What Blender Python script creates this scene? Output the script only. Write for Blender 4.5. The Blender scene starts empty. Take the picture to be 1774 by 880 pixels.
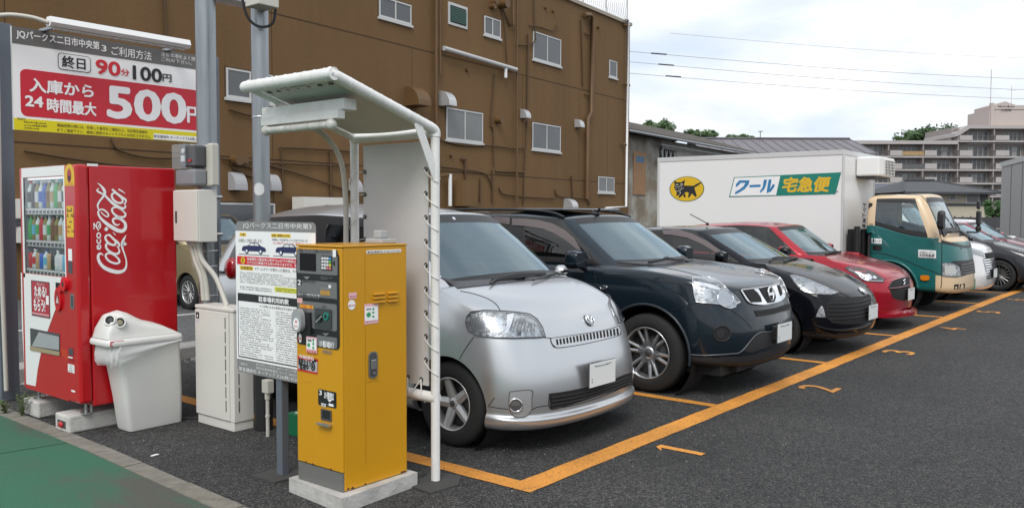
import bpy, bmesh, math, random
from mathutils import Vector, Matrix
from mathutils.bvhtree import BVHTree
R = math.radians
SC = bpy.context.scene
COL = SC.collection

# ------------------------------------------------------------------ camera, world, sun, exposure
PW, PH, FPX = 1774, 880, 1481.4
PITCH, ROLL, YAW = 0.0468, 0.0030, 0.8913
CAM = Vector((0, 0, 1.597))
cy_, sy_ = math.cos(YAW), math.sin(YAW)
FWD = Vector((sy_*math.cos(PITCH), cy_*math.cos(PITCH), -math.sin(PITCH)))
RGT0 = Vector((cy_, -sy_, 0)); UP0 = RGT0.cross(FWD)
RGT = math.cos(ROLL)*RGT0 + math.sin(ROLL)*UP0
UPV = -math.sin(ROLL)*RGT0 + math.cos(ROLL)*UP0
camd = bpy.data.cameras.new('camera'); cam = bpy.data.objects.new('camera', camd); COL.objects.link(cam)
camd.sensor_width = 36; camd.lens = 36*FPX/PW; camd.clip_start = 0.05; camd.clip_end = 3000
m = Matrix((RGT, UPV, -FWD)).transposed().to_4x4(); m.translation = CAM
cam.matrix_world = m
SC.camera = cam

SUN_EL, SUN_AZ = R(48), R(240)      # azimuth measured like the sky texture's rotation
world = bpy.data.worlds.new("World"); SC.world = world; world.use_nodes = True
nt = world.node_tree; nt.nodes.clear()
def N(t, **k):
    n = nt.nodes.new(t)
    for a, b in k.items(): setattr(n, a, b)
    return n
out = N('ShaderNodeOutputWorld'); bg = N('ShaderNodeBackground'); bg.inputs['Strength'].default_value = 0.103
sky = N('ShaderNodeTexSky', sky_type='NISHITA'); sky.sun_disc = False; sky.sun_elevation = SUN_EL; sky.sun_rotation = SUN_AZ
sky.air_density = 1.0; sky.dust_density = 1.5
tc = N('ShaderNodeTexCoord'); sep = N('ShaderNodeSeparateXYZ'); nt.links.new(tc.outputs['Generated'], sep.inputs[0])
mx = N('ShaderNodeMath', operation='MAXIMUM'); mx.inputs[1].default_value = 0.0; nt.links.new(sep.outputs['Z'], mx.inputs[0])
ad = N('ShaderNodeMath', operation='ADD'); ad.inputs[1].default_value = 0.22; nt.links.new(mx.outputs[0], ad.inputs[0])
dx = N('ShaderNodeMath', operation='DIVIDE'); dy = N('ShaderNodeMath', operation='DIVIDE')
nt.links.new(sep.outputs['X'], dx.inputs[0]); nt.links.new(ad.outputs[0], dx.inputs[1])
nt.links.new(sep.outputs['Y'], dy.inputs[0]); nt.links.new(ad.outputs[0], dy.inputs[1])
cmb = N('ShaderNodeCombineXYZ'); nt.links.new(dx.outputs[0], cmb.inputs[0]); nt.links.new(dy.outputs[0], cmb.inputs[1])
no1 = N('ShaderNodeTexNoise'); no1.inputs['Scale'].default_value = 1.35; no1.inputs['Detail'].default_value = 7; no1.inputs['Roughness'].default_value = 0.56
no1.inputs['Distortion'].default_value = 0.35
nt.links.new(cmb.outputs[0], no1.inputs['Vector'])
cr = N('ShaderNodeValToRGB'); cr.color_ramp.elements[0].position = 0.34; cr.color_ramp.elements[1].position = 0.60
cr.color_ramp.elements[0].color = (0.0, 0.0, 0.0, 1); cr.color_ramp.elements[1].color = (1, 1, 1, 1)
nt.links.new(no1.outputs['Fac'], cr.inputs[0])
no2 = N('ShaderNodeTexNoise'); no2.inputs['Scale'].default_value = 2.6; no2.inputs['Detail'].default_value = 5
nt.links.new(cmb.outputs[0], no2.inputs['Vector'])
cr2 = N('ShaderNodeValToRGB'); cr2.color_ramp.elements[0].position = 0.35; cr2.color_ramp.elements[1].position = 0.62
cr2.color_ramp.elements[0].color = (6.9, 7.15, 7.5, 1); cr2.color_ramp.elements[1].color = (8.9, 9.0, 9.15, 1)
nt.links.new(no2.outputs['Fac'], cr2.inputs[0])
# thin cloud veil over the blue, thick white cloud elsewhere
veil = N('ShaderNodeMix', data_type='RGBA'); veil.inputs[0].default_value = 0.85
nt.links.new(sky.outputs[0], veil.inputs[6]); veil.inputs[7].default_value = (5.7, 6.4, 7.3, 1)
mixc = N('ShaderNodeMix', data_type='RGBA')
nt.links.new(cr.outputs[0], mixc.inputs[0]); nt.links.new(veil.outputs[2], mixc.inputs[6]); nt.links.new(cr2.outputs[0], mixc.inputs[7])
nt.links.new(mixc.outputs[2], bg.inputs[0]); nt.links.new(bg.outputs[0], out.inputs[0])

sund = bpy.data.lights.new('sun', 'SUN'); sund.energy = 1.5; sund.angle = R(24); sund.color = (1, .97, .92)
sun = bpy.data.objects.new('sun', sund); COL.objects.link(sun)
sdir = Vector((math.sin(SUN_AZ)*math.cos(SUN_EL), math.cos(SUN_AZ)*math.cos(SUN_EL), math.sin(SUN_EL)))
sun.rotation_euler = sdir.to_track_quat('Z', 'Y').to_euler(); sun.location = (0, 0, 30)
vs = SC.view_settings; vs.view_transform = 'Standard'; vs.look = 'None'; vs.gamma = 1; vs.use_curve_mapping = False
vs.exposure = 0.45
SC.cycles.max_bounces = 8; SC.cycles.transparent_max_bounces = 12; SC.cycles.caustics_reflective = False; SC.cycles.caustics_refractive = False
SC.cycles.use_denoising = True

# ------------------------------------------------------------------ measuring: a line of sight of the photo meets a plane of the place
def ray(u, v): return FWD + RGT*(u-PW/2)/FPX - UPV*(v-PH/2)/FPX
def onx(u, v, x): d = ray(u, v); return CAM + d*(x/d.x)
def ony(u, v, y): d = ray(u, v); return CAM + d*(y/d.y)
def onz(u, v, z=0): d = ray(u, v); return CAM + d*((z-CAM.z)/d.z)
def onpl(u, v, P, n): d = ray(u, v); return CAM + d*((P-CAM).dot(n)/d.dot(n))

# ------------------------------------------------------------------ materials
MATS = {}
def mat(name, col, rough=.6, metal=0, coat=0, spec=.5, nscale=0, namt=0, col2=None, bump=0, bscale=None, trans=0, emit=None, alpha=1, aniso=None, ior=None, stretch=None):
    if name in MATS: return MATS[name]
    mt = bpy.data.materials.new(name); mt.use_nodes = True; t = mt.node_tree; b = t.nodes['Principled BSDF']
    b.inputs['Base Color'].default_value = (*col, 1); b.inputs['Roughness'].default_value = rough; b.inputs['Metallic'].default_value = metal
    b.inputs['Coat Weight'].default_value = coat; b.inputs['Coat Roughness'].default_value = .03; b.inputs['Specular IOR Level'].default_value = spec
    if trans: b.inputs['Transmission Weight'].default_value = trans
    if ior: b.inputs['IOR'].default_value = ior
    if alpha < 1: b.inputs['Alpha'].default_value = alpha
    if emit: b.inputs['Emission Color'].default_value = (*emit[0], 1); b.inputs['Emission Strength'].default_value = emit[1]
    if nscale or bump:
        co = t.nodes.new('ShaderNodeTexCoord'); vec = co.outputs['Object']
        if stretch:
            mp = t.nodes.new('ShaderNodeMapping'); mp.inputs['Scale'].default_value = stretch; t.links.new(vec, mp.inputs[0]); vec = mp.outputs[0]
    if nscale:
        n = t.nodes.new('ShaderNodeTexNoise'); n.inputs['Scale'].default_value = nscale; n.inputs['Detail'].default_value = 6; n.inputs['Roughness'].default_value = .62
        t.links.new(vec, n.inputs['Vector'])
        r = t.nodes.new('ShaderNodeValToRGB'); r.color_ramp.elements[0].position = .5-namt; r.color_ramp.elements[1].position = .5+namt
        c2 = col2 or tuple(c*.8 for c in col)
        r.color_ramp.elements[0].color = (*c2, 1); r.color_ramp.elements[1].color = (*col, 1)
        t.links.new(n.outputs['Fac'], r.inputs[0]); t.links.new(r.outputs[0], b.inputs['Base Color'])
    if bump:
        n = t.nodes.new('ShaderNodeTexNoise'); n.inputs['Scale'].default_value = bscale or 60; n.inputs['Detail'].default_value = 4
        t.links.new(vec, n.inputs['Vector'])
        bp = t.nodes.new('ShaderNodeBump'); bp.inputs['Strength'].default_value = bump; bp.inputs['Distance'].default_value = .01
        t.links.new(n.outputs['Fac'], bp.inputs['Height']); t.links.new(bp.outputs[0], b.inputs['Normal'])
    MATS[name] = mt; return mt

def nodes_of(name, col=(.5,)*3, rough=.6):
    mt = mat(name, col, rough); t = mt.node_tree; return mt, t, t.nodes['Principled BSDF']

# ------------------------------------------------------------------ mesh builder
class MB:
    def __init__(s): s.v = []; s.f = []; s.mi = []; s.sm = []
    def add(s, vs, fs, mi=0, M=None, smooth=False):
        k = len(s.v)
        for p in vs:
            p = Vector(p); s.v.append(M @ p if M else p)
        for f in fs: s.f.append([i+k for i in f]); s.mi.append(mi); s.sm.append(smooth)
        return s
    def box(s, a, b, mi=0, M=None, bev=0):
        x0, y0, z0 = [min(p, q) for p, q in zip(a, b)]; x1, y1, z1 = [max(p, q) for p, q in zip(a, b)]
        if bev:
            bm = bmesh.new(); bmesh.ops.create_cube(bm, size=1)
            for v in bm.verts: v.co = Vector((x0+(v.co.x+.5)*(x1-x0), y0+(v.co.y+.5)*(y1-y0), z0+(v.co.z+.5)*(z1-z0)))
            bmesh.ops.bevel(bm, geom=bm.edges[:], offset=min(bev, .49*min(x1-x0, y1-y0, z1-z0)), segments=2, affect='EDGES', profile=.5)
            s.bm(bm, mi, M); return s
        vs = [(x0,y0,z0),(x1,y0,z0),(x1,y1,z0),(x0,y1,z0),(x0,y0,z1),(x1,y0,z1),(x1,y1,z1),(x0,y1,z1)]
        return s.add(vs, [(0,3,2,1),(4,5,6,7),(0,1,5,4),(1,2,6,5),(2,3,7,6),(3,0,4,7)], mi, M)
    def bm(s, bm, mi=0, M=None, smooth=False):
        bm.verts.ensure_lookup_table(); bm.verts.index_update()
        s.add([v.co.copy() for v in bm.verts], [[v.index for v in f.verts] for f in bm.faces], mi, M, smooth); bm.free(); return s
    def prism(s, poly, O, X, Y, th, mi=0, M=None, mi_side=None):
        # polygon in the plane (O, X, Y), thickness th against the normal X x Y
        O, X, Y = Vector(O), Vector(X), Vector(Y); n = X.cross(Y).normalized(); k = len(poly)
        top = [O+X*a+Y*b for a, b in poly]; bot = [p-n*th for p in top]
        s.add(top+bot, [list(range(k))], mi, M)
        s.add(top+bot, [list(range(2*k-1, k-1, -1))]+[(i, i+k, (i+1) % k+k, (i+1) % k) for i in range(k)], mi if mi_side is None else mi_side, M); return s
    def tube(s, pts, r, mi=0, seg=10, M=None, cap=True, closed=False, smooth=True):
        pts = [Vector(p) for p in pts]; n = len(pts); rs = r if isinstance(r, (list, tuple)) else [r]*n
        rings = []; prev = None
        for i, p in enumerate(pts):
            a = pts[i-1] if (i > 0 or closed) else p; b = pts[(i+1) % n] if (i < n-1 or closed) else p
            d = (b-a).normalized() if (b-a).length > 1e-9 else Vector((0, 0, 1))
            if prev is None:
                u = d.cross(Vector((0, 0, 1)))
                if u.length < .05: u = d.cross(Vector((0, 1, 0)))
            else:
                u = prev - d*prev.dot(d)
                if u.length < 1e-6: u = d.orthogonal()
            u.normalize(); prev = u; w = d.cross(u)
            rings.append([p + (u*math.cos(2*math.pi*j/seg)+w*math.sin(2*math.pi*j/seg))*rs[i] for j in range(seg)])
        vs = [q for g in rings for q in g]; fs = []
        for i in range(n if closed else n-1):
            for j in range(seg):
                a, b = i*seg+j, i*seg+(j+1) % seg; c, d2 = ((i+1) % n)*seg+(j+1) % seg, ((i+1) % n)*seg+j
                fs.append((a, b, c, d2))
        s.add(vs, fs, mi, M, smooth)
        if cap and not closed: s.add(rings[0]+rings[-1], [list(range(seg))[::-1], list(range(seg, 2*seg))], mi, M)
        return s
    def cyl(s, a, b, r, mi=0, seg=20, M=None, r2=None, smooth=True):
        return s.tube([a, b], [r, r if r2 is None else r2], mi, seg, M, True, False, smooth)
    def lathe(s, prof, M=None, mi=0, seg=32, smooth=True, closed=False):
        # prof [(r, h)] around local z
        vs = [(r*math.cos(2*math.pi*j/seg), r*math.sin(2*math.pi*j/seg), h) for r, h in prof for j in range(seg)]
        n = len(prof); fs = []
        for i in range(n if closed else n-1):
            for j in range(seg):
                i2 = (i+1) % n
                fs.append((i*seg+j, i*seg+(j+1) % seg, i2*seg+(j+1) % seg, i2*seg+j))
        return s.add(vs, fs, mi, M, smooth)
    def ball(s, c, r, mi=0, M=None, seg=12):
        rx, ry, rz = r if isinstance(r, (tuple, list)) else (r, r, r)
        bm = bmesh.new(); bmesh.ops.create_uvsphere(bm, u_segments=seg, v_segments=max(6, seg//2+2), radius=1)
        for v in bm.verts: v.co = Vector((c[0]+v.co.x*rx, c[1]+v.co.y*ry, c[2]+v.co.z*rz))
        return s.bm(bm, mi, M, True)
    def text(s, body, O, X, Y, w, h, mi=0, bold=0.0, th=0, fit=True, M=None, align='L', slant=0):
        # lettering in the box w x h whose lower-left corner is O, along X, upright along Y
        vs, fs, bw, bh, x0, y0 = glyphs(body, 0, slant)
        if not vs: return s
        O, X, Y = Vector(O), Vector(X), Vector(Y); sx = w/bw; sy = h/bh
        if not fit:
            sx = sy = min(sx, sy)
            if align == 'C': O = O + X*(w-bw*sx)/2
        nn = X.cross(Y)
        # heavier lettering: the strokes are thickened by laying shifted copies
        sh = [(0, 0)] if bold < .012 else [(0, 0), (1, 0), (-1, 0), (0, .8), (0, -.8)] if bold < .03 else [(0, 0), (1, 0), (-1, 0), (0, .8), (0, -.8), (.7, .6), (-.7, -.6), (.7, -.6), (-.7, .6)]
        for q, (i, j) in enumerate(sh): s.add([O+X*((a-x0)*sx+i*bold*sy*.8)+Y*((b-y0)*sy+j*bold*sy*.8)+nn*q*.00012 for a, b in vs], fs, mi, M)
        return s
    def build(s, name, mats, parent=None, kind=None, shade=None):
        me = bpy.data.meshes.new(name); me.from_pydata(s.v, [], s.f)
        if not isinstance(mats, (list, tuple)): mats = [mats]
        for q in mats: me.materials.append(q)
        me.polygons.foreach_set('material_index', [min(i, len(mats)-1) for i in s.mi])
        me.polygons.foreach_set('use_smooth', s.sm if shade is None else [shade]*len(s.f)); me.update()
        o = bpy.data.objects.new(name, me); COL.objects.link(o)
        if parent: o.parent = parent
        if kind: o['kind'] = kind
        return o

_GC = {}
def glyphs(body, bold=0.0, slant=0):
    key = (body, bold, slant)
    if key not in _GC:
        cu = bpy.data.curves.new('t', 'FONT'); cu.body = body; cu.size = 1; cu.offset = bold; cu.resolution_u = 3; cu.fill_mode = 'FRONT'; cu.shear = slant
        o = bpy.data.objects.new('t', cu); COL.objects.link(o)
        dg = bpy.context.evaluated_depsgraph_get(); me = bpy.data.meshes.new_from_object(o.evaluated_get(dg))
        vs = [(v.co.x, v.co.y) for v in me.vertices]; fs = [list(p.vertices) for p in me.polygons]
        bpy.data.objects.remove(o); bpy.data.curves.remove(cu); bpy.data.meshes.remove(me)
        if vs:
            x0 = min(a for a, b in vs); x1 = max(a for a, b in vs); y0 = min(b for a, b in vs); y1 = max(b for a, b in vs)
        else: x0 = y0 = 0; x1 = y1 = 1
        _GC[key] = (vs, fs, max(x1-x0, 1e-3), max(y1-y0, 1e-3), x0, y0)
    return _GC[key]

def thing(name, label, cat, loc=(0, 0, 0), rz=0, group=None):
    o = bpy.data.objects.new(name, None); COL.objects.link(o); o.location = loc; o.rotation_euler = (0, 0, rz)
    o.empty_display_size = .2
    o['label'] = label; o['category'] = cat
    if group: o['group'] = group
    return o
def tag(o, label, cat, group=None):
    o['label'] = label; o['category'] = cat
    if group: o['group'] = group
    return o
def copy_tree(o, parent=None):
    c = o.copy(); COL.objects.link(c)
    if parent: c.parent = parent
    for ch in [q for q in COL.objects if q.parent == o]: copy_tree(ch, c)
    return c
def rrect(x0, y0, x1, y1, r, n=5):
    pts = []
    for cx, cy, a in ((x1-r, y0+r, -90), (x1-r, y1-r, 0), (x0+r, y1-r, 90), (x0+r, y0+r, 180)):
        for i in range(n+1): t = R(a+90*i/n); pts.append((cx+r*math.cos(t), cy+r*math.sin(t)))
    return pts
def ell(cx, cy, rx, ry, n=24): return [(cx+rx*math.cos(2*math.pi*i/n), cy+ry*math.sin(2*math.pi*i/n)) for i in range(n)]
def cat_rom(pts, k=6, closed=False):
    pts = [Vector(p) if not isinstance(p, Vector) else p for p in pts]; n = len(pts); o = []
    for i in range(n if closed else n-1):
        if closed: a, b, c, d = pts[i-1], pts[i], pts[(i+1) % n], pts[(i+2) % n]
        else: a, b, c, d = pts[max(i-1, 0)], pts[i], pts[i+1], pts[min(i+2, n-1)]
        for j in range(k):
            t = j/k; o.append(.5*((2*b)+(c-a)*t+(2*a-5*b+4*c-d)*t*t+(3*b-a-3*c+d)*t**3))
    if not closed: o.append(pts[-1])
    return o
XA, YA, ZA = Vector((1, 0, 0)), Vector((0, 1, 0)), Vector((0, 0, 1))

# shared materials
M_WHITE = mat('white_paint', (.78, .78, .77), .35)
M_BLACK = mat('black_plastic', (.012, .012, .013), .45)
M_RUB = mat('tyre_rubber', (.014, .014, .014), .8, bump=.15, bscale=80)
M_GALV = mat('galvanised_steel', (.33, .35, .365), .36, .8, nscale=5, namt=.2, col2=(.23, .25, .265), stretch=(3, 3, .35))  # vertical streaks in the colour stand in for reflections along the poles
M_CHROME = mat('chrome', (.82, .83, .85), .08, 1)
M_INT = mat('car_interior', (.028, .028, .03), .8)
M_SEAM = mat('seam_gap', (.006, .006, .007), .8)
M_DARKGREY = mat('dark_grey_plastic', (.06, .06, .065), .5)
M_INK = mat('black_ink', (.015, .015, .018), .5)
M_INKW = mat('white_ink', (.85, .85, .85), .45)
M_GREY = mat('grey_panel', (.22, .22, .22), .45)
M_RED = mat('red_ink', (.62, .008, .022), .4)
M_YEL = mat('yellow_ink', (.80, .62, .0), .45)
M_CREAM = mat('cream_plastic', (.55, .53, .47), .45, nscale=3, namt=.3, col2=(.50, .48, .43))
M_PLATE = mat('licence_plate', (.74, .76, .75), .4)
M_CONC = mat('concrete', (.36, .35, .33), .9, nscale=6, namt=.25, col2=(.24, .235, .22), bump=.5, bscale=45)
# ------------------------------------------------------------------ a flat face of a thing, addressed by where it shows in the photo
class Pl:
    def __init__(s, O, X, Y): s.O, s.X, s.Y = Vector(O), Vector(X).normalized(), Vector(Y).normalized(); s.n = s.X.cross(s.Y)
    def p(s, u, v): Q = onpl(u, v, s.O, s.n)-s.O; return (Q.dot(s.X), Q.dot(s.Y))
    def w(s, a, b, off=0): return s.O+s.X*a+s.Y*b+s.n*off
    def poly(s, mb, pts, off=.002, th=.002, mi=0, px=True):
        ab = [s.p(*q) for q in pts] if px else pts
        mb.prism(ab, s.O+s.n*off, s.X, s.Y, th, mi); return mb
    def rect(s, mb, q0, q1, off=.002, th=.002, mi=0, px=True, r=0):
        (a, b), (c, d) = (s.p(*q0), s.p(*q1)) if px else (q0, q1)
        a, c = min(a, c), max(a, c); b, d = min(b, d), max(b, d)
        pts = rrect(a, b, c, d, min(r, .49*(c-a), .49*(d-b)), 4) if r else [(a, b), (c, b), (c, d), (a, d)]
        mb.prism(pts, s.O+s.n*off, s.X, s.Y, th, mi); return mb
    def text(s, mb, body, q0, q1, off=.003, mi=0, bold=0, px=True, fit=True, align='L', slant=0):
        (a, b), (c, d) = (s.p(*q0), s.p(*q1)) if px else (q0, q1)
        a, c = min(a, c), max(a, c); b, d = min(b, d), max(b, d)
        mb.text(body, s.w(a, b, off), s.X, s.Y, c-a, d-b, mi, bold, 0, fit, None, align, slant); return mb
    def ribbon(s, mb, pts, wd, off=.002, mi=0, closed=False, k=6):
        cs = cat_rom([Vector((p[0], p[1], 0)) for p in pts], k, closed); n = len(cs)
        if not isinstance(wd, (list, tuple)): wd = [wd]*len(pts)
        def W(i):
            t = i/k; a = int(t) % len(wd); b = (a+1) % len(wd) if closed else min(a+1, len(wd)-1); return wd[a]+(wd[b]-wd[a])*(t-int(t))
        vs = []; fs = []
        for i, c in enumerate(cs):
            a = cs[i-1] if (i or closed) else c; b = cs[(i+1) % n] if (i < n-1 or closed) else c
            d = (b-a).normalized(); nn = Vector((-d.y, d.x, 0))*W(i)/2
            vs += [s.w((c+nn).x, (c+nn).y, off), s.w((c-nn).x, (c-nn).y, off)]
        for i in range(n if closed else n-1):
            j = (i+1) % n; fs.append((2*i, 2*i+1, 2*j+1, 2*j))
        mb.add(vs, fs, mi); return mb
    def lines(s, mb, a0, b0, a1, b1, rows, mi=0, off=.003, seed=1, fill=.55, gap=.12):
        # small print too fine to read: rows of tiny character-sized strokes
        rd = random.Random(seed); h = (b1-b0)/rows
        for r in range(rows):
            y = b1-(r+.5)*h; end = a1-(a1-a0)*rd.choice((0, .02, .05, .1, .35)); x = a0
            while x < end:
                w = h*rd.uniform(.35, .75)
                if rd.random() > gap:
                    yy = y+h*rd.uniform(-.06, .06); hh = h*fill*rd.uniform(.55, 1)
                    s.rect(mb, (x, yy-hh/2), (x+w, yy-hh/2+hh*.4), off, .0005, mi, False)
                    if rd.random() < .7: s.rect(mb, (x+w*.2, yy), (x+w*.75, yy+hh/2), off, .0005, mi, False)
                x += w+h*.16
        return mb
def settle(t):
    # children were modelled where they stand: make their meshes relative to the thing's base
    L = t.location.copy()
    for c in list(COL.objects):
        if c.parent == t: _shift(c, L)
def _shift(o, L):
    if o.type == 'MESH' and not o.data.get('settled'): o.data.transform(Matrix.Translation(-L)); o.data['settled'] = 1
    for c in list(COL.objects):
        if c.parent == o: _shift(c, L)

# ------------------------------------------------------------------ ground
def ground_mat(name, base, dark, light, scale, bumpd, tint=(1, 1, 1), patch=.25):
    mt = bpy.data.materials.new(name); mt.use_nodes = True; t = mt.node_tree; b = t.nodes['Principled BSDF']; b.inputs['Roughness'].default_value = .85
    L = t.links.new; co = t.nodes.new('ShaderNodeTexCoord')
    vo = t.nodes.new('ShaderNodeTexVoronoi'); vo.inputs['Scale'].default_value = scale; L(co.outputs['Object'], vo.inputs['Vector'])
    rp = t.nodes.new('ShaderNodeValToRGB'); rp.color_ramp.elements[0].color = (*dark, 1); rp.color_ramp.elements[1].color = (*light, 1)
    rp.color_ramp.elements[0].position = .15; rp.color_ramp.elements[1].position = .97
    e = rp.color_ramp.elements.new(.62); e.color = (*base, 1)
    sp = t.nodes.new('ShaderNodeSeparateColor'); L(vo.outputs['Color'], sp.inputs[0]); L(sp.outputs[0], rp.inputs[0])
    n1 = t.nodes.new('ShaderNodeTexNoise'); n1.inputs['Scale'].default_value = .55; n1.inputs['Detail'].default_value = 8; n1.inputs['Roughness'].default_value = .65; L(co.outputs['Object'], n1.inputs['Vector'])
    r1 = t.nodes.new('ShaderNodeMapRange'); r1.inputs[1].default_value = .3; r1.inputs[2].default_value = .7; r1.inputs[3].default_value = 1-patch; r1.inputs[4].default_value = 1+patch; L(n1.outputs['Fac'], r1.inputs[0])
    n2 = t.nodes.new('ShaderNodeTexNoise'); n2.inputs['Scale'].default_value = 14; n2.inputs['Detail'].default_value = 5; L(co.outputs['Object'], n2.inputs['Vector'])
    r2 = t.nodes.new('ShaderNodeMapRange'); r2.inputs[1].default_value = .3; r2.inputs[2].default_value = .7; r2.inputs[3].default_value = .8; r2.inputs[4].default_value = 1.2; L(n2.outputs['Fac'], r2.inputs[0])
    mm = t.nodes.new('ShaderNodeMath'); mm.operation = 'MULTIPLY'; L(r1.outputs[0], mm.inputs[0]); L(r2.outputs[0], mm.inputs[1])
    n5 = t.nodes.new('ShaderNodeTexNoise'); n5.inputs['Scale'].default_value = 1.15; n5.inputs['Detail'].default_value = 3; n5.inputs['Distortion'].default_value = .5; L(co.outputs['Object'], n5.inputs['Vector'])
    r5_ = t.nodes.new('ShaderNodeMapRange'); r5_.inputs[1].default_value = .27; r5_.inputs[2].default_value = .36; r5_.inputs[3].default_value = .66; r5_.inputs[4].default_value = 1.0; L(n5.outputs['Fac'], r5_.inputs[0])
    m5_ = t.nodes.new('ShaderNodeMath'); m5_.operation = 'MULTIPLY'; L(mm.outputs[0], m5_.inputs[0]); L(r5_.outputs[0], m5_.inputs[1]); mm = m5_
    vm = t.nodes.new('ShaderNodeVectorMath'); vm.operation = 'SCALE'; L(rp.outputs[0], vm.inputs[0]); L(mm.outputs[0], vm.inputs['Scale'])
    L(vm.outputs[0], b.inputs['Base Color'])
    bp = t.nodes.new('ShaderNodeBump'); bp.inputs['Distance'].default_value = bumpd; bp.inputs['Strength'].default_value = .9
    ad = t.nodes.new('ShaderNodeMath'); ad.operation = 'MULTIPLY_ADD'; ad.inputs[1].default_value = -.8; L(vo.outputs['Distance'], ad.inputs[0]); L(n2.outputs['Fac'], ad.inputs[2])
    L(ad.outputs[0], bp.inputs['Height']); L(bp.outputs[0], b.inputs['Normal'])
    return mt
def sheet(name, poly, z, mt, th=0):
    mb = MB()
    if th: mb.prism(poly, (0, 0, z), XA, YA, th)
    else: mb.add([(x, y, z) for x, y in poly], [list(range(len(poly)))])
    return mb.build(name, mt, kind='structure')
A_NEW = ground_mat('fresh_asphalt', (.032, .0315, .031), (.011, .011, .011), (.105, .102, .098), 125, .010, patch=.32)
A_OLD = ground_mat('worn_asphalt', (.095, .095, .097), (.05, .05, .052), (.17, .17, .17), 90, .004, patch=.15)
A_CITY = ground_mat('street_asphalt', (.085, .085, .085), (.05, .05, .05), (.14, .14, .14), 60, .004)
sheet('ground', [(-600, -600), (900, -600), (900, 900), (-600, 900)], -.004, A_CITY)
sheet('parking_ground', [(2.45, -14), (30, -14), (30, 8.9), (2.75, 8.9)], 0, A_NEW)
sheet('lane', [(2.2, 9.02), (40, 9.02), (40, 18), (2.2, 18)], 0, A_OLD)
# green pavement with worn grey patches
gm, t, b = nodes_of('green_pavement', (.02, .12, .06), .75)
co = t.nodes.new('ShaderNodeTexCoord'); n = t.nodes.new('ShaderNodeTexNoise'); n.inputs['Scale'].default_value = 1.1; n.inputs['Detail'].default_value = 9; n.inputs['Roughness'].default_value = .68
n.inputs['Distortion'].default_value = .6
mp = t.nodes.new('ShaderNodeMapping'); mp.inputs['Scale'].default_value = (1, .45, 1); mp.inputs['Rotation'].default_value = (0, 0, .5); t.links.new(co.outputs['Object'], mp.inputs[0]); t.links.new(mp.outputs[0], n.inputs['Vector'])
rp = t.nodes.new('ShaderNodeValToRGB'); rp.color_ramp.elements[0].position = .40; rp.color_ramp.elements[0].color = (.024, .125, .070, 1); rp.color_ramp.elements[1].position = .63; rp.color_ramp.elements[1].color = (.074, .076, .062, 1)
e = rp.color_ramp.elements.new(.52); e.color = (.032, .115, .068, 1)
t.links.new(n.outputs['Fac'], rp.inputs[0])
n3 = t.nodes.new('ShaderNodeTexNoise'); n3.inputs['Scale'].default_value = 160; n3.inputs['Detail'].default_value = 3; t.links.new(co.outputs['Object'], n3.inputs['Vector'])
mr = t.nodes.new('ShaderNodeMapRange'); mr.inputs[1].default_value = .3; mr.inputs[2].default_value = .7; mr.inputs[3].default_value = .72; mr.inputs[4].default_value = 1.25; t.links.new(n3.outputs['Fac'], mr.inputs[0])
vm = t.nodes.new('ShaderNodeVectorMath'); vm.operation = 'SCALE'; t.links.new(rp.outputs[0], vm.inputs[0]); t.links.new(mr.outputs[0], vm.inputs['Scale']); t.links.new(vm.outputs[0], b.inputs['Base Color'])
bp = t.nodes.new('ShaderNodeBump'); bp.inputs['Strength'].default_value = .35; bp.inputs['Distance'].default_value = .004; t.links.new(n3.outputs['Fac'], bp.inputs['Height']); t.links.new(bp.outputs[0], b.inputs['Normal'])
def kx(y): return 2.505+(y-3.8)*.052 if y < 6 else 2.62+(y-6)*.02
sheet('pavement', [(-6, -14), (kx(-14), -14), (kx(3.8), 3.8), (kx(6), 6), (kx(9), 9.0), (kx(9), 30), (-6, 30)], .008, gm)
sheet('pavement_joint', [(.4, 6.42), (kx(6), 6.06), (kx(6), 6.068), (.4, 6.43)], .0095, M_SEAM)
# edging stones, one by one
M_EDGE = mat('edging_stone', (.25, .235, .20), .9, nscale=9, namt=.3, col2=(.13, .12, .10), bump=.6, bscale=50)
kb = MB(); y = -2.0; rd = random.Random(3)
while y < 8.9:
    x0 = kx(y); x1 = kx(y+.6); z = .012+rd.uniform(-.003, .003)
    kb.prism([(x0+.002, y+.004), (x0+.128, y+.004), (x1+.128, y+.594), (x1+.002, y+.594)], (0, 0, z), XA, YA, .06); y += .6
kb.build('pavement_edging', M_EDGE, kind='structure')
# back kerb of the lot
kb = MB(); x = 2.9
while x < 26:
    kb.box((x+.004, 8.62, -.05), (x+.596, 8.78, .13), 0, bev=.012); x += .6
kb.build('kerb', M_CONC, kind='structure')
sheet('footway', [(2.8, 8.781), (30, 8.781), (30, 9.1), (2.8, 9.1)], .11, M_CONC, .1)
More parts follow.
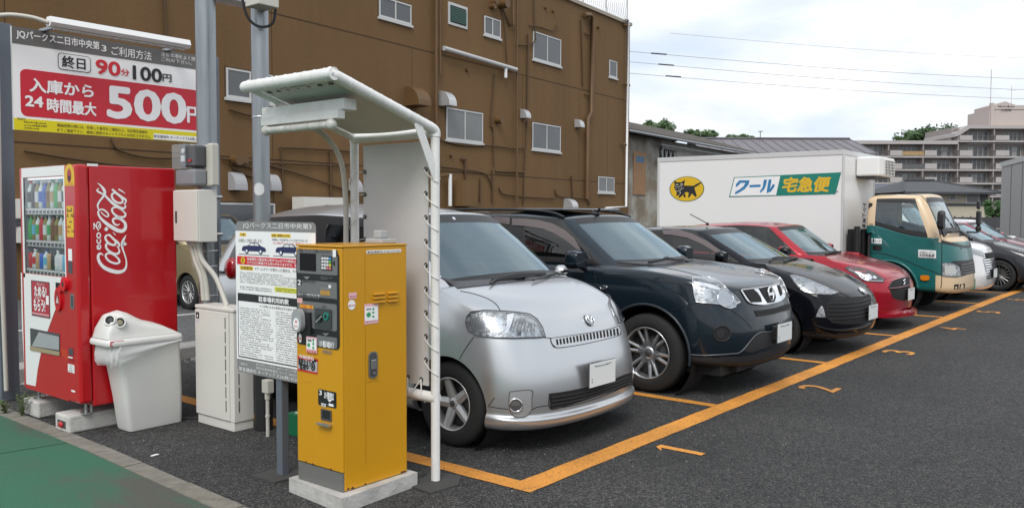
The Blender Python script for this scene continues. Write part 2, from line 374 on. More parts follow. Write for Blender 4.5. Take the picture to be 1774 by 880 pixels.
# painted lines
om, t, b = nodes_of('orange_road_paint', (.74, .30, .045), .7)
co = t.nodes.new('ShaderNodeTexCoord'); n = t.nodes.new('ShaderNodeTexNoise'); n.inputs['Scale'].default_value = 70; n.inputs['Detail'].default_value = 6; n.inputs['Roughness'].default_value = .7; t.links.new(co.outputs['Object'], n.inputs['Vector'])
n2 = t.nodes.new('ShaderNodeTexNoise'); n2.inputs['Scale'].default_value = 1.6; n2.inputs['Detail'].default_value = 5; t.links.new(co.outputs['Object'], n2.inputs['Vector'])
rp = t.nodes.new('ShaderNodeValToRGB'); rp.color_ramp.elements[0].position = .37; rp.color_ramp.elements[0].color = (.10, .06, .03, 1); rp.color_ramp.elements[1].position = .44; rp.color_ramp.elements[1].color = (.80, .335, .055, 1)
t.links.new(n.outputs['Fac'], rp.inputs[0])
mr = t.nodes.new('ShaderNodeMapRange'); mr.inputs[1].default_value = .3; mr.inputs[2].default_value = .7; mr.inputs[3].default_value = .62; mr.inputs[4].default_value = 1.0; t.links.new(n2.outputs['Fac'], mr.inputs[0])
vm = t.nodes.new('ShaderNodeVectorMath'); vm.operation = 'SCALE'; t.links.new(rp.outputs[0], vm.inputs[0]); t.links.new(mr.outputs[0], vm.inputs['Scale']); t.links.new(vm.outputs[0], b.inputs['Base Color'])
LX = [3.8985+2.68*i for i in range(9)]
pm = MB(); rd = random.Random(5)
def strip(ax, ay, bx, by, w, z=.004):
    # a painted band with slightly ragged edges
    a, b2 = Vector((ax, ay, 0)), Vector((bx, by, 0)); d = (b2-a); L = d.length; d.normalize(); nn = Vector((-d.y, d.x, 0)); k = max(2, int(L/.12)); vs = []
    for i in range(k+1):
        p = a+d*L*i/k; vs += [p+nn*(w/2+rd.uniform(-.004, .004)), p-nn*(w/2+rd.uniform(-.004, .004))]
    pm.add([(q.x, q.y, z) for q in vs], [(2*i, 2*i+1, 2*i+3, 2*i+2) for i in range(k)])
for i, (a, c) in enumerate(zip([LX[0]-.08]+LX[1:], LX[1:]+[24.0])):
    pass
strip(LX[0]-.07, 3.045, 19.0, 3.045, .17); strip(19.0, 3.045, 27, 2.86, .17)
strip(LX[0]-.002, 3.131, LX[0]-.002, 8.3, .14)
for x in LX[1:]: strip(x, 3.131, x, 8.3, .11)
pm.build('parking_lines', om, kind='structure')
nm_ = MB()
for i in range(7):
    s_ = str(i+1); cx = LX[i]+1.28
    if s_ == '1': nm_.add([(cx-.03, 2.54, .004), (cx+.035, 2.54, .004), (cx+.035, 2.88, .004), (cx-.03, 2.88, .004)], [(0, 1, 2, 3)]); nm_.add([(cx-.1, 2.80, .004), (cx-.03, 2.84, .004), (cx-.03, 2.88, .004)], [(0, 1, 2)])
    else: nm_.text(s_, (cx-.12, 2.54, .004), XA, YA, .24, .34, 0, .012)
nm_.build('bay_numbers', om, kind='structure')
wl = MB(); wm = mat('white_road_paint', (.60, .60, .58), .7, nscale=30, namt=.2, col2=(.40, .40, .39))
for x0, y0, x1, y1, w in ((2.9, 12.4, 30, 12.4, .13),): wl.add([(x0, y0-w/2, .004), (x1, y0-w/2, .004), (x1, y0+w/2, .004), (x0, y0+w/2, .004)], [(0, 1, 2, 3)])
for x in (4.6, 7.05, 9.6, 12.1, 14.6): wl.add([(x-.06, 12.47, .004), (x+.06, 12.47, .004), (x+.06, 17.2, .004), (x-.06, 17.2, .004)], [(0, 1, 2, 3)])
wl.build('lane_markings', wm, kind='structure')
# gravel and grit along the kerb foot and scattered bits on the asphalt
gv = MB(); rd = random.Random(8)
for i in range(900):
    if i < 620: x = rd.uniform(2.9, 9); y = 8.6-abs(rd.gauss(0, .09)); r = rd.uniform(.006, .02)
    else: x = rd.uniform(2.65, 7); y = rd.uniform(2.2, 7); r = rd.uniform(.003, .007)
    a = rd.uniform(0, 3); gv.add([(x+r*math.cos(a), y+r*math.sin(a), 0), (x-r*math.sin(a), y+r*math.cos(a), 0), (x-r*math.cos(a), y-r*math.sin(a), 0), (x+r*.7*math.sin(a), y-r*math.cos(a), 0), (x, y, r*.9)], [(0, 1, 4), (1, 2, 4), (2, 3, 4), (3, 0, 4)])
gv.build('gravel', mat('pale_gravel', (.34, .33, .31), .9, nscale=20, namt=.3, col2=(.2, .19, .18)), kind='stuff')
gv2 = MB(); 

# ------------------------------------------------------------------ yellow pay machine
YM = mat('yellow_enamel', (.62, .30, .005), .36, coat=.2, nscale=2.5, namt=.35, col2=(.55, .26, .005), bump=.05, bscale=8)
MX0, MX1, MY0, MY1, MZ0, MZ1 = 2.988, 3.468, 3.583, 3.985, .085, 1.412
t_ = thing('parking_pay_machine', 'tall yellow parking payment machine on a whitish concrete base beside the white canopy', 'pay machine', (3.23, 3.78, 0))
mb = MB(); mb.prism([(2.925, 3.52), (3.510, 3.545), (3.515, 4.03), (2.968, 4.04)], (0, 0, .082), XA, YA, .09)
bmx = bmesh.new(); slab = mb.build('concrete_base', mat('whitewashed_concrete', (.56, .55, .52), .85, nscale=7, namt=.22, col2=(.33, .32, .30), bump=.5, bscale=40), t_)
mb = MB(); mb.box((MX0+.012, MY0+.004, MZ0), (MX1, MY1-.004, MZ1), 0, bev=.006)
mb.box((MX0-.004, MY0, MZ1-.0), (MX1+.004, MY1, MZ1+.012), 0, bev=.005)
cab = mb.build('cabinet', YM, t_)
mb = MB(); mb.box((MX0-.002, MY0+.004, MZ0+.105), (MX0+.0115, MY1-.004, MZ1-.004), 0, bev=.004)
door = mb.build('front_door', YM, t_)
mb = MB(); mb.box((MX0+.001, MY0+.008, MZ0), (MX0+.0118, MY1-.006, MZ0+.1), 0); mb.build('plinth', mat('plinth_grey', (.14, .14, .13), .6), t_)
# paint chipped to rust along the bottom edge and corner
mb = MB(); rd = random.Random(21)
for k in range(7):
    a = MX0+.02+rd.random()**1.3*.44; w_ = rd.uniform(.004, .020); h_ = rd.uniform(.003, .007); z = MZ0+rd.uniform(0, .006)
    mb.prism([(a+w_*math.cos(q*.9)*rd.uniform(.7, 1), z+.006+h_*math.sin(q*.9)*rd.uniform(.6, 1)) for q in range(7)], (0, MY0+.0025, 0), XA, ZA, .001)
for k in range(3):
    y = MY0+rd.uniform(.0, .38); w_ = rd.uniform(.004, .009); z = MZ0+.106+rd.uniform(0, .004)
    mb.prism([(-y+w_*math.cos(q*.9), z+.003+.005*math.sin(q*.9)) for q in range(7)], (MX0-.0035, 0, 0), -YA, ZA, .001)
mb.build('rust_chips', mat('rust', (.09, .035, .012), .9, nscale=60, namt=.3, col2=(.03, .015, .008)), cab)
F = Pl((MX0-.002, 0, 0), (0, -1, 0), ZA)
M_PANEL = mat('panel_grey', (.19, .19, .195), .4, .3); M_SCREEN = mat('dark_screen', (.008, .008, .01), .12)
mb = MB()
a0, b1 = F.p(514, 433); a1, b0 = F.p(589, 607); b0 = .86; pts = rrect(a0, b0, a1, 1.385, .028, 5)
F.poly(mb, pts, .004, .004, 0, False); cp = mb.build('control_panel', M_BLACK, door)
def fr(y): return y
mb = MB()
def pr(u0, v0, u1, v1, off, mi, r=0, th=.003): F.rect(mb, (u0, v0), (u1, v1), off, th, mi, True, r)
pr(515.5, 431, 586, 477.5, .0055, 0, .01); pr(516, 484, 585, 520, .0055, 0, .01); pr(516.5, 520, 585, 574, .0055, 0, .012); pr(550, 580, 585, 604, .0055, 0, .008)
mb.build('grey_fascia', M_PANEL, door)
mb = MB(); pr(521, 438, 549, 470, .0075, 0, .003); mb.build('screen', M_SCREEN, door)
mb = MB(); pr(558, 443, 577, 469, .0075, 0, .002); mb.build('keypad', M_BLACK, door)
mb = MB(); kc = [mat('key_white', (.7, .7, .7), .5), mat('key_blue', (.08, .3, .6), .5), mat('key_green', (.12, .45, .1), .5), mat('key_yellow', (.7, .6, .05), .5), mat('key_red', (.7, .2, .2), .5)]
ka, kb_ = F.p(558.5, 444.5); kc2, kd = F.p(576, 468)
for r in range(4):
    for c in range(4):
        w = (kc2-ka)/4; h = (kb_-kd)/4; F.rect(mb, (ka+c*w+.003, kb_-(r+1)*h+.003), (ka+(c+1)*w-.002, kb_-r*h-.002), .0095, .002, (0 if c < 3 and r < 3 else (1, 2, 3, 4)[r] if c == 3 else (0, 0, 4)[c]), False)
mb.build('keypad_buttons', kc, door)
mb = MB(); F.text(mb, '1', (579, 445), (584, 433), .0085, 0, .03, fit=True); F.text(mb, '2', (518, 493), (523.5, 485), .0085, 0, .03); F.text(mb, '現金・カード ご利用いただけます', (520, 437), (575, 432.6), .0085, 1, .01)
F.text(mb, '駐車料金のお支払い', (526, 489), (549, 485.5), .0085, 1, .01); F.text(mb, 'コイン', (560, 533), (567, 529), .0085, 1, .02)
F.text(mb, 'おつり・領収書は 下の取出口からどうぞ', (556, 600), (581, 592), .0085, 0, .02); F.text(mb, 'AMANO', (560, 611), (576, 607), .0065, 2, .02)
F.lines(mb, *F.p(557, 484), *F.p(577, 479.5), 2, 2, .0065, 3)
F.poly(mb, [(527, 479), (539, 479), (533, 484)], .0065, .001, 2); F.poly(mb, [(527+33, 577), (539+33, 577), (566, 581)], .0065, .001, 2); F.poly(mb, [(578, 456), (581.5, 451), (581.5, 461)], .0085, .001, 1)
F.rect(mb, (578.3, 444), (585.5, 434.6-1.6), .0075, .001, 1); F.rect(mb, (516.8, 494), (524, 483.8), .0075, .001, 1)
mb.build('panel_lettering', [M_INKW, M_INK, M_GREY], door)
# sticker strips on the panel
mb = MB(); pr(520, 507, 554.5, 513.5, .0075, 0); F.text(mb, '緊急連絡先 0120-797-024', (521, 512), (553.5, 508.5), .009, 1, .015)
pr(516.5, 515.5, 525.5, 525, .0075, 2); pr(521, 526.5, 544, 535, .0075, 3); F.text(mb, 'お忘れ物にご注意', (522.5, 533.3), (542.5, 528), .009, 4, .01)
pr(557, 498, 573, 502, .0075, 5); pr(557, 502.5, 573, 512, .0075, 6); pr(558.5, 504.5, 571.5, 506, .009, 1); pr(558.5, 508.5, 571.5, 510, .009, 1); pr(571, 493.5, 575, 499, .0075, 0); pr(555, 515, 583, 519.5, .0075, 1)
mb.build('stickers', [M_INKW, M_INK, mat('pink_paper', (.72, .40, .40), .6), mat('orange_paper', (.75, .42, .02), .6), M_RED, M_GREY, mat('banknote_slot', (.55, .30, .06), .5)], door)
mb = MB(); pts = rrect(*F.p(548, 567), *[q for q in F.p(576.5, 536)], .008, 4); F.poly(mb, pts, .012, .008, 0, False)
mb.build('coin_unit', mat('coin_unit_grey', (.10, .105, .11), .3, .6), door)
mb = MB(); c0 = F.p(557, 551); mb.cyl(F.w(*c0, .012), F.w(*c0, .020), .021, 0, 20); c1 = F.p(568.5, 547.5); mb.cyl(F.w(*c1, .012), F.w(*c1, .018), .022, 1, 20); mb.cyl(F.w(*c1, .018), F.w(*c1, .019), .011, 2, 16)
a_, b_ = F.p(552, 556.5); a2_, b2_ = F.p(563, 548); F.poly(mb, [(a_, b_), (a_+.006, b_-.006), (a2_, b2_), (a2_-.004, b2_+.005)], .023, .002, 3, False)
mb.build('coin_slot', [M_BLACK, mat('coin_return_green', (.02, .20, .16), .2), M_BLACK, mat('slot_metal', (.6, .6, .6), .3, .8)], door)
# card reader hood sticking out of the panel
mb = MB(); pts_ = [F.p(*q) for q in ((519, 541), (541, 541), (543, 577), (522, 577))]; F.poly(mb, pts_, .02, .018, 0, False); mb.build('reader_housing', M_BLACK, door)
mb = MB(); c = F.p(525, 557); pts_ = [(c[0]-.036+x*.0, c[1]) for x in (0,)]; o_ = []
for i in range(28):
    a = 2*math.pi*i/28; o_.append((c[0]+.004+.042*math.cos(a)*(1 if math.sin(a) < .2 else .98), c[1]+.004+(.058 if math.sin(a) < 0 else .072)*math.copysign(abs(math.sin(a))**.7, math.sin(a))))
F.poly(mb, o_, .05, .03, 0, False); F.poly(mb, ell(c[0]+.004, c[1]-.008, .026, .034), .0515, .001, 1, False); F.text(mb, 'タッチ', (c[0]-.012, c[1]-.026), (c[0]+.02, c[1]-.015), .0535, 2, .02, False); F.poly(mb, ell(c[0]+.006, c[1]+.006, .006, .007, 12), .0535, .001, 2, False)
mb.build('card_reader', [mat('reader_grey', (.33, .34, .35), .35), M_INKW, M_RED], door)
mb = MB(); F.poly(mb, ell(*F.p(521.5, 585), .014, .026, 20), .0065, .001, 0, False); F.text(mb, '使えます', (517.5, 588), (525.5, 584), .008, 1, .02)
pr(532.5, 582, 550.5, 612, .0075, 2); pr(533.2, 586, 549.8, 606, .0085, 0); F.text(mb, '領収書', (535, 590.5), (542, 587.5), .0095, 3, .02)
for q, (u, v) in enumerate(((537, 597), (545, 589), (545, 595), (545, 602))): F.poly(mb, ell(*F.p(u, v), .007 if q else .012, .009 if q else .012, 14), .0095, .0006, 4, False)
F.text(mb, 'をどうぞ', (534, 611), (549.5, 607.3), .0095, 1, .02)
mb.build('payment_stickers', [M_INKW, M_RED, mat('pink_sticker', (.75, .45, .50), .6), M_INK, mat('green_ink', (.03, .30, .10), .5)], door)
# camera warning sticker
mb = MB(); F.poly(mb, [(516.5, 616), (551, 622), (550.5, 648), (516.5, 641)], .003, .002, 0); F.poly(mb, [(517.5, 621), (551, 626.5), (550.5, 645), (517.5, 638)], .0045, .001, 1)
F.text(mb, '防犯カメラ', (519, 631), (539.5, 623), .006, 2, .03); F.text(mb, '監視中', (521, 638.5), (536, 631.5), .006, 2, .03); F.text(mb, 'WARNING', (520, 619.5), (545, 617.5), .006, 3, .02)
c = F.p(543.5, 634.5); F.poly(mb, ell(*c, .020, .024), .006, .001, 2, False); F.poly(mb, ell(*c, .013, .016), .007, .001, 4, False); F.poly(mb, ell(*c, .007, .009), .008, .001, 2, False)
F.poly(mb, [(c[0]-.01, c[1]+.02), (c[0]+.03, c[1]+.03), (c[0]+.03, c[1]+.045), (c[0], c[1]+.04)], .006, .001, 2, False)
mb.build('camera_sticker', [M_RED, mat('sticker_grey', (.40, .40, .40), .5), M_INK, M_INKW, M_PANEL], door)
mb = MB(); F.rect(mb, (552, 673), (583, 707), .004, .003, 0, r=.008); F.text(mb, '3', (554.5, 683), (559, 676), .006, 1, .03); F.rect(mb, (562, 677), (581.5, 696), .0055, .001, 0); F.text(mb, 'おつり・領収書 取り出し口', (563.5, 690), (579.5, 680), .0065, 1, .02)
F.poly(mb, [(569, 692), (577, 692), (573, 696)], .0065, .001, 1); F.rect(mb, (557, 697), (581.5, 704), .0055, .001, 2); F.text(mb, '領収書', (558, 703), (566, 698.5), .0065, 1, .02); F.rect(mb, (571, 698), (579, 704), .0065, .001, 1)
mb.build('receipt_sign', [M_BLACK, M_INKW, M_PANEL], door)
mb = MB(); F.rect(mb, (557, 707), (575, 730), .006, .005, 0, r=.004); F.rect(mb, (560, 709.5), (573, 726), .0068, .001, 1); a, b = F.p(555, 733); c, d = F.p(576, 728.5)
mb.box(F.w(a, b, .004), F.w(c, b+.010, .03), 2); mb.build('change_tray', [M_DARKGREY, M_BLACK, mat('brushed_lip', (.5, .5, .5), .3, .8)], door)
mb = MB(); F.rect(mb, (526, 659), (540, 662.5), .0015, .001, 0); F.rect(mb, (527, 660), (539, 661.7), .0022, .001, 1); mb.build('key_cover', [mat('yellow_shadow_gap', (.40, .19, .004), .5), YM], door)
# side face
S_ = Pl((0, MY0+.004, 0), XA, ZA)
mb = MB(); S_.rect(mb, (634.5, 439.5), (694.5, 431.5), .002, .001, 0); S_.text(mb, '緊急連絡先 0120-797-024', (636, 438), (693, 433), .0035, 1, .015)
S_.rect(mb, (604, 507.5), (617.5, 516.5), .002, .001, 2); S_.text(mb, '使えます', (605.5, 515), (616.5, 511.5), .0035, 3, .02); S_.poly(mb, ell(*S_.p(609, 528), .026, .027), .002, .001, 0, False); S_.text(mb, '使えます', (603, 531), (614.5, 526.5), .0035, 3, .02)
S_.rect(mb, (631, 527), (655, 559), .002, .001, 2); S_.rect(mb, (631.8, 532), (654.4, 553.5), .003, .001, 0); S_.text(mb, '領収書', (634, 537), (642, 533.5), .004, 1, .02)
for q, (u, v) in enumerate(((638, 545), (646, 535), (646, 541), (646, 548))): S_.poly(mb, ell(*S_.p(u, v), .016 if q == 0 else .008, .014 if q == 0 else .006, 14), .004, .0006, 4, False)
S_.text(mb, '電子マネーをどうぞ', (633, 558.3), (653, 554.5), .004, 3, .02)
mb.build('side_stickers', [M_INKW, M_INK, MATS['pink_sticker'], M_RED, MATS['green_ink']], cab)
mb = MB()
for c in (0, 1):
    for r in (0, 1, 2):
        u0 = 645.5+25*c; a, b = S_.p(u0, 509.5+7*r-c*2); mb.box((a, MY0-.012, b-.008), (a+(.087 if c == 0 else .078), MY0+.005, b+.004), 0, bev=.006)
mb.build('vent_louvres', YM, cab)
mb = MB(); a, b = S_.p(638, 656); c, d = S_.p(653, 607.5); S_.poly(mb, rrect(a, b, c, d, .024, 6), .006, .005, 0, False); S_.poly(mb, rrect(a+.007, b+.007, c-.007, d-.007, .018, 6), .0068, .001, 1, False)
mb.box((a+.014, MY0-.010, b+.05), (c-.014, MY0-.001, b+.105), 0, bev=.004); mb.cyl(((a+c)/2, MY0-.012, b+.03), ((a+c)/2, MY0, b+.03), .011, 0, 14)
mb.build('door_handle', [mat('handle_metal', (.42, .42, .42), .3, .9), M_DARKGREY], cab)
mb = MB(); q0 = S_.p(634, 440); gx = S_.p(632, 500)[0]
for q in ((gx, .2, gx+.0025, 1.39), (S_.p(634, 664)[0], .66, S_.p(656, 664)[0], .663)): S_.rect(mb, (q[0], q[1]), (q[2], q[3]), .0012, .001, 0, False)
mb.build('panel_seam', mat('yellow_shadow_gap', (.40, .19, .004), .5), cab)
mb = MB(); mb.tube(cat_rom([(3.385, 3.70, 1.412), (3.385, 3.70, 1.45), (3.385, 3.71, 1.48)], 4), [.02]*9, 0, 12)
mb = MB(); mb.box((3.34, 3.66, 1.424), (3.46, 3.80, 1.452), 0, bev=.006); mb.box((3.365, 3.70, 1.452), (3.43, 3.76, 1.50), 0, bev=.008); mb.build('antenna_box', mat('translucent_grey', (.40, .41, .41), .4), t_)
settle(t_)

# ------------------------------------------------------------------ rules sign on a grey post
t_ = thing('parking_rules_sign', 'grey topped white parking rules board on a square grey post, beside the yellow machine', 'sign', (3.13, 4.34, 0))
PB = Pl((3.10, 0, 0), (0, -1, 0), ZA)
mb = MB(); A0, B0, A1, B1 = -4.745, .595, -3.95, 1.545
PB.poly(mb, rrect(A0, B0, A1, B1, .035, 5), 0, .004, 0, False); brd = mb.build('board', M_GREY, t_)
mb = MB(); PB.rect(mb, (A0, .677), (A1, 1.485), .0015, .001, 0, False); mb.build('white_panel', M_INKW, brd)
mb = MB(); PB.text(mb, 'JQパークス二日市中央第3', (421, 396.5), (540, 387.5), .002, 0, .025); PB.text(mb, '緊急連絡先 オーテックス24(株) 0120-797-024', (-4.72, .600), (-3.98, .628), .002, 0, .02, False)
PB.text(mb, '管理会社', (-4.705, .640), (-4.63, .657), .002, 0, .01, False); PB.text(mb, 'JR九州レンタカー&パーキング株式会社', (-4.54, .653), (-4.05, .671), .002, 0, .01, False); PB.text(mb, '博多駐車場営業所 コード 16022119', (-4.54, .632), (-4.10, .650), .002, 0, .01, False)
mb.build('header_lettering', mat('pale_grey_ink', (.72, .72, .72), .5), brd)
def car_icon(mb, x, z, s, mi):
    PB.poly(mb, [(x-.5*s, z), (x-.5*s, z+.07*s), (x-.44*s, z+.12*s), (x-.25*s, z+.135*s), (x-.12*s, z+.21*s), (x+.16*s, z+.21*s), (x+.30*s, z+.135*s), (x+.46*s, z+.10*s), (x+.5*s, z+.06*s), (x+.5*s, z)], .003, .0006, mi, False)
    PB.poly(mb, [(x-.20*s, z+.14*s), (x-.1*s, z+.19*s), (x+.02*s, z+.19*s), (x+.02*s, z+.14*s)], .004, .0006, 1, False); PB.poly(mb, [(x+.05*s, z+.14*s), (x+.05*s, z+.19*s), (x+.14*s, z+.19*s), (x+.23*s, z+.14*s)], .004, .0006, 1, False)
    for q in (-.29, .29):
        PB.poly(mb, ell(x+q*s, z, .075*s, .065*s, 14), .0045, .0006, mi, False); PB.poly(mb, ell(x+q*s, z, .04*s, .035*s, 12), .005, .0006, 1, False)
mb = MB(); car_icon(mb, -4.55, 1.362, .25, 0); car_icon(mb, -4.20, 1.362, .25, 0); PB.rect(mb, (-4.71, 1.338), (-4.39, 1.342), .0025, .001, 2, False); PB.rect(mb, (-4.35, 1.338), (-4.02, 1.342), .0025, .001, 2, False)
mb.build('car_pictogram', [mat('navy_ink', (.015, .02, .09), .5), M_INKW, M_INK], brd)
mb = MB(); PB.rect(mb, (-4.73, 1.276), (-3.965, 1.328), .0025, .001, 0, False); PB.poly(mb, ell(-4.665, 1.302, .022, .022), .0035, .0006, 1, False); PB.text(mb, '!', (-4.668, 1.289), (-4.662, 1.316), .0045, 2, .06, False)
PB.text(mb, '改造車及び最低地上高が15cm以下の車両は、ロック板', (-4.62, 1.304), (-4.0, 1.322), .0035, 3, .02, False); PB.text(mb, 'エアロなど破損させる恐れがありますので、駐車はご遠慮', (-4.62, 1.282), (-4.0, 1.300), .0035, 3, .02, False)
for a, b, c, d in ((-4.70, 1.453, -4.63, 1.474), (-4.37, 1.453, -4.18, 1.474), (-4.70, 1.243, -4.56, 1.268)): PB.rect(mb, (a, b), (c, d), .0025, .001, 1, False)
PB.text(mb, '入庫', (-4.685, 1.456), (-4.645, 1.471), .0035, 2, .01, False); PB.text(mb, '出庫・精算のしかた', (-4.36, 1.456), (-4.19, 1.471), .0035, 2, .01, False); PB.text(mb, '注意事項', (-4.69, 1.247), (-4.57, 1.265), .0035, 2, .01, False)
PB.rect(mb, (-4.34, 1.125), (-4.02, 1.155), .0025, .001, 4, False)
mb.build('warning_band', [M_RED, mat('amber_ink', (.75, .50, .02), .5), M_INK, M_INKW, mat('lime_ink', (.62, .62, .05), .5)], brd)
mb = MB(); PB.text(mb, '3分後ロック板が上昇します。', (-4.71, 1.415), (-4.46, 1.438), .003, 0, .01, False); PB.text(mb, '精算機にて車室番号を入力し料金をお支払い後', (-4.36, 1.431), (-4.02, 1.445), .003, 0, .005, False); PB.text(mb, 'ロック板が下がったことをご確認下さい。', (-4.35, 1.41), (-4.04, 1.426), .003, 1, .005, False)
PB.text(mb, '※アームカラーが変わった場合は、その旨を記載', (-4.54, 1.247), (-4.02, 1.266), .003, 0, .01, False)
PB.lines(mb, -4.70, 1.16, -4.02, 1.232, 6, 0, .003, 5, .5); PB.lines(mb, -4.70, 1.118, -4.36, 1.145, 2, 0, .003, 7); PB.lines(mb, -4.32, 1.128, -4.04, 1.152, 2, 0, .0035, 7)
mb.build('small_print', [mat('grey_ink', (.10, .10, .10), .6), M_RED], brd)
mb = MB(); PB.rect(mb, (-4.728, .690), (-3.965, 1.096), .0025, .001, 0, False); PB.rect(mb, (-4.719, .698), (-3.973, 1.046), .0035, .001, 1, False)
PB.text(mb, '駐車場利用約款', (-4.50, 1.055), (-4.2, 1.088), .0045, 1, .04, False); PB.text(mb, '※ ご利用になるお客様は必ずお読み下さい。', (-4.49, 1.020), (-4.1, 1.036), .0045, 2, .01, False)
PB.lines(mb, -4.705, .705, -4.36, 1.012, 22, 2, .0045, 11, .5, .1); PB.lines(mb, -4.33, .705, -3.985, 1.012, 22, 2, .0045, 12, .5, .1)
mb.build('terms_panel', [M_INK, M_INKW, mat('grey_ink', (.10, .10, .10), .6)], brd)
mb = MB(); mb.box((3.106, 4.295, 0), (3.160, 4.352, 1.50), 0, bev=.006); mb.build('post', mat('blue_grey_steel', (.13, .15, .18), .45, .2), t_)
mb = MB(); mb.prism([(2.99, 4.45), (3.00, 4.22), (3.24, 4.20), (3.26, 4.44)], (0, 0, .012), XA, YA, .012); mb.build('footing', mat('mortar_patch', (.05, .049, .047), .9, bump=.3, bscale=40), t_)
settle(t_)
# ------------------------------------------------------------------ canopy over the pay machine
t_ = thing('machine_canopy', 'white tubular canopy with roped grey sheets standing over the yellow pay machine', 'canopy', (3.62, 3.87, 0))
WP = mat('white_pipe_wrap', (.80, .80, .79), .42, nscale=12, namt=.3, col2=(.66, .65, .62), bump=.12, bscale=25)
ys = (3.515, 4.23)
for y in ys:
    mb = MB(); mb.cyl((3.632, y, .012), (3.632, y, 2.07), .027, 0, 18); mb.build('post', WP, t_)
    rf = [(3.632, y, 2.045), (3.63, y, 2.075), (3.60, y, 2.095), (3.50, y, 2.125), (2.90, y, 2.305), (2.862, y, 2.315)]
    mb = MB(); mb.tube(cat_rom(rf, 4), .031, 0, 16)
    for k in range(9):
        f = .08+.1*k; p = Vector((3.60, y, 2.095)).lerp(Vector((2.90, y, 2.305)), f); mb.lathe([(.0312, -.005), (.0332, 0), (.0312, .005)], Matrix.Translation(p) @ Vector((-.7, .12*(-1)**k, .21)).to_track_quat('Z', 'Y').to_matrix().to_4x4(), 0, 14)
    mb.build('rafter', WP, t_)
mb = MB(); mb.cyl((2.866, 3.49, 2.312), (2.866, 4.27, 2.312), .034, 0, 16)
for k in range(9): mb.lathe([(.0342, -.005), (.0365, 0), (.0342, .005)], Matrix.Translation((2.866, 3.56+.082*k, 2.312)) @ Vector((.15, 1, 0)).to_track_quat('Z', 'Y').to_matrix().to_4x4(), 0, 14)
mb.ball((2.866, 4.27, 2.312), .034, 0); mb.build('front_beam', WP, t_)
mb = MB(); mb.cyl((3.632, 3.515, 2.07), (3.632, 4.23, 2.07), .030, 0, 14); mb.build('rear_beam', WP, t_)
mb = MB(); mb.cyl((3.632, 3.50, .505), (3.632, 4.23, .505), .033, 0, 14); mb.build('lower_rail', WP, t_)
mb = MB(); a, b, c, d = Vector((3.632, 3.502, 1.79)), Vector((3.47, 3.502, 2.115)), .028, .006
mb.prism([(0, -.028), (.365, -.028), (.365, .028), (0, .028)], a, (b-a).normalized(), (b-a).normalized().cross(Vector((0, -1, 0))).normalized(), .006); mb.build('brace', WP, t_)
SHEET = mat('grey_tarpaulin_sheet', (.60, .585, .575), .5, nscale=5, namt=.35, col2=(.54, .525, .51), bump=.08, bscale=9)
mb = MB()
# back sheet bulges a little
def sheetgrid(fn, nu, nv, mb, mi=0):
    vs = [fn(i/nu, j/nv) for j in range(nv+1) for i in range(nu+1)]
    fs = [(j*(nu+1)+i, j*(nu+1)+i+1, (j+1)*(nu+1)+i+1, (j+1)*(nu+1)+i) for j in range(nv) for i in range(nu)]
    mb.add(vs, fs, mi, None, True)
sheetgrid(lambda u, v: (3.645+.008*math.sin(u*3.14)*math.sin(v*3.14), 3.585+u*.575, .565+v*1.46), 10, 20, mb)
sheetgrid(lambda u, v: (3.651+.008*math.sin(u*3.14)*math.sin(v*3.14), 3.585+u*.575, .565+v*1.46), 10, 20, mb)
bk = mb.build('back_sheet', SHEET, t_)
mb = MB(); sheetgrid(lambda u, v: (2.905+v*.68, 3.56+u*.63, 2.292-v*.195-.01*math.sin(u*3.14)), 8, 10, mb); sheetgrid(lambda u, v: (2.905+v*.68, 3.56+u*.63, 2.299-v*.195-.01*math.sin(u*3.14)), 8, 10, mb)
rsh = mb.build('roof_sheet', mat('roof_sheet_beige', (.66, .60, .57), .5, nscale=6, namt=.3, col2=(.57, .515, .48)), t_)
rp_ = MB(); ey = MB()
for k in range(10):
    z = 1.86-.142*k
    if z < .62: break
    for y, s in ((3.60, -1), (4.145, 1)):
        ey.lathe([(.006, 0), (.014, 0), (.014, .003), (.006, .003)], Matrix.Translation((3.640, y, z)) @ Matrix.Rotation(-math.pi/2, 4, 'Y'), 0, 12)
        yp = 3.515 if s < 0 else 4.23
        rp_.tube(cat_rom([(3.636, y, z), (3.600, y+s*.03, z-.012), (3.598, yp, z-.055), (3.62, yp+s*.031, z-.08), (3.660, yp, z-.09)], 4), .0026, 0, 6)
for k in range(5):
    y = 3.64+.115*k; ey.lathe([(.006, 0), (.014, 0), (.014, .003), (.006, .003)], Matrix.Translation((3.640, y, .60)) @ Matrix.Rotation(-math.pi/2, 4, 'Y'), 0, 12)
    rp_.tube([(3.636, y, .60), (3.598, y-.04, .53), (3.62, y-.05, .47)], .004, 0, 6); rp_.tube([(3.636, y, .60), (3.598, y+.035, .53), (3.62, y+.05, .47)], .004, 0, 6)
for k in range(7): ey.lathe([(.006, 0), (.015, 0), (.015, -.004), (.006, -.004)], Matrix.Translation((2.935, 3.60+.09*k, 2.279)), 0, 12)
ey.build('eyelets', mat('eyelet_brass', (.10, .095, .09), .3, .8), bk); rp_.build('lacing_rope', mat('white_rope', (.70, .69, .66), .7), t_)
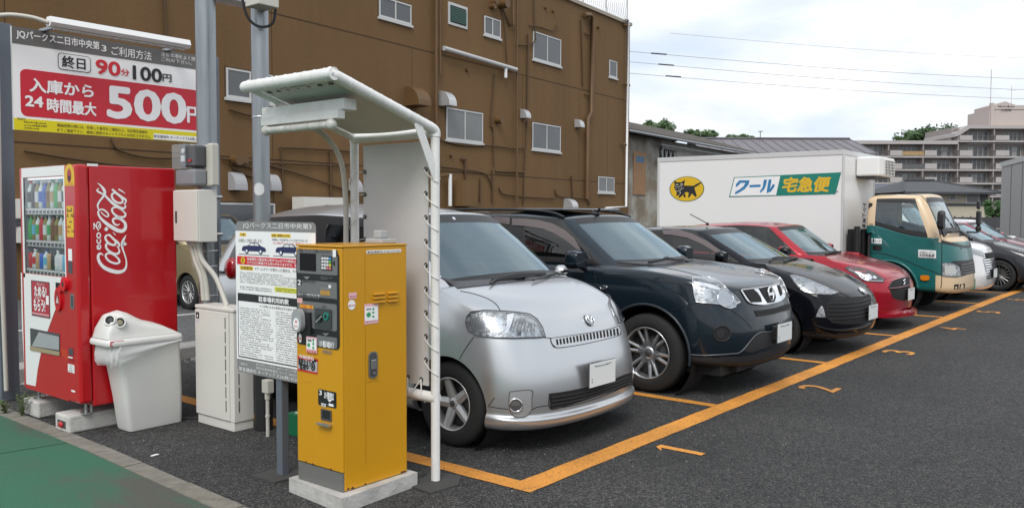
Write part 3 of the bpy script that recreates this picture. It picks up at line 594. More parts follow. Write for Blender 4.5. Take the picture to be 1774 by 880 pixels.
# lamp bracket under the roof with its tube
mb = MB(); mb.box((3.02, 3.60, 2.155), (3.11, 4.34, 2.215), 0, bev=.004); mb.box((2.99, 3.62, 2.105), (3.045, 4.31, 2.155), 0, bev=.004); lb = mb.build('lamp_bracket', WP, t_)
mb = MB(); mb.cyl((2.995, 3.68, 2.075), (2.995, 4.26, 2.075), .021, 0, 14); mb.ball((2.995, 3.675, 2.075), .033); mb.ball((2.995, 4.26, 2.075), .030); mb.build('lamp_tube', mat('milky_tube', (.66, .66, .62), .35, nscale=30, namt=.2, col2=(.40, .39, .35)), lb)
mb = MB(); mb.tube(cat_rom([(3.02, 4.22, 2.10), (3.15, 4.25, 2.13), (3.38, 4.26, 2.10), (3.54, 4.265, 1.95), (3.590, 4.27, 1.70), (3.592, 4.27, 1.3), (3.592, 4.27, .1)], 6), .017, 0, 10); mb.build('conduit', M_CREAM, t_)
mb = MB(); mb.prism([(3.47, 3.60), (3.45, 3.38), (3.66, 3.36), (3.80, 3.46), (3.76, 3.62)], (0, 0, .010), XA, YA, .01); mb.prism([(3.5, 4.34), (3.5, 4.14), (3.76, 4.12), (3.76, 4.34)], (0, 0, .010), XA, YA, .01); mb.build('footing', MATS['mortar_patch'], t_)
settle(t_)
t_ = thing('green_box', 'low green box on the asphalt behind the yellow machine', 'box', (3.95, 5.05, 0))
mb = MB(); mb.prism(rrect(3.75, 4.78, 4.12, 5.14, .03), (0, 0, .15), XA, YA, .15, 0); mb.build('tub', mat('green_plastic', (.01, .17, .07), .4), t_)
mb = MB(); mb.prism(rrect(3.79, 4.82, 4.08, 5.10, .02), (0, 0, .153), XA, YA, .02, 0); mb.build('contents', mat('cream_card', (.62, .60, .52), .7), t_); settle(t_)

# ------------------------------------------------------------------ vending machine
VX, VY0, VY1, VZ0, VZ1 = 2.80, 6.25, 7.22, .185, 1.94
RED = mat('vending_red', (.50, .006, .012), .28, coat=.35, nscale=1.2, namt=.4, col2=(.44, .005, .010))
t_ = thing('vending_machine', 'tall red drinks vending machine with three rows of bottles, standing on concrete blocks', 'vending machine', (3.17, 6.73, .16))
mb = MB(); mb.box((VX+.0905, VY0+.004, VZ0), (3.56, VY1-.004, VZ1), 0, bev=.012); body = mb.build('cabinet', RED, t_)
V = Pl((VX, 0, 0), (0, -1, 0), ZA)
# the display opening
wa0, wb0 = -7.165, 1.125; wa1, wb1 = -6.452, 1.862
mb = MB()
mb.box((VX-.005, VY0, VZ0+.03), (VX+.088, 6.452, VZ1+.002), 0, bev=.02); mb.box((VX-.005, 7.165, VZ0+.03), (VX+.088, VY1, VZ1+.002), 0, bev=.014)
mb.box((VX-.002, 6.44, VZ0+.03), (VX+.088, 7.18, 1.125), 0); mb.box((VX-.002, 6.44, 1.862), (VX+.088, 7.18, VZ1), 0)
door = mb.build('door', RED, t_)
mb = MB(); V.rect(mb, (-7.17, 1.866), (-6.43, 1.938), .006, .004, 0, False, .004); V.text(mb, 'Coca-Cola', (-6.86, 1.882), (-6.74, 1.92), .0068, 1, .01)
V.rect(mb, (-7.185, 1.09), (-7.15, 1.87), .0045, .004, 0, False); V.rect(mb, (-6.452, 1.09), (-6.425, 1.87), .0045, .004, 0, False)
V.poly(mb, [(37, 472.5), (114, 481), (113, 492), (103, 520), (98, 533), (88, 560), (74, 600), (66, 640), (62.5, 668.5), (44.5, 664.5), (39, 560)], .0045, .004, 0)
mb.build('white_front_panel', [M_WHITE, M_RED], door)
# dispensing slot, poster, buttons
mb = MB(); V.rect(mb, (53.5, 568), (105, 616), .006, .004, 0, r=.005); mb.build('slot_recess', M_DARKGREY, door)
mb = MB(); V.poly(mb, [(57, 599), (69, 575), (104, 583), (104, 606)], .009, .003, 0); V.poly(mb, [(54, 599), (105, 609), (105, 616), (54, 606)], .010, .003, 1); mb.build('slot_flap', [mat('frosted_flap', (.36, .37, .38), .25), mat('tan_lip', (.33, .27, .16), .5)], door)
mb = MB(); V.rect(mb, (55, 485), (88.5, 552), .006, .003, 0, r=.003); V.rect(mb, (56.5, 487), (87.5, 550), .0072, .001, 1); V.text(mb, 'ためる!', (62, 512), (82, 497), .0085, 2, .04); V.text(mb, 'もらう!', (61, 537), (80, 520), .0085, 2, .04); V.rect(mb, (81.5, 512), (86.5, 528), .0085, .001, 2); V.rect(mb, (57.5, 540), (87, 548.5), .0085, .001, 3); V.text(mb, 'スマホで', (62, 518.3), (73, 514), .0085, 2, .01)
V.text(mb, 'キャンペーン', (66, 494.5), (79, 490.5), .0085, 2, .01)
mb.build('poster', [M_DARKGREY, mat('poster_red', (.42, .02, .04), .4), M_INKW, mat('poster_pink', (.60, .30, .32), .4)], door)
mb = MB(); V.rect(mb, (97.5, 489), (107, 501), .006, .003, 0, r=.002); mb.build('coin_display', M_SCREEN, door)
mb = MB(); c = V.p(103.5, 518); V.poly(mb, ell(*c, .050, .088, 28), .018, .016, 0, False); V.poly(mb, ell(c[0], c[1]+.004, .034, .062, 24), .0185, .0005, 1, False); V.poly(mb, [(c[0]-.022, c[1]-.028), (c[0]+.026, c[1]-.028), (c[0]+.004, c[1]+.03)], .0195, .0005, 2, False)
c = V.p(116, 492); V.poly(mb, ell(*c, .038, .052, 20), .03, .03, 0, False); V.poly(mb, ell(*c, .014, .02, 14), .0305, .0005, 3, False); V.poly(mb, [(107, 493), (112, 497), (109, 506), (105, 503)], .02, .02, 0); mb.build('coin_inlet', [mat('bright_red_plastic', (.60, .01, .02), .25), mat('deep_red', (.33, .005, .01), .3), mat('slot_arrow', (.6, .5, .5), .4), M_BLACK], door)
mb = MB(); V.rect(mb, (123, 508.5), (130, 536), .0075, .004, 0, r=.018); V.rect(mb, (124.5, 511), (128.5, 533), .0085, .001, 1, r=.012); mb.build('lock', [MATS['handle_metal'], M_DARKGREY], door)
mb = MB(); V.rect(mb, (119.5, 600.5), (129.5, 627.5), .0065, .003, 0, r=.004); V.rect(mb, (121, 603), (128.5, 616), .0075, .001, 1); V.rect(mb, (120.5, 617), (128, 620.5), .012, .006, 2); mb.build('coin_return', [mat('deep_red', (.33, .005, .01), .3), M_DARKGREY, M_INKW], door)
mb = MB(); V.rect(mb, (119, 629.5), (130.5, 646.5), .0065, .001, 0); V.lines(mb, *V.p(120.5, 644), *V.p(129, 633), 4, 3, .0072, 4); V.rect(mb, (125, 674.5), (131.5, 679.5), .0065, .001, 0); V.rect(mb, (119.5, 431), (126.5, 452), .0065, .001, 0); V.rect(mb, (119.5, 452.5), (127, 474), .0065, .002, 2)
V.rect(mb, (116.5, 357), (129.5, 411), .0065, .001, 1); V.lines(mb, *V.p(118, 387), *V.p(128.5, 359), 3, 3, .0072, 9, .7); V.lines(mb, *V.p(118, 404), *V.p(128.5, 389), 2, 4, .0072, 10, .7)
a, b = V.p(121.5, 304); V.poly(mb, [(a-.078+.0, b-.075), (a+.078, b-.075)]+[(a+.078*math.cos(R(q)), b+.0+.082*math.sin(R(q))) for q in range(0, 181, 18)], .0065, .001, 1, False)
V.poly(mb, ell(a, b-.003, .032, .052, 18), .0075, .001, 4, False); V.rect(mb, (a-.016, b-.035), (a+.016, b-.005), .0085, .001, 3, False); V.lines(mb, *V.p(116.5, 321.5), *V.p(127.5, 316.5), 1, 5, .0072, 19, .7)
mb.build('door_stickers', [M_INKW, mat('sticker_yellow', (.72, .45, .02), .45), M_DARKGREY, M_INK, mat('deep_red', (.33, .005, .01), .3), mat('sticker_red', (.6, .03, .02), .45)], door)
# orange flame print low on the door
mb = MB(); V.poly(mb, [(74, 602), (84, 604), (94, 609), (105, 608), (118, 622), (118, 640), (104, 632), (94, 637), (84, 628), (70, 630)], .0018, .0006, 0); V.poly(mb, [(105, 604), (116, 606), (118, 624), (108, 616)], .0024, .0006, 0); mb.build('orange_print', mat('orange_print_ink', (.52, .065, .008), .35, nscale=9, namt=.3, col2=(.50, .02, .010)), door)
# inside of the display
mb = MB(); mb.box((VX+.087, 6.45, 1.12), (VX+.089, 7.17, 1.87), 0); mb.box((VX+.006, 7.1625, 1.127), (VX+.086, 7.1645, 1.86), 0); mb.box((VX+.006, 6.4525, 1.127), (VX+.086, 6.455, 1.86), 0)
dsp = mb.build('display_box', mat('display_white', (.34, .39, .43), .4), door)
# opening is cut in cabinet front: cabinet starts behind; make shallow box only
rows = [(1.640, .21, 0), (1.395, .195, 1), (1.175, .150, 2)]
LB = [mat('label_%s' % n_, c_, .3) for n_, c_ in (('red', (.45, .01, .02)), ('blue', (.02, .10, .45)), ('green', (.05, .35, .10)), ('brown', (.16, .07, .02)), ('white', (.62, .64, .66)), ('yellow', (.60, .45, .03)), ('black', (.02, .02, .02)), ('sky', (.10, .40, .60)), ('tan', (.45, .30, .14)))]
PET = mat('clear_bottle', (.55, .62, .62), .08, spec=.8)
seqs = [[6, 6, 4, 1, 1, 3, 8, 2, 4, 6], [2, 7, 2, 0, 4, 2, 3, 3, 8, 4], [0, 0, 8, 1, 7, 8, 6, 4, 4, 7]]
for (z, h, k) in rows:
    mb = MB(); mb.box((VX+.012, 6.455, z-.062), (VX+.07, 7.162, z-.012), 0, bev=.004)
    for i in range(11):
        y = 7.135-.064*i; mb.box((VX+.009, y-.018, z-.050), (VX+.0125, y+.018, z-.028), 1); mb.box((VX+.0085, y-.008, z-.026), (VX+.0125, y+.008, z-.018), 2)
    mb.build('price_strip', [mat('strip_silver', (.60, .61, .62), .3, .4), M_DARKGREY, mat('button_white', (.75, .75, .75), .4)], door)
    for i in range(10):
        y = 7.12-.066*i; q = seqs[k][i]; r = .026 if k < 2 else .029
        mb = MB(); T = Matrix.Translation((VX+.042, y, z-.010))
        if k == 2 and i % 3 != 1: mb.lathe([(0, 0), (r*.85, 0), (r, .008), (r, h*.72), (r*.8, h*.80), (0, h*.80)], T, 0, 14)
        else:
            mb.lathe([(0, 0), (r*.9, 0), (r, .006), (r, h*.22)], T, 1, 14); mb.lathe([(r+.0005, h*.22), (r+.0005, h*.60)], T, 0, 14); mb.lathe([(r, h*.60), (r*.95, h*.68), (r*.45, h*.86), (r*.42, h*.93)], T, 1, 14); mb.lathe([(r*.5, h*.91), (r*.5, h), (0, h)], T, 2, 12)
        mb.build('sample_bottle', [LB[q], [PET, LB[q], mat('tea_bottle', (.22, .20, .05), .1)][(i+k) % 3], M_INKW if i % 2 else LB[(q+3) % 9]], door)
gm_ = mat('display_glass', (1, 1, 1), .0); tg = gm_.node_tree; tg.nodes.clear()
def glassmat(mt, tint, refl=.9, rough=0.0, f=1.45, dens=0, rc=None):
    t = mt.node_tree; t.nodes.clear(); o = t.nodes.new('ShaderNodeOutputMaterial'); tr = t.nodes.new('ShaderNodeBsdfTransparent'); tr.inputs[0].default_value = (*tint, 1)
    gl = t.nodes.new('ShaderNodeBsdfGlossy'); gl.inputs[0].default_value = (*(rc or (refl, refl, refl)), 1); gl.inputs['Roughness'].default_value = rough
    lw = t.nodes.new('ShaderNodeLayerWeight'); lw.inputs[0].default_value = .5; pw = t.nodes.new('ShaderNodeMath'); pw.operation = 'POWER'; pw.inputs[1].default_value = 4; t.links.new(lw.outputs['Facing'], pw.inputs[0])
    d0 = max(dens, .045); ad_ = t.nodes.new('ShaderNodeMath'); ad_.operation = 'MULTIPLY_ADD'; ad_.inputs[1].default_value = 1-d0; ad_.inputs[2].default_value = d0; ad_.use_clamp = True; t.links.new(pw.outputs[0], ad_.inputs[0])
    mxs = t.nodes.new('ShaderNodeMixShader'); t.links.new(ad_.outputs[0], mxs.inputs[0]); t.links.new(tr.outputs[0], mxs.inputs[1]); t.links.new(gl.outputs[0], mxs.inputs[2]); t.links.new(mxs.outputs[0], o.inputs[0]); return mt
glassmat(gm_, (.93, .95, .95), .9)
mb = MB(); mb.add([(VX+.003, 7.165, 1.125), (VX+.003, 6.452, 1.125), (VX+.003, 6.452, 1.862), (VX+.003, 7.165, 1.862)], [(0, 1, 2, 3)], 0); mb.build('display_window', gm_, door)
mb = MB(); mb.box((VX+.03, 6.47, 1.848), (VX+.055, 7.15, 1.860), 0); mb.build('display_lamp', mat('lit_tube', (.9, .9, .9), .5, emit=((.9, .95, 1), .7)), door)
mb = MB()
for y in (6.33, 7.13): mb.cyl((VX+.07, y, .128), (VX+.07, y, .20), .011, 0, 10); mb.cyl((VX+.07, y, .128), (VX+.07, y, .14), .04, 0, 16); mb.cyl((VX+.10, y-.02, .13), (VX+.10, y-.02, .20), .009, 0, 10)
for y in (6.33, 7.13): mb.cyl((3.48, y, .128), (3.48, y, .20), .02, 0, 10)
mb.build('levelling_feet', mat('zinc', (.5, .5, .5), .3, .9), t_)
# script lettering on the side
SV = Pl((0, VY0+.004, 0), XA, ZA); mb = MB()
def cc(pts, wds, closed=False):
    ab = [SV.p(150+x/4.8875, 305+y/4.8875) for x, y in pts]; k_ = .0009; SV.ribbon(mb, ab, [w*k_ for w in (wds if isinstance(wds, list) else [wds]*len(pts))], .0018+.0002*(len(mb.f) % 5), 0, closed, 7)
cc([(142, 672), (122, 657), (104, 662), (97, 690), (112, 735), (150, 775), (205, 800), (265, 812), (312, 800), (334, 765), (334, 710), (318, 655), (303, 612), (300, 575), (312, 540), (334, 500)], [4, 14, 20, 22, 24, 28, 32, 30, 24, 16, 12, 12, 16, 24, 20, 3])
cc([(300, 590), (318, 580), (338, 580), (322, 566), (306, 560)], [10, 18, 4, 14, 10])
cc([(176, 655), (160, 672), (172, 702), (205, 728), (250, 740), (276, 728), (268, 700), (235, 672), (200, 655)], [16, 16, 16, 16, 18, 18, 16, 12, 14], True)
cc([(198, 588), (182, 570), (164, 582), (168, 612), (196, 640), (240, 660), (272, 650), (274, 622), (252, 590)], [4, 14, 18, 18, 18, 20, 18, 12, 4])
cc([(176, 500), (158, 516), (166, 546), (196, 574), (232, 584), (244, 566), (228, 534), (200, 508)], [14, 16, 18, 18, 18, 14, 12, 12], True)
cc([(222, 476), (244, 500)], [5, 8]); cc([(186, 492), (224, 530), (262, 562), (276, 586), (268, 604)], [14, 18, 20, 16, 5])
cc([(158, 462), (174, 436)], [26, 26])
cc([(110, 286), (96, 310), (112, 348), (150, 388), (205, 428), (262, 460), (305, 464), (328, 436), (322, 396), (288, 366), (246, 356), (222, 372), (232, 402), (258, 416), (280, 406)], [10, 14, 18, 24, 30, 32, 30, 26, 24, 20, 20, 18, 16, 14, 4])
cc([(100, 300), (124, 282), (158, 296), (184, 326), (176, 344), (150, 334), (120, 306)], [10, 12, 14, 12, 12, 10, 8])
cc([(228, 268), (214, 288), (230, 320), (272, 346), (316, 346), (328, 322), (302, 292), (262, 268)], [14, 16, 18, 18, 18, 16, 12, 12], True)
cc([(104, 104), (88, 122), (108, 140), (146, 158), (184, 196), (232, 240), (286, 270), (318, 272), (328, 252), (312, 228)], [4, 14, 16, 14, 20, 24, 22, 18, 12, 4])
cc([(102, 286), (92, 252), (106, 218), (134, 182), (152, 150), (146, 118), (120, 84), (90, 58)], [10, 14, 14, 16, 22, 24, 14, 2])
cc([(232, 144), (212, 162), (222, 196), (256, 224), (292, 228), (304, 208), (284, 176), (256, 150)], [14, 16, 18, 18, 18, 14, 12, 12], True)
cc([(214, 112), (256, 150), (304, 186), (328, 200), (330, 222), (316, 238)], [16, 20, 22, 18, 14, 4]); cc([(268, 112), (300, 130), (326, 150)], [14, 10, 3])
mb.text('ecoる', SV.w(*SV.p(175.5, 432.5), .002), ZA, -XA, SV.p(163, 384)[1]-SV.p(163, 433)[1], SV.p(175.5, 400)[0]-SV.p(162.5, 400)[0], 0, .03)
SV.rect(mb, (150.5, 283.5), (169.5, 288.5), .0016, .001, 0)
mb.build('script_lettering', M_INKW, body)
settle(t_)
for (x0, y0, x1, y1, lab) in ((2.742, 6.32, 3.60, 6.55, 'worn concrete block under the near end of the red vending machine'), (2.80, 6.98, 3.60, 7.26, 'worn concrete block under the far end of the red vending machine, beside weeds')):
    M_BLK = mat('painted_concrete_block', (.58, .57, .54), .85, nscale=6, namt=.25, col2=(.36, .35, .33), bump=.4, bscale=40)
    t2 = thing('concrete_block', lab, 'block', ((x0+x1)/2, (y0+y1)/2, 0), 0, 'concrete blocks under the vending machine')
    mb = MB(); mb.box((x0, y0, 0), (x1, y1, .128), 0, bev=.014); mb.build('block', M_BLK, t2)
    if y0 < 6.5:
        mb = MB(); mb.box((x0-.004, y0+.05, .03), (x0+.002, y1-.05, .085), 0, bev=.003); mb.build('socket', M_DARKGREY, t2)
        mb = MB(); mb.ball((x0-.008, y0+.115, .055), (.012, .035, .022)); mb.build('red_reflector', mat('reflector_red', (.45, .01, .015), .3), t2)
    settle(t2)

# ------------------------------------------------------------------ bottle bin
t_ = thing('recycling_bin', 'pale grey plastic can and bottle bin, bag under its lid, beside the red machine', 'bin', (3.24, 6.13, 0))
BINM = mat('bin_plastic', (.70, .695, .67), .42, nscale=4, namt=.3, col2=(.64, .635, .61))
def loft(mb, secs, mi=0, caps=True, smooth=True):
    n = len(secs[0]); vs = [p for s in secs for p in s]; fs = [(i*n+j, i*n+(j+1) % n, (i+1)*n+(j+1) % n, (i+1)*n+j) for i in range(len(secs)-1) for j in range(n)]
    mb.add(vs, fs, mi, None, smooth)
    if caps: mb.add(secs[0], [list(range(n))[::-1]], mi); mb.add(secs[-1], [list(range(n))], mi)
def rsec(x0, y0, x1, y1, z, r, rot=0, n=5):
    P = rrect(x0, y0, x1, y1, r, n); c = ((x0+x1)/2, (y0+y1)/2); return [(c[0]+(a-c[0])*math.cos(rot)-(b-c[1])*math.sin(rot), c[1]+(a-c[0])*math.sin(rot)+(b-c[1])*math.cos(rot), z) for a, b in P]
rt = .02
mb = MB(); loft(mb, [rsec(3.045, 6.035, 3.465, 6.225, 0.004, .03, rt), rsec(3.035, 6.03, 3.467, 6.228, .03, .035, rt), rsec(3.005, 6.01, 3.462, 6.232, .25, .04, rt), rsec(2.975, 5.99, 3.448, 6.236, .42, .045, rt), rsec(2.94, 5.97, 3.43, 6.24, .60, .05, rt), rsec(2.93, 5.965, 3.43, 6.242, .645, .05, rt)])
mb.build('tub', BINM, t_)
bag = MB(); rb = random.Random(4); ring = []
for q in range(9):
    f = q/8; gr = .008+.018*math.sin(f*3.0)**.8; s_ = rsec(2.90-gr, 5.955-gr*.8, 3.43+gr*.5, 6.236, .66, .06, rt, 9); o_ = []
    for i, (x, y, z_) in enumerate(s_):
        drop = .165*max(.18, 1-(x-2.86)/.60)
        wv = .006*math.sin(i*1.9+q*.8)+.004*math.sin(i*4.3-q*1.7)
        o_.append((x+wv+rb.uniform(-.002, .002), min(6.24, y+wv), z_-drop*f+(.012*math.sin(i*1.3) if q > 5 else 0)))
    ring.append(o_)
loft(bag, ring, 0, False); bgm = mat('clear_bag', (.88, .88, .88), .22); bgm.node_tree.nodes['Principled BSDF'].inputs['Alpha'].default_value = .55; bag.build('bag', bgm, t_)
mb = MB(); loft(mb, [rsec(2.855, 5.935, 3.425, 6.245, .655, .045, rt), rsec(2.85, 5.93, 3.43, 6.247, .672, .045, rt), rsec(2.855, 5.935, 3.425, 6.245, .69, .045, rt), rsec(2.867, 5.945, 3.41, 6.243, .698, .04, rt)])
prof = [(2.87, .702, .122), (2.885, .80, .12), (2.92, .872, .118), (3.00, .893, .112), (3.06, .872, .11), (3.12, .835, .115), (3.17, .81, .12), (3.24, .79, .123), (3.31, .762, .127), (3.37, .728, .13), (3.405, .700, .13)]
secs = []
for x, z, hw in prof:
    s_ = []
    for j in range(13):
        a = math.pi*j/12; yy = 6.095-math.cos(a)*(hw+(.02 if x > 3.1 else .012)*0); zz = .700+(z-.700)*min(1, (math.sin(a)**.55)); s_.append((x, yy, zz))
    secs.append(s_)
n = 13; mb.add([p for s in secs for p in s], [(i*n+j, i*n+j+1, (i+1)*n+j+1, (i+1)*n+j) for i in range(len(secs)-1) for j in range(n-1)], 0, None, True)
lid = mb.build('lid', BINM, t_)
lbv = BVHTree.FromPolygons([v.co.copy() for v in lid.data.vertices], [list(p.vertices) for p in lid.data.polygons])
for (u, v) in ((191, 555), (207.5, 558.5)):
    d = ray(u, v).normalized(); hh = lbv.ray_cast(CAM, d); c = hh[0] or Vector((2.95, 6.05, .83)); nrm = (hh[1] if hh[0] and hh[1].dot(d) < 0 else -(hh[1] or d)); nrm = (nrm*.5-d*.35+Vector((-.2, -.25, .1))).normalized()
    T = Matrix.Translation(c) @ nrm.to_track_quat('Z', 'Y').to_matrix().to_4x4() @ Matrix.Diagonal((1, 1, 1, 1)); mb = MB()
    mb.lathe([(.030, .012), (.036, .016), (.042, .012), (.046, -.025)], T, 0, 22); mb.lathe([(.0, .006), (.033, .006), (.033, .013)], T, 1, 22); mb.lathe([(0, .007), (.016, .007), (.020, .0065)], T, 2 if u > 200 else 1, 14); mb.build('bottle_mouth', [BINM, M_BLACK, mat('can_end', (.30, .27, .18), .4, .6)], lid)
BP = Pl((0, 5.933, 0), XA, ZA); FP = Pl((2.853, 0, 0), (0, -1, 0), ZA)
mb = MB(); BP.rect(mb, (2.865, .660), (2.965, .695), .002, .001, 0, False, .004); BP.text(mb, 'あきかん', (2.872, .667), (2.925, .689), .0035, 1, .02, False); BP.text(mb, 'あきびん', (2.872, .667), (2.925, .689), -.0035, 1, .02, False)
BP.poly(mb, ell(2.938, .678, .008, .009, 10), .0035, .0005, 1, False); BP.poly(mb, ell(2.954, .678, .008, .009, 10), .0035, .0005, 1, False); mb.build('label', [mat('label_cherry', (.55, .02, .04), .4), M_INKW], lid)
settle(t_)

# ------------------------------------------------------------------ electrical cabinet on the ground
t_ = thing('power_cabinet', 'cream metal power cabinet on the ground between the bin and the parking rules sign', 'cabinet', (3.61, 5.70, 0))
CR = mat('cream_enamel', (.70, .68, .63), .4, coat=.1, nscale=3, namt=.35, col2=(.65, .63, .58))
mb = MB(); mb.box((3.535, 5.46, 0), (3.70, 5.94, .065), 0, bev=.004); mb.build('base', CR, t_)
mb = MB(); mb.box((3.532, 5.452, .066), (3.70, 5.945, .875), 0, bev=.006); bd = mb.build('housing', CR, t_)
mb = MB(); mb.box((3.524, 5.445, .876), (3.708, 5.952, .905), 0, bev=.008); mb.build('top_cover', CR, t_)
mb = MB(); mb.box((3.522, 5.50, .075), (3.5315, 5.944, .868), 0, bev=.003); fd = mb.build('door', CR, t_)
mb = MB()
for k in range(7): z = .14+.102*k; mb.box((3.5195, 5.535, z), (3.5222, 5.543, z+.082), 0); mb.box((3.570, 5.4495, z), (3.577, 5.4522, z+.082), 0)
mb.build('louvre_slots', mat('slot_shadow', (.06, .055, .05), .7), bd)
C_ = Pl((3.522, 0, 0), (0, -1, 0), ZA); mb = MB(); C_.rect(mb, (-5.93, .80), (-5.885, .848), .001, .0008, 0, False); C_.rect(mb, (-5.93, .772), (-5.885, .792), .001, .0008, 1, False); C_.poly(mb, [(-5.918, .812), (-5.897, .812), (-5.9075, .838)], .002, .0005, 2, False); C_.text(mb, '高圧注意', (-5.927, .776), (-5.888, .788), .002, 0, .02); mb.build('sticker', [M_INK, mat('pale_lilac_paper', (.55, .55, .62), .5), M_INKW], fd)
settle(t_)

# ------------------------------------------------------------------ two galvanised poles
t_ = thing('lamp_pole', 'steel pole behind the bin with the meter and switch box strapped to it', 'pole', (3.74, 6.10, 0))
mb = MB(); mb.cyl((3.74, 6.10, 0), (3.74, 6.10, 3.9), .0775, 0, 24); mb.build('shaft', M_GALV, t_)
mb = MB(); mb.box((3.735, 6.02, 3.285), (4.12, 6.14, 3.325), 0, bev=.012); mb.box((3.80, 5.96, 3.262), (4.11, 6.16, 3.288), 0, bev=.01); mb.build('lamp_arm', M_WHITE, t_)
mb = MB()
for z in (1.18, 1.30, .95): mb.lathe([(.0785, -.006), (.083, 0), (.0785, .006)], Matrix.Translation((3.74, 6.10, z)), 0, 20)
for z in (1.43, 1.72): mb.cyl((3.74, 6.015, z), (3.80, 6.0, z), .014, 0, 10)
mb.build('clamp_band', mat('zinc', (.5, .5, .5), .3, .9), t_); settle(t_)
t_ = thing('switch_box', 'pale grey box with conduits below it, strapped to a steel pole under the meter', 'switch box', (3.56, 6.0, 1.375))
mb = MB(); mb.box((3.50, 5.835, 1.378), (3.655, 6.175, 1.772), 0, bev=.006); hb = mb.build('housing', CR, t_)
mb = MB(); mb.box((3.488, 5.838, 1.384), (3.4995, 6.172, 1.766), 0, bev=.004); dd = mb.build('door', CR, t_)
mb = MB(); mb.box((3.484, 6.118, 1.52), (3.4885, 6.142, 1.61), 0, bev=.004); mb.build('handle', M_DARKGREY, dd)
mb = MB()
for i, (y, y2, x2, z2) in enumerate(((6.05, 5.95, 3.60, .93), (6.0, 5.93, 3.62, .93), (5.95, 5.70, 3.64, .9))):
    mb.tube(cat_rom([(3.57, y, 1.385), (3.57, y, 1.34), (3.575, y-.03, 1.24), (x2-.01, y2+(.12 if i == 2 else .01), 1.10), (x2, y2, z2)], 6), .019, 0, 10)
    mb.cyl((3.57, y, 1.345), (3.57, y, 1.38), .026, 0, 10)
mb.build('conduits', M_CREAM, t_); settle(t_)
t_ = thing('electricity_meter', 'clear fronted electricity meter above the pale grey switch box on its pole', 'meter', (3.6, 6.0, 1.80))
mb = MB(); mb.box((3.585, 5.79, 1.80), (3.65, 5.86, 2.12), 0, bev=.012); mb.box((3.60, 5.80, 1.80), (3.655, 6.12, 2.11), 0, bev=.006); mb.build('back_board', M_CREAM, t_)
mb = MB(); mb.box((3.50, 5.88, 1.945), (3.60, 6.09, 2.105), 0, bev=.012); mt_ = mb.build('meter_body', mat('meter_dark', (.09, .09, .095), .4), t_)
mb = MB(); gl2 = mat('meter_cover', (1, 1, 1), 0); glassmat(gl2, (.82, .85, .86), .9, 0.05, 1.5, .12); mb.add([(3.475, 6.155, 1.93), (3.475, 5.965, 1.93), (3.475, 5.965, 2.115), (3.475, 6.155, 2.115), (3.59, 5.965, 1.93), (3.59, 5.965, 2.115), (3.59, 6.155, 1.93), (3.59, 6.155, 2.115)], [(0, 1, 2, 3), (1, 4, 5, 2), (3, 2, 5, 7), (0, 6, 4, 1)], 0); mb.build('clear_cover', gl2, t_)
mb = MB(); mb.box((3.492, 6.01, 1.985), (3.499, 6.06, 2.03), 0); mb.box((3.492, 5.92, 1.98), (3.499, 5.96, 2.0), 1); mb.cyl((3.49, 6.03, 2.065), (3.499, 6.03, 2.065), .018, 0, 14); mb.build('dial', [M_INKW, MATS['reflector_red']], mt_)
mb = MB(); mb.box((3.49, 5.87, 1.805), (3.60, 6.14, 1.925), 0, bev=.015); mb.build('terminal_cover', mat('mid_grey_plastic', (.24, .25, .27), .4), t_); settle(t_)
t_ = thing('utility_pole', 'plain steel pole with a black lower sleeve, standing behind the parking rules sign', 'pole', (3.72, 5.36, 0))
mb = MB(); mb.cyl((3.72, 5.36, .0), (3.72, 5.36, 3.9), .062, 0, 24); mb.build('shaft', M_GALV, t_)
mb = MB(); mb.cyl((3.72, 5.36, 0), (3.72, 5.36, .50), .066, 0, 24); mb.build('rubber_sleeve', M_BLACK, t_)
mb = MB(); mb.lathe([(.0625, -.008), (.066, 0), (.0625, .008)], Matrix.Translation((3.72, 5.36, 2.29)), 0, 20); mb.build('joint_ring', mat('zinc', (.5, .5, .5), .3, .9), t_)
mb = MB(); mb.lathe([(.0632, -.045), (.0632, .045)], Matrix.Translation((3.72, 5.36, 1.77)), 0, 40, True); 
mb = MB(); vs = []; 
for a in range(-7, 8):
    ang = R(218+a*5); hh = .045*math.sqrt(max(0, 1-(a/7.6)**2)); vs.append((3.72+.0635*math.cos(ang), 5.36+.0635*math.sin(ang), 1.77, hh))
mb.add([(x, y, z+h) for x, y, z, h in vs]+[(x, y, z-h) for x, y, z, h in vs], [(i, i+1, i+16, i+15) for i in range(14)], 0); mb.build('round_sticker', mat('faded_sticker', (.60, .60, .60), .5), t_)
settle(t_)
t_ = thing('junction_box', 'small cream junction box with black loop of cable, high on the sleeved pole', 'junction box', (3.62, 5.30, 3.03))
mb = MB(); mb.box((3.56, 5.14, 3.045), (3.73, 5.30, 3.22), 0, bev=.006); jb = mb.build('box', M_CREAM, t_)
mb = MB(); mb.tube(cat_rom([(3.55, 5.34, 3.25), (3.57, 5.33, 3.05), (3.61, 5.30, 2.95), (3.67, 5.26, 2.92), (3.73, 5.22, 2.95), (3.745, 5.2, 3.05)], 6), .010, 0, 8); mb.build('cable', M_BLACK, t_); settle(t_)
t_ = thing('ground_outlet', 'small cream outlet box on a thin conduit rising from the asphalt beside the black sleeve', 'outlet box', (3.62, 5.17, 0))
mb = MB(); mb.box((3.595, 5.13, .315), (3.65, 5.205, .41), 0, bev=.006); mb.build('box', M_CREAM, t_); mb = MB(); mb.cyl((3.62, 5.17, 0), (3.62, 5.17, .31), .013, 0, 10); mb.cyl((3.62, 5.17, .27), (3.62, 5.17, .315), .019, 0, 10); mb.cyl((3.62, 5.17, .14), (3.62, 5.17, .155), .017, 0, 10); mb.build('conduit', M_CREAM, t_); settle(t_)

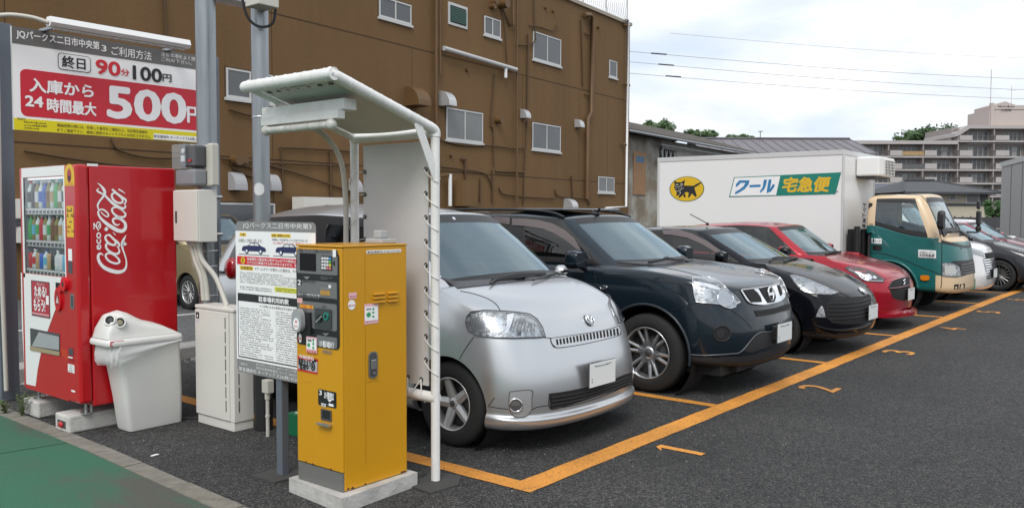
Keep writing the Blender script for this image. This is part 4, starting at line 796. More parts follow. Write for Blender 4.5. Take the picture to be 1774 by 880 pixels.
# ------------------------------------------------------------------ billboard
BY = 7.82; G_ = Pl((0, BY, 0), XA, ZA)
t_ = thing('price_billboard', 'large parking price board on two blue grey posts above the red vending machine', 'billboard', (3.9, 7.9, 0))
STL = MATS['blue_grey_steel']
aL, bT = G_.p(20, 47); aR, bB = G_.p(20, 228)[0], G_.p(20, 228)[1]; aE = 4.90
print('billboard', aL, bT, bB, G_.p(343, 95), G_.p(343, 245), G_.p(378, 100))
zt = (bT+G_.p(343, 95)[1])/2; zb = (bB+G_.p(343, 245)[1])/2
mb = MB(); mb.box((aL, BY, zb), (aE, BY+.03, zt), 0); pn = mb.build('panel', [M_INKW], t_)
x0_ = G_.p(0, 300)[0]
mb = MB(); mb.box((x0_-.02, BY+.032, 0), (aL+.01, BY+.13, zt+.02), 0, bev=.004); mb.build('post', STL, t_)
mb = MB(); mb.box((aE-.03, BY+.032, 0), (aE+.06, BY+.13, zt+.02), 0, bev=.004); mb.build('post', STL, t_)
def gp(pts, off, mi): G_.poly(mb, pts, off, .001, mi, True)
W_ = aE-aL; H_ = zt-zb
def ga(f): return aL+f*W_
def gz(f): return zb+f*H_
mb = MB(); G_.rect(mb, (aL, gz(.835)), (aE, zt), .002, .002, 0, False); G_.rect(mb, (aL, zb), (aE, gz(.115)), .002, .002, 1, False); G_.rect(mb, (ga(.03), gz(.14)), (ga(.99), gz(.60)), .002, .002, 2, False, .05); mb.build('colour_bands', [mat('board_grey', (.13, .125, .12), .4), mat('board_yellow', (.70, .62, .0), .4), mat('board_red', (.55, .012, .03), .4)], pn)
mb = MB(); S1 = ((29, 63), (190, 92))
def gt(s_, u0, v0, u1, v1, mi, bold, off=.0045): G_.text(mb, s_, (u0, v0), (u1, v1), off, mi, bold)
a1, b1 = G_.p(29, 64); a2, b2 = G_.p(184, 80); 
def row(s_, ua, ub, zc, h, mi, bold, off=.0045):
    a = G_.p(ua, 100)[0]; b = G_.p(ub, 100)[0]; G_.text(mb, s_, (a, zc-h/2), (b, zc+h/2), off, mi, bold, False)
def zz(u, v): return G_.p(u, v)[1]
row('JQパークス二日市中央第', 29, 172, zz(105, 71), .082, 0, .03); row('3', 176, 184, zz(180, 84.5), .055, 0, .03); row('ご利用方法', 193, 262, zz(227, 93), .082, 0, .012); row('注意事項をよく読み', 279, 345, zz(310, 99), .04, 0, .008); row('ご利用下さい。', 279, 331, zz(305, 106.5), .035, 0, .008)
aa, ab_ = G_.p(100, 100)[0], G_.p(156.5, 100)[0]; zc = zz(128, 109.5); G_.rect(mb, (aa, zc-.072), (ab_, zc+.072), .0045, .001, 1, False, .03); G_.rect(mb, (aa+.005, zc-.067), (ab_-.005, zc+.067), .0055, .001, 3, False, .027); row('終日', 107, 147, zc, .10, 1, .035, .0065)
row('90', 166, 207, zz(186, 118), .125, 2, .04); row('分', 209, 223, zz(216, 126), .06, 2, .03); row('100', 230, 279, zz(254, 129), .125, 1, .04); row('円', 281, 296, zz(288, 135.5), .07, 1, .03)
row('入庫から', 50, 160, zz(105, 153), .115, 0, .045); row('24', 42, 72, zz(57, 176), .085, 0, .05); row('時間最大', 80, 164, zz(122, 186), .115, 0, .045); row('500', 186, 319, zz(252, 183), .275, 0, .055); row('円', 323, 352, zz(337, 200), .15, 0, .045)
mb.build('price_lettering', [M_INKW, M_INK, M_RED, mat('board_white', (.80, .80, .80), .4)], pn)
mb = MB(); row('機械故障の際には、駐車した番号をご確認の上、右記緊急連絡先', 96, 253, zz(174, 223), .030, 0, .005); row('までご連絡下さい。機械に関係のないトラブルには対応できません。', 96, 259, zz(176, 231), .030, 0, .005)
row('管理会社', 27, 42, zz(34, 206), .02, 0, .005); G_.lines(mb, G_.p(36, 0)[0], zz(50, 224.5), G_.p(78, 0)[0], zz(50, 209.5), 3, 0, .0045, 3)
a, b = G_.p(262, 0)[0], aE-.05; zc = zz(300, 239); G_.rect(mb, (a, zc-.027), (b, zc+.027), .0045, .001, 1, False); row('緊急連絡先 オーテックス24(株) 0120-797-024', 264, 365, zc, .032, 0, .01, .0065)
mb.build('contact_lettering', [M_INK, M_INKW], pn); settle(t_)
t_ = thing('billboard_lamp', 'white tube lamp mounted along the top edge of the price billboard', 'lamp', (3.7, 7.55, 3.2))
LY = 7.56; p0 = ony(84, 40, LY); p1 = ony(326, 80, LY); zc = (p0.z+p1.z)/2
mb = MB(); prof = [(-.055, .0), (-.035, .05), (.035, .05), (.055, .0), (.03, -.03), (-.03, -.03)]
mb.add([(p0.x, LY+a, zc+b) for a, b in prof]+[(p1.x, LY+a, zc+b) for a, b in prof], [list(range(6))[::-1], list(range(6, 12))]+[(i, (i+1) % 6, (i+1) % 6+6, i+6) for i in range(6)], 0); hs = mb.build('housing', M_WHITE, t_)
mb = MB(); mb.box((p0.x+.05, LY+.02, zc-.03), (p0.x+.09, BY+.06, zc-.005), 0); mb.box((p1.x-.09, LY+.02, zc-.03), (p1.x-.05, BY+.06, zc-.005), 0); mb.build('bracket', M_GALV, t_)
mb = MB(); mb.cyl((p0.x+.04, LY, zc-.038), (p1.x-.04, LY, zc-.038), .016, 0, 10); mb.build('tube', mat('milky_tube', (.66, .66, .62), .35), t_)
mb = MB(); mb.tube(cat_rom([(p0.x, LY, zc), (p0.x-.12, LY+.05, zc+.03), (p0.x-.28, LY+.12, zc+.03), (p0.x-.40, LY+.18, zc-.03), (x0_-.012, 7.80, zc-.25), (x0_-.015, 7.80, 1.5), (x0_-.0, 7.80, .1)], 7), .018, 0, 10); mb.build('conduit', M_CREAM, t_); settle(t_)
# weeds
def weed(x, y, n, h, lab, seed):
    rd = random.Random(seed); t = thing('weed', lab, 'weed', (x, y, 0), 0, 'weeds in the cracks'); mb = MB(); st = MB()
    for i in range(n):
        a = rd.uniform(0, 6.28); L = h*rd.uniform(.5, 1); lean = rd.uniform(.1, .5); pts = [Vector((0, 0, 0)), Vector((math.cos(a)*L*lean*.4, math.sin(a)*L*lean*.4, L*.55)), Vector((math.cos(a)*L*lean, math.sin(a)*L*lean, L))]
        st.tube(pts, [.0025, .002, .001], 0, 5)
        for k in range(7):
            q = pts[0].lerp(pts[2], .15+.12*k); b = a+rd.uniform(-2.4, 2.4); l = rd.uniform(.018, .04); d = Vector((math.cos(b), math.sin(b), rd.uniform(-.1, .6))); s_ = Vector((-math.sin(b), math.cos(b), 0))*l*.28
            mb.add([q, q+d*l*.5+s_, q+d*l, q+d*l*.5-s_], [(0, 1, 2, 3)])
    st.build('stem', mat('weed_stem', (.10, .13, .04), .7), t); mb.build('leaves', mat('weed_leaf', (.055, .12, .025), .6, nscale=20, namt=.3, col2=(.10, .13, .03)), t)
weed(2.74, 7.14, 13, .20, 'small leafy weed growing against the far concrete block of the vending machine', 1); weed(2.70, 7.34, 9, .12, 'low weed where the pavement edging meets the billboard post', 2); weed(5.55, 8.58, 6, .22, 'lone green weed growing at the back kerb, seen above the bin', 3)
tag(MB().tube(cat_rom([(3.45, 6.12, .012), (3.60, 6.02, .012), (3.66, 5.9, .06), (3.70, 5.97, .012), (3.8, 6.0, .012)], 6), .006, 0, 6).build('ground_cable', M_BLACK), 'thin black cord on the asphalt between the bin and the cream cabinet', 'cable')
# ------------------------------------------------------------------ vehicles
def paint(name, col, metal=.0, rough=.30, flake=0, coat=.8, spec=.5):
    mt = mat(name, col, rough, metal, coat=coat, spec=spec); b = mt.node_tree.nodes['Principled BSDF']; b.inputs['Coat Roughness'].default_value = .04
    t = mt.node_tree; co = t.nodes.new('ShaderNodeTexCoord'); n = t.nodes.new('ShaderNodeTexNoise'); n.inputs['Scale'].default_value = 2.2; n.inputs['Detail'].default_value = 8; n.inputs['Roughness'].default_value = .7; t.links.new(co.outputs['Object'], n.inputs['Vector'])
    mr = t.nodes.new('ShaderNodeMapRange'); mr.inputs[1].default_value = .35; mr.inputs[2].default_value = .7; mr.inputs[3].default_value = rough; mr.inputs[4].default_value = rough+.05; t.links.new(n.outputs['Fac'], mr.inputs[0]); t.links.new(mr.outputs[0], b.inputs['Roughness'])
    return mt
WSG = mat('windscreen_glass', (1, 1, 1), 0); glassmat(WSG, (.58, .66, .64), .95, 0.0, 1.50, .22, (.72, .88, .95))
SDG = mat('side_glass', (1, 1, 1), 0); glassmat(SDG, (.26, .30, .29), .9, 0.0, 1.5, .07)
DKG = mat('dark_side_glass', (1, 1, 1), 0); glassmat(DKG, (.07, .08, .08), .85, 0.0, 1.5, .07)
TRG = mat('truck_glass', (1, 1, 1), 0); glassmat(TRG, (.80, .86, .85), .9, 0.0, 1.5, .10, (.85, .95, 1))
LENS = mat('clear_lens', (1, 1, 1), 0); glassmat(LENS, (.92, .94, .95), 1, 0.02, 1.45, .10)
REFL = mat('lamp_reflector', (.62, .63, .65), .28, .8, nscale=30, namt=.16, col2=(.14, .145, .15), bump=.35, bscale=60)
BOWL = mat('lamp_bowl', (.50, .51, .53), .28, 1)
AMB = mat('amber_lens', (.65, .20, .01), .2); TAIL = mat('tail_lens', (.45, .01, .02), .15, coat=1)

def ssurf(name, rows, levels, crease_rows=None, flags=None, close_top=True):
    """rows: list of rings (half, x >= 0, from nose centre round the flank to tail centre); mirrored, subdivided.
    flags(i, j) gives the material slot of the face between ring i, i+1 and column j, j+1."""
    bm = bmesh.new(); nR, nC = len(rows), len(rows[0]); V_ = {}
    cl = bm.edges.layers.float.get('crease_edge') or bm.edges.layers.float.new('crease_edge')
    for s in (1, -1):
        for i, r in enumerate(rows):
            for j, (x, y, z) in enumerate(r):
                if s == -1 and abs(x) < 1e-6: V_[s, i, j] = V_[1, i, j]
                else: V_[s, i, j] = bm.verts.new((s*x, y, z))
        for i in range(nR-1):
            for j in range(nC-1):
                q = [V_[s, i, j], V_[s, i, j+1], V_[s, i+1, j+1], V_[s, i+1, j]]
                u = [];
                for v in q:
                    if v not in u: u.append(v)
                if len(u) < 3: continue
                try: f = bm.faces.new(u if s == 1 else u[::-1])
                except ValueError: continue
                f.material_index = flags(i, j, s) if flags else 0; f.smooth = True
    for (i, w) in (crease_rows or {}).items():
        if isinstance(i, tuple): # (row, j0, j1)
            i, j0, j1 = i
        else: j0, j1 = 0, nC-1
        for s in (1, -1):
            for j in range(j0, j1):
                e = bm.edges.get((V_[s, i, j], V_[s, i, j+1]))
                if e: e[cl] = w
    bmesh.ops.remove_doubles(bm, verts=bm.verts[:], dist=1e-4)
    me = bpy.data.meshes.new(name); bm.to_mesh(me); bm.free()
    for _ in range(8): me.materials.append(None)
    o = bpy.data.objects.new(name, me); COL.objects.link(o)
    md = o.modifiers.new('s', 'SUBSURF'); md.levels = levels; md.render_levels = levels; md.subdivision_type = 'CATMULL_CLARK'
    dg = bpy.context.evaluated_depsgraph_get(); ev = bpy.data.meshes.new_from_object(o.evaluated_get(dg))
    bpy.data.objects.remove(o); return ev
def outline_ring(f, d, w, r, rd, zf, wy=None, corner=1.0, ys=(.80, 1.25, 1.9, 2.6, 3.1), L=4.0, rw=None):
    """one ring: nose at y=f, nose corner depth d, half width w, tail at y=r, tail corner depth rd; zf(y) gives the height"""
    cx = (0, .40, .72, .92, 1.0); cyv = (0, .05*corner, .22, .56, 1.05); o = []
    for a, b in zip(cx, cyv): y = f+d*b; o.append((w*a, y, zf(y)))
    for y in ys: o.append((w*(wy(y) if wy else 1), y, zf(y)))
    w2 = rw or w
    for a, b in zip(cx[::-1], cyv[::-1]): y = r-rd*b; o.append((w2*a, y, zf(y)))
    return o
def lin(*pts):
    def g(y):
        if y <= pts[0][0]: return pts[0][1]
        for (a, b), (c, d) in zip(pts, pts[1:]):
            if y <= c: return b+(d-b)*(y-a)/(c-a)
        return pts[-1][1]
    return g
def split_mesh(me, names, mats, parent, keep=None):
    """one object per material slot that has faces; slot 0 is the painted shell"""
    out_ = {}
    slots = sorted(set(p.material_index for p in me.polygons))
    for s in slots:
        bm = bmesh.new(); bm.from_mesh(me)
        bmesh.ops.delete(bm, geom=[f for f in bm.faces if f.material_index != s], context='FACES')
        groups = [bm]
        if s in (2, 3):   # side windows: one mesh for each pane
            left = set(bm.faces); groups = []
            while left:
                st = [left.pop()]; comp = set(st)
                while st:
                    f = st.pop()
                    for e in f.edges:
                        for g in e.link_faces:
                            if g in left: left.remove(g); comp.add(g); st.append(g)
                idx = {f.index for f in comp}; b2 = bm.copy(); b2.faces.ensure_lookup_table(); bmesh.ops.delete(b2, geom=[f for f in b2.faces if f.index not in idx], context='FACES'); groups.append(b2)
            bm.free()
        for g in groups:
            m2 = bpy.data.meshes.new(names[s]); g.to_mesh(m2); g.free(); m2.materials.clear(); m2.materials.append(mats[s])
            for p in m2.polygons: p.material_index = 0; p.use_smooth = True
            o = bpy.data.objects.new(names[s], m2); COL.objects.link(o); o.parent = parent; out_.setdefault(s, []).append(o)
    return out_
def cut_arches(me, wheels, r, wmin, flare=.0):
    bv_ = BVHTree.FromPolygons([v.co.copy() for v in me.vertices], [list(p.vertices) for p in me.polygons])
    """round wheel openings: drop the faces inside the circle and draw the cut edge onto it, with a returned lip"""
    bm = bmesh.new(); bm.from_mesh(me)
    for (wy, wz) in wheels:
        for s in (1, -1):
            ins = set()
            for v in bm.verts:
                if s*v.co.x > wmin and math.hypot(v.co.y-wy, v.co.z-wz) < r: ins.add(v)
            kill = [f for f in bm.faces if all(v in ins for v in f.verts)]
            strad = set(v for f in bm.faces if any(v in ins for v in f.verts) and not all(v in ins for v in f.verts) for v in f.verts if v in ins)
            for v in strad:
                dy, dz = v.co.y-wy, v.co.z-wz; q = math.hypot(dy, dz) or 1; v.co.y = wy+dy/q*r; v.co.z = wz+dz/q*r
                hx = bv_.ray_cast(Vector((s*2, v.co.y, v.co.z)), Vector((-s, 0, 0)))
                if hx[0] is not None and s*hx[0].x > wmin: v.co.x = hx[0].x
            bmesh.ops.delete(bm, geom=kill, context='FACES')
            bnd = [e for e in bm.edges if e.is_valid and len(e.link_faces) == 1 and all(abs(math.hypot(v.co.y-wy, v.co.z-wz)-r) < .004 and s*v.co.x > wmin for v in e.verts)]
            for e in bnd: e.smooth = False
            ret = bmesh.ops.extrude_edge_only(bm, edges=bnd)
            for v in ret['geom']:
                if isinstance(v, bmesh.types.BMVert): v.co.x -= s*.05
    bm.normal_update(); bm.to_mesh(me); bm.free()
class Skin:
    """the outer surface of a vehicle, so that lamps, grilles, seams and badges can be laid onto it"""
    def __init__(s, meshes, loc):
        vs = []; fs = []
        for me in meshes:
            k = len(vs); vs += [v.co+Vector(loc) for v in me.vertices]; fs += [[i+k for i in p.vertices] for p in me.polygons]
        s.t = BVHTree.FromPolygons(vs, fs)
    def hit(s, u, v, off=0):
        d = ray(u, v).normalized(); h = s.t.ray_cast(CAM, d)
        if h[0] is None:
            # just past an edge: take the nearest place of the surface
            best = None
            for k in range(30):
                q = CAM+d*(2+k*.7); n = s.t.find_nearest(q)
                if best is None or n[3] < best[3]: best = n
            h = best
        p, n = h[0], h[1]
        if n.dot(d) > 0: n = -n
        return p+n*off, n
    def patch(s, mb, px, off=.004, mi=0, step=5, smooth=True, mirror=None, mbr=None, rim=0, rmi=0, rrad=.004):
        """a closed outline seen at these places of the photo, laid onto the surface with a little thickness"""
        bm = bmesh.new(); vs = [bm.verts.new((a, b, 0)) for a, b in px]; bm.faces.new(vs)
        x0, x1 = min(a for a, b in px), max(a for a, b in px); y0, y1 = min(b for a, b in px), max(b for a, b in px)
        k = max(1, int((x1-x0)/step)); 
        for i in range(1, k): bmesh.ops.bisect_plane(bm, geom=bm.verts[:]+bm.edges[:]+bm.faces[:], plane_co=(x0+(x1-x0)*i/k, 0, 0), plane_no=(1, 0, 0))
        k = max(1, int((y1-y0)/step))
        for i in range(1, k): bmesh.ops.bisect_plane(bm, geom=bm.verts[:]+bm.edges[:]+bm.faces[:], plane_co=(0, y0+(y1-y0)*i/k, 0), plane_no=(0, 1, 0))
        bmesh.ops.triangulate(bm, faces=[f for f in bm.faces if len(f.verts) > 4])
        base = [v.co.copy() for v in bm.verts]; bm.verts.index_update()
        edge = [e for e in bm.edges if len(e.link_faces) == 1]
        P = [s.hit(c.x, c.y, off)[0] for c in base]; Q = [s.hit(c.x, c.y, -.004)[0] for c in base]; fs = [[v.index for v in f.verts] for f in bm.faces]; n = len(P)
        eds = [(e.verts[0].index, e.verts[1].index) for e in edge]
        def put(P, Q):
            mb.add(P, fs, mi, None, smooth); mb.add(P+Q, [(a, b, b+n, a+n) for a, b in eds], mi, None, False)
            if rim: 
                o = [s_.copy() for s_ in (Pr if P is Pm else Ps)]; mb.tube(o, rrad, rmi, 6, closed=True)
        Ps = []; m_ = len(px)
        for i in range(m_):
            a, b = px[i], px[(i+1) % m_]; L = max(1, int(math.hypot(b[0]-a[0], b[1]-a[1])/step))
            for k in range(L): Ps.append(s.hit(a[0]+(b[0]-a[0])*k/L, a[1]+(b[1]-a[1])*k/L, off)[0])
        Pm = None; put(P, Q)
        if mirror is not None:
            mr = lambda p: Vector((2*mirror-p.x, p.y, p.z)); Pm = [mr(p) for p in P]; Pr = [mr(p) for p in Ps]; put(Pm, [mr(q) for q in Q])
        bm.free(); return mb
    def line(s, mb, px, r=.003, off=.0, mi=0, step=6, mirror=None, smooth=True):
        P = []
        cs = cat_rom([Vector((a, b, 0)) for a, b in px], max(2, int(max(math.hypot(px[i+1][0]-px[i][0], px[i+1][1]-px[i][1]) for i in range(len(px)-1))/step)))
        for c in cs: P.append(s.hit(c.x, c.y, off)[0])
        mb.tube(P, r, mi, 6)
        if mirror is not None: mb.tube([Vector((2*mirror-p.x, p.y, p.z)) for p in P], r, mi, 6)
        return mb
def wheel(parent, x, y, r, side, rim_r, style='spoke', n=5, w=.19, col=None, zc=None, dark=False):
    """side -1: the outer face looks to -x.  wheel > tyre, rim"""
    z = zc or r; T = Matrix.Translation((x, y, z)) @ Matrix.Rotation(-math.pi/2*(-side) if False else (math.pi/2 if side > 0 else -math.pi/2), 4, 'Y')
    h = w/2
    mb = MB(); mb.lathe([(.0, -h*.3), (rim_r*.86, -h*.3), (rim_r*.86, h*.1), (0, h*.1)], T, 0, 28); wh = mb.build('wheel', mat('brake_disc', (.10, .10, .10), .5, .7), parent)
    mb = MB(); mb.lathe([(rim_r*.98, -h), (rim_r+.02, -h*1.02), (r-.03, -h), (r-.006, -h*.82), (r, -h*.5), (r, h*.5), (r-.006, h*.82), (r-.03, h), (rim_r+.03, h*1.04), (rim_r+.012, h*1.0), (rim_r, h*.92)], T, 0, 44)
    for q in (-.45, 0, .45): mb.lathe([(r+.0008, h*q-.004), (r+.0008, h*q+.004)], T, 1, 44)
    mb.build('tyre', [M_RUB, M_BLACK], wh)
    cm = col or mat('alloy', (.50, .51, .52), .28, .85); mb = MB()
    mb.lathe([(rim_r*1.0, h*.96), (rim_r*.985, h*1.0), (rim_r*.95, h*.96), (rim_r*.93, h*.80), (rim_r*.90, h*.2), (rim_r*.9, -h*.6)], T, 0, 44)
    mb.lathe([(rim_r*.89, -h*.2), (0, -h*.2)], T, 1, 30)
    fz = h*.72
    def bar(a, r0, r1, w0, w1, z0, z1, th=.02):
        c, s_ = math.cos(a), math.sin(a); q = []
        for rr, ww, zz in ((r0, w0, z0), (r1, w1, z1)):
            for sg in (-1, 1): q.append((rr*c-sg*ww*s_, rr*s_+sg*ww*c, zz))
        vs = [T @ Vector(p) for p in q]+[T @ Vector((p[0], p[1], p[2]-th)) for p in q]
        mid = [T @ Vector((r0*c, r0*s_, z0+.008)), T @ Vector((r1*c, r1*s_, z1+.006))]; vs += mid
        mb.add(vs, [(0, 2, 9, 8), (8, 9, 3, 1), (0, 4, 6, 2), (1, 3, 7, 5), (4, 5, 7, 6)], 0)
    for k in range(n):
        a = 2*math.pi*k/n+.3
        if style == 'spoke': bar(a, .03, rim_r*.93, rim_r*.20, rim_r*.15, fz*.72, fz)
        elif style == 'pair':
            for q in (-.17, .17): bar(a+q, .03, rim_r*.93, rim_r*.07, rim_r*.06, fz*.6, fz)
            bar(a, .03, rim_r*.45, rim_r*.22, rim_r*.14, fz*.62, fz*.8)
        elif style == 'wide':
            bar(a, .03, rim_r*.93, rim_r*.17, rim_r*.19, fz*.62, fz); 
        elif style == 'fan': bar(a, rim_r*.12, rim_r*.93, rim_r*.05, rim_r*.045, fz*.85, fz*.95, .012)
    mb.lathe([(rim_r*.26, fz*.45), (rim_r*.24, fz*.80), (rim_r*.16, fz*.9), (0, fz*.93)], T, 0, 20)
    mb.lathe([(rim_r*.12, fz*.93), (rim_r*.11, fz*.97), (0, fz*.98)], T, 2, 16)
    mb.build('rim', [cm, M_BLACK, M_DARKGREY if not dark else M_CHROME], wh); return wh
def seat(mb, x, y, z, w=.46, col=0, lean=.16):
    mb.box((x-w/2, y-.25, z), (x+w/2, y+.25, z+.14), col, bev=.04)
    loft(mb, [rsec(x-w/2, y+.18, x+w/2, y+.30, z+.1, .05), rsec(x-w/2+.01, y+.22+lean*.5, x+w/2-.01, y+.33+lean*.5, z+.42, .05), rsec(x-w/2+.05, y+.24+lean, x+w/2-.05, y+.33+lean, z+.62, .05)], col)
    loft(mb, [rsec(x-.12, y+.27+lean, x+.12, y+.35+lean, z+.66, .035), rsec(x-.13, y+.27+lean, x+.13, y+.37+lean, z+.75, .035), rsec(x-.11, y+.29+lean, x+.11, y+.36+lean, z+.84, .03)], col)
def plate(parent, x, y, z, tilt=0, w=.33, h=.165, colr=None, marks=True):
    mb = MB(); mb.box((x-w/2-.004, y-.006, z-h/2-.004), (x+w/2+.004, y+.004, z+h/2+.004), 1, bev=.003); mb.box((x-w/2, y-.010, z-h/2), (x+w/2, y-.006, z+h/2), 0, bev=.002)
    if marks:
        rd = random.Random(int(x*100)); P_ = Pl((0, y-.010, 0), XA, ZA)
        for k in range(9): a = x-.09+.02*k; P_.rect(mb, (a, z+h*.33), (a+.012, z+h*.33+.012*rd.uniform(.5, 1)), .001, .0005, 2, False)
        for k in range(2): P_.rect(mb, (x-w*.44, z-h*.3+.02*k), (x-w*.44+.014, z-h*.3+.02*k+.008), .001, .0005, 2, False)
        mb.cyl((x-.10, y-.011, z+h*.38), (x-.10, y-.009, z+h*.38), .005, 1, 8); mb.cyl((x+.10, y-.011, z+h*.38), (x+.10, y-.009, z+h*.38), .005, 1, 8)
    return mb.build('licence_plate', [colr or M_PLATE, M_DARKGREY, mat('plate_ink', (.06, .10, .08), .5)], parent)
def car(name, label, xc, yf, spec, mats, group=None, cat='car'):
    """xc: centre line, yf: world y of the nose.  returns root, parts and the skin for laying on details"""
    L = spec['L']; t = thing(name, label, cat, (xc, yf+L/2, 0), 0, group); O = Vector((xc, yf, 0))
    me = ssurf('b', spec['lower'], 3, spec.get('crease'), None); cut_arches(me, [(spec['wy'][0], spec['wr']), (spec['wy'][1], spec['wr'])], spec['arch'], spec['w']*.62)
    g = spec['glass']; rows = []
    for (tt, bulge) in spec.get('gt', ((0, 0), (.055, .006), (.5, .022), (.93, .006), (1, 0))):
        r = []
        for (b, tp) in g:
            p = Vector(b).lerp(Vector(tp), tt); 
            k = abs(p.x)/max(.01, spec['w']); p.x += bulge*(1 if p.x > .3 else 0); p.y -= bulge*.6*(1 if p.x < .45 and p.y < L*.5 else 0); r.append(tuple(p))
        rows.append(r)
    tops = [tp for b, tp in g]; y0, y1 = spec['roof'][0][0], spec['roof'][-1][0]; zr = lin(*spec['roof']); ym = (y0+y1)/2
    rows.append([(x*.93, y+(ym-y)*.035, z+.022) for x, y, z in tops])
    rows.append([(x*.62, y+(ym-y)*.13, z+(zr(y)-z)*.80) for x, y, z in tops])
    rows.append([(0, min(max(y+(ym-y)*.18, y0+.12), y1-.12), zr(min(max(y+(ym-y)*.18, y0+.12), y1-.12))) for x, y, z in tops])
    gf = spec['gflag']
    def fl(i, j, s):
        if i in (1, 2): return gf[j]
        if i in (0, 3): return 6 if gf[j] in (1, 2, 3, 4) else gf[j]
        return spec.get('roofslot', 0)
    me2 = ssurf('g', rows, 3, spec.get('gcrease', {4: .35}), fl)
    for m in (me, me2): m.transform(Matrix.Translation(O))
    sk = Skin([me, me2], (0, 0, 0))
    if spec.get('skirt'):  # low faces blackened: bumper plastic, and shade under the body put into colour
        for p in me.polygons:
            if p.center.z < spec['skirt']: p.material_index = 7
    parts = split_mesh(me, {0: 'body', 7: 'bumper_skirt'}, {0: mats['paint'], 7: mat('textured_black', (.018, .018, .02), .6)}, t)
    gm = {0: mats['paint'], 1: mats.get('ws', WSG), 2: mats.get('side', SDG), 3: mats.get('rside', DKG), 4: mats.get('rear', DKG), 5: mats.get('pillar', M_BLACK), 6: M_BLACK, 7: mats['paint']}
    p2 = split_mesh(me2, {0: 'roof', 1: 'windscreen', 2: 'side_window', 3: 'side_window', 4: 'rear_window', 5: 'pillar_trim', 6: 'window_trim', 7: 'roof'}, gm, t)
    # floor, arch liners, dashboard, seats
    w = spec['w']; mb = MB(); mb.box((xc-w*.80, yf+.25, spec.get('fl', .20)), (xc+w*.80, yf+L-.25, spec.get('fl', .20)+.25), 0)
    mb.box((xc-w*.60, yf+.18, .22), (xc+w*.60, yf+L-.18, .5), 0)
    for wy in spec['wy']:
        for s in (-1, 1):
            T = Matrix.Translation((xc+s*(w*.72), yf+wy, spec['wr'])) @ Matrix.Rotation(math.pi/2*s, 4, 'Y'); mb.lathe([(spec['arch']+.015, w*.28-.055), (spec['arch']+.015, -.12), (.05, -.12)], T, 0, 30)
    mb.build('underbody', M_SEAM, t)
    bz = spec['belt']; mb = MB(); cy2 = spec['cowl']
    mb.box((xc-w*.80, yf+cy2+.12, bz-.30), (xc+w*.80, yf+cy2+.62, bz-.04), 0, bev=.06); mb.box((xc-w*.86, yf+cy2+.5, bz-.45), (xc+w*.86, yf+spec['L']-.5, bz-.43), 0)
    for s in (-1, 1): mb.box((xc+s*w*.86, yf+cy2+.5, bz-.45), (xc+s*w*.90, yf+L-.5, bz-.06), 0)
    mb.build('dashboard', M_INT, t)
    sm = mats.get('seat', mat('seat_cloth', (.05, .05, .052), .9))
    for s in (-1, 1):
        mb = MB(); seat(mb, xc+s*.36, yf+cy2+1.25, bz-.62); mb.build('seat', sm, t)
        mb = MB(); seat(mb, xc+s*.36, yf+cy2+2.1, bz-.60); mb.build('seat', sm, t)
    mb = MB(); c = Vector((xc-.36, yf+cy2+.72, bz-.05)); ax = Vector((0, .88, -.47)).normalized(); T = Matrix.Translation(c) @ ax.to_track_quat('Z', 'Y').to_matrix().to_4x4()
    mb.tube([T @ Vector((.18*math.cos(a*math.pi/12), .18*math.sin(a*math.pi/12), 0)) for a in range(24)], .013, 0, 8, closed=True); mb.tube([T @ Vector((-.18, 0, 0)), T @ Vector((0, 0, -.03)), T @ Vector((.18, 0, 0))], .014, 0, 8); mb.tube([T @ Vector((0, 0, -.03)), T @ Vector((0, -.18, 0))], .012, 0, 8); mb.cyl(T @ Vector((0, 0, -.05)), T @ Vector((0, 0, .0)), .05, 0, 14); mb.build('steering_wheel', M_BLACK, t)
    for i, wy in enumerate(spec['wy']):
        for s in (-1, 1): wheel(t, xc+s*(w-spec.get('inset', .115)), yf+wy, spec['wr'], s, spec['rim'], **spec.get('wstyle', {}))
    t['xc'] = xc
    return t, parts, p2, sk
def emblem_ovals(mb, O, X, Y, w, h, mi=0, r=.004):
    O, X, Y = Vector(O), Vector(X), Vector(Y)
    def e(cx, cy, rx, ry): mb.tube([O+X*(cx+rx*math.cos(2*math.pi*i/28))+Y*(cy+ry*math.sin(2*math.pi*i/28)) for i in range(28)], r, mi, 6, closed=True)
    e(0, 0, w/2, h/2); e(0, h*.17, w*.36, h*.20); e(0, h*.04, w*.15, h*.40)
def mirror_unit(parent, x, y, z, w, h, dpt, mt, s=-1, arm=True):
    mb = MB(); P = []
    loft(mb, [rsec(-w/2+.02, -h/2+.02, w/2-.02, h/2-.02, -dpt*.5, .04), rsec(-w/2, -h/2, w/2, h/2, -dpt*.1, .05), rsec(-w/2, -h/2, w/2, h/2, dpt*.35, .05), rsec(-w/2+.01, -h/2+.01, w/2-.01, h/2-.01, dpt*.5, .05)], 0)
    T = Matrix.Translation((x, y, z)) @ Matrix(((1, 0, 0, 0), (0, 0, 1, 0), (0, 1, 0, 0), (0, 0, 0, 1))) @ Matrix.Identity(4)
    mb.v = [T @ v for v in mb.v]; mb.f = [f[::-1] for f in mb.f]
    o = mb.build('wing_mirror', mt, parent)
    m2 = MB(); m2.box((x-w/2+.02, y+dpt*.5, z-h/2+.02), (x+w/2-.02, y+dpt*.5+.003, z+h/2-.02), 0); m2.build('mirror_glass', M_CHROME, o)
    if arm: m3 = MB(); m3.tube([(x-s*w*.3, y, z-h*.35), (x-s*(w*.5+.10), y+.02, z-h*.6)], [.03, .025], 0, 8); m3.build('mirror_arm', M_BLACK, o)
    return o
def wiper(mb, P, off=.0):
    mb.tube(P, .008, 0, 6)
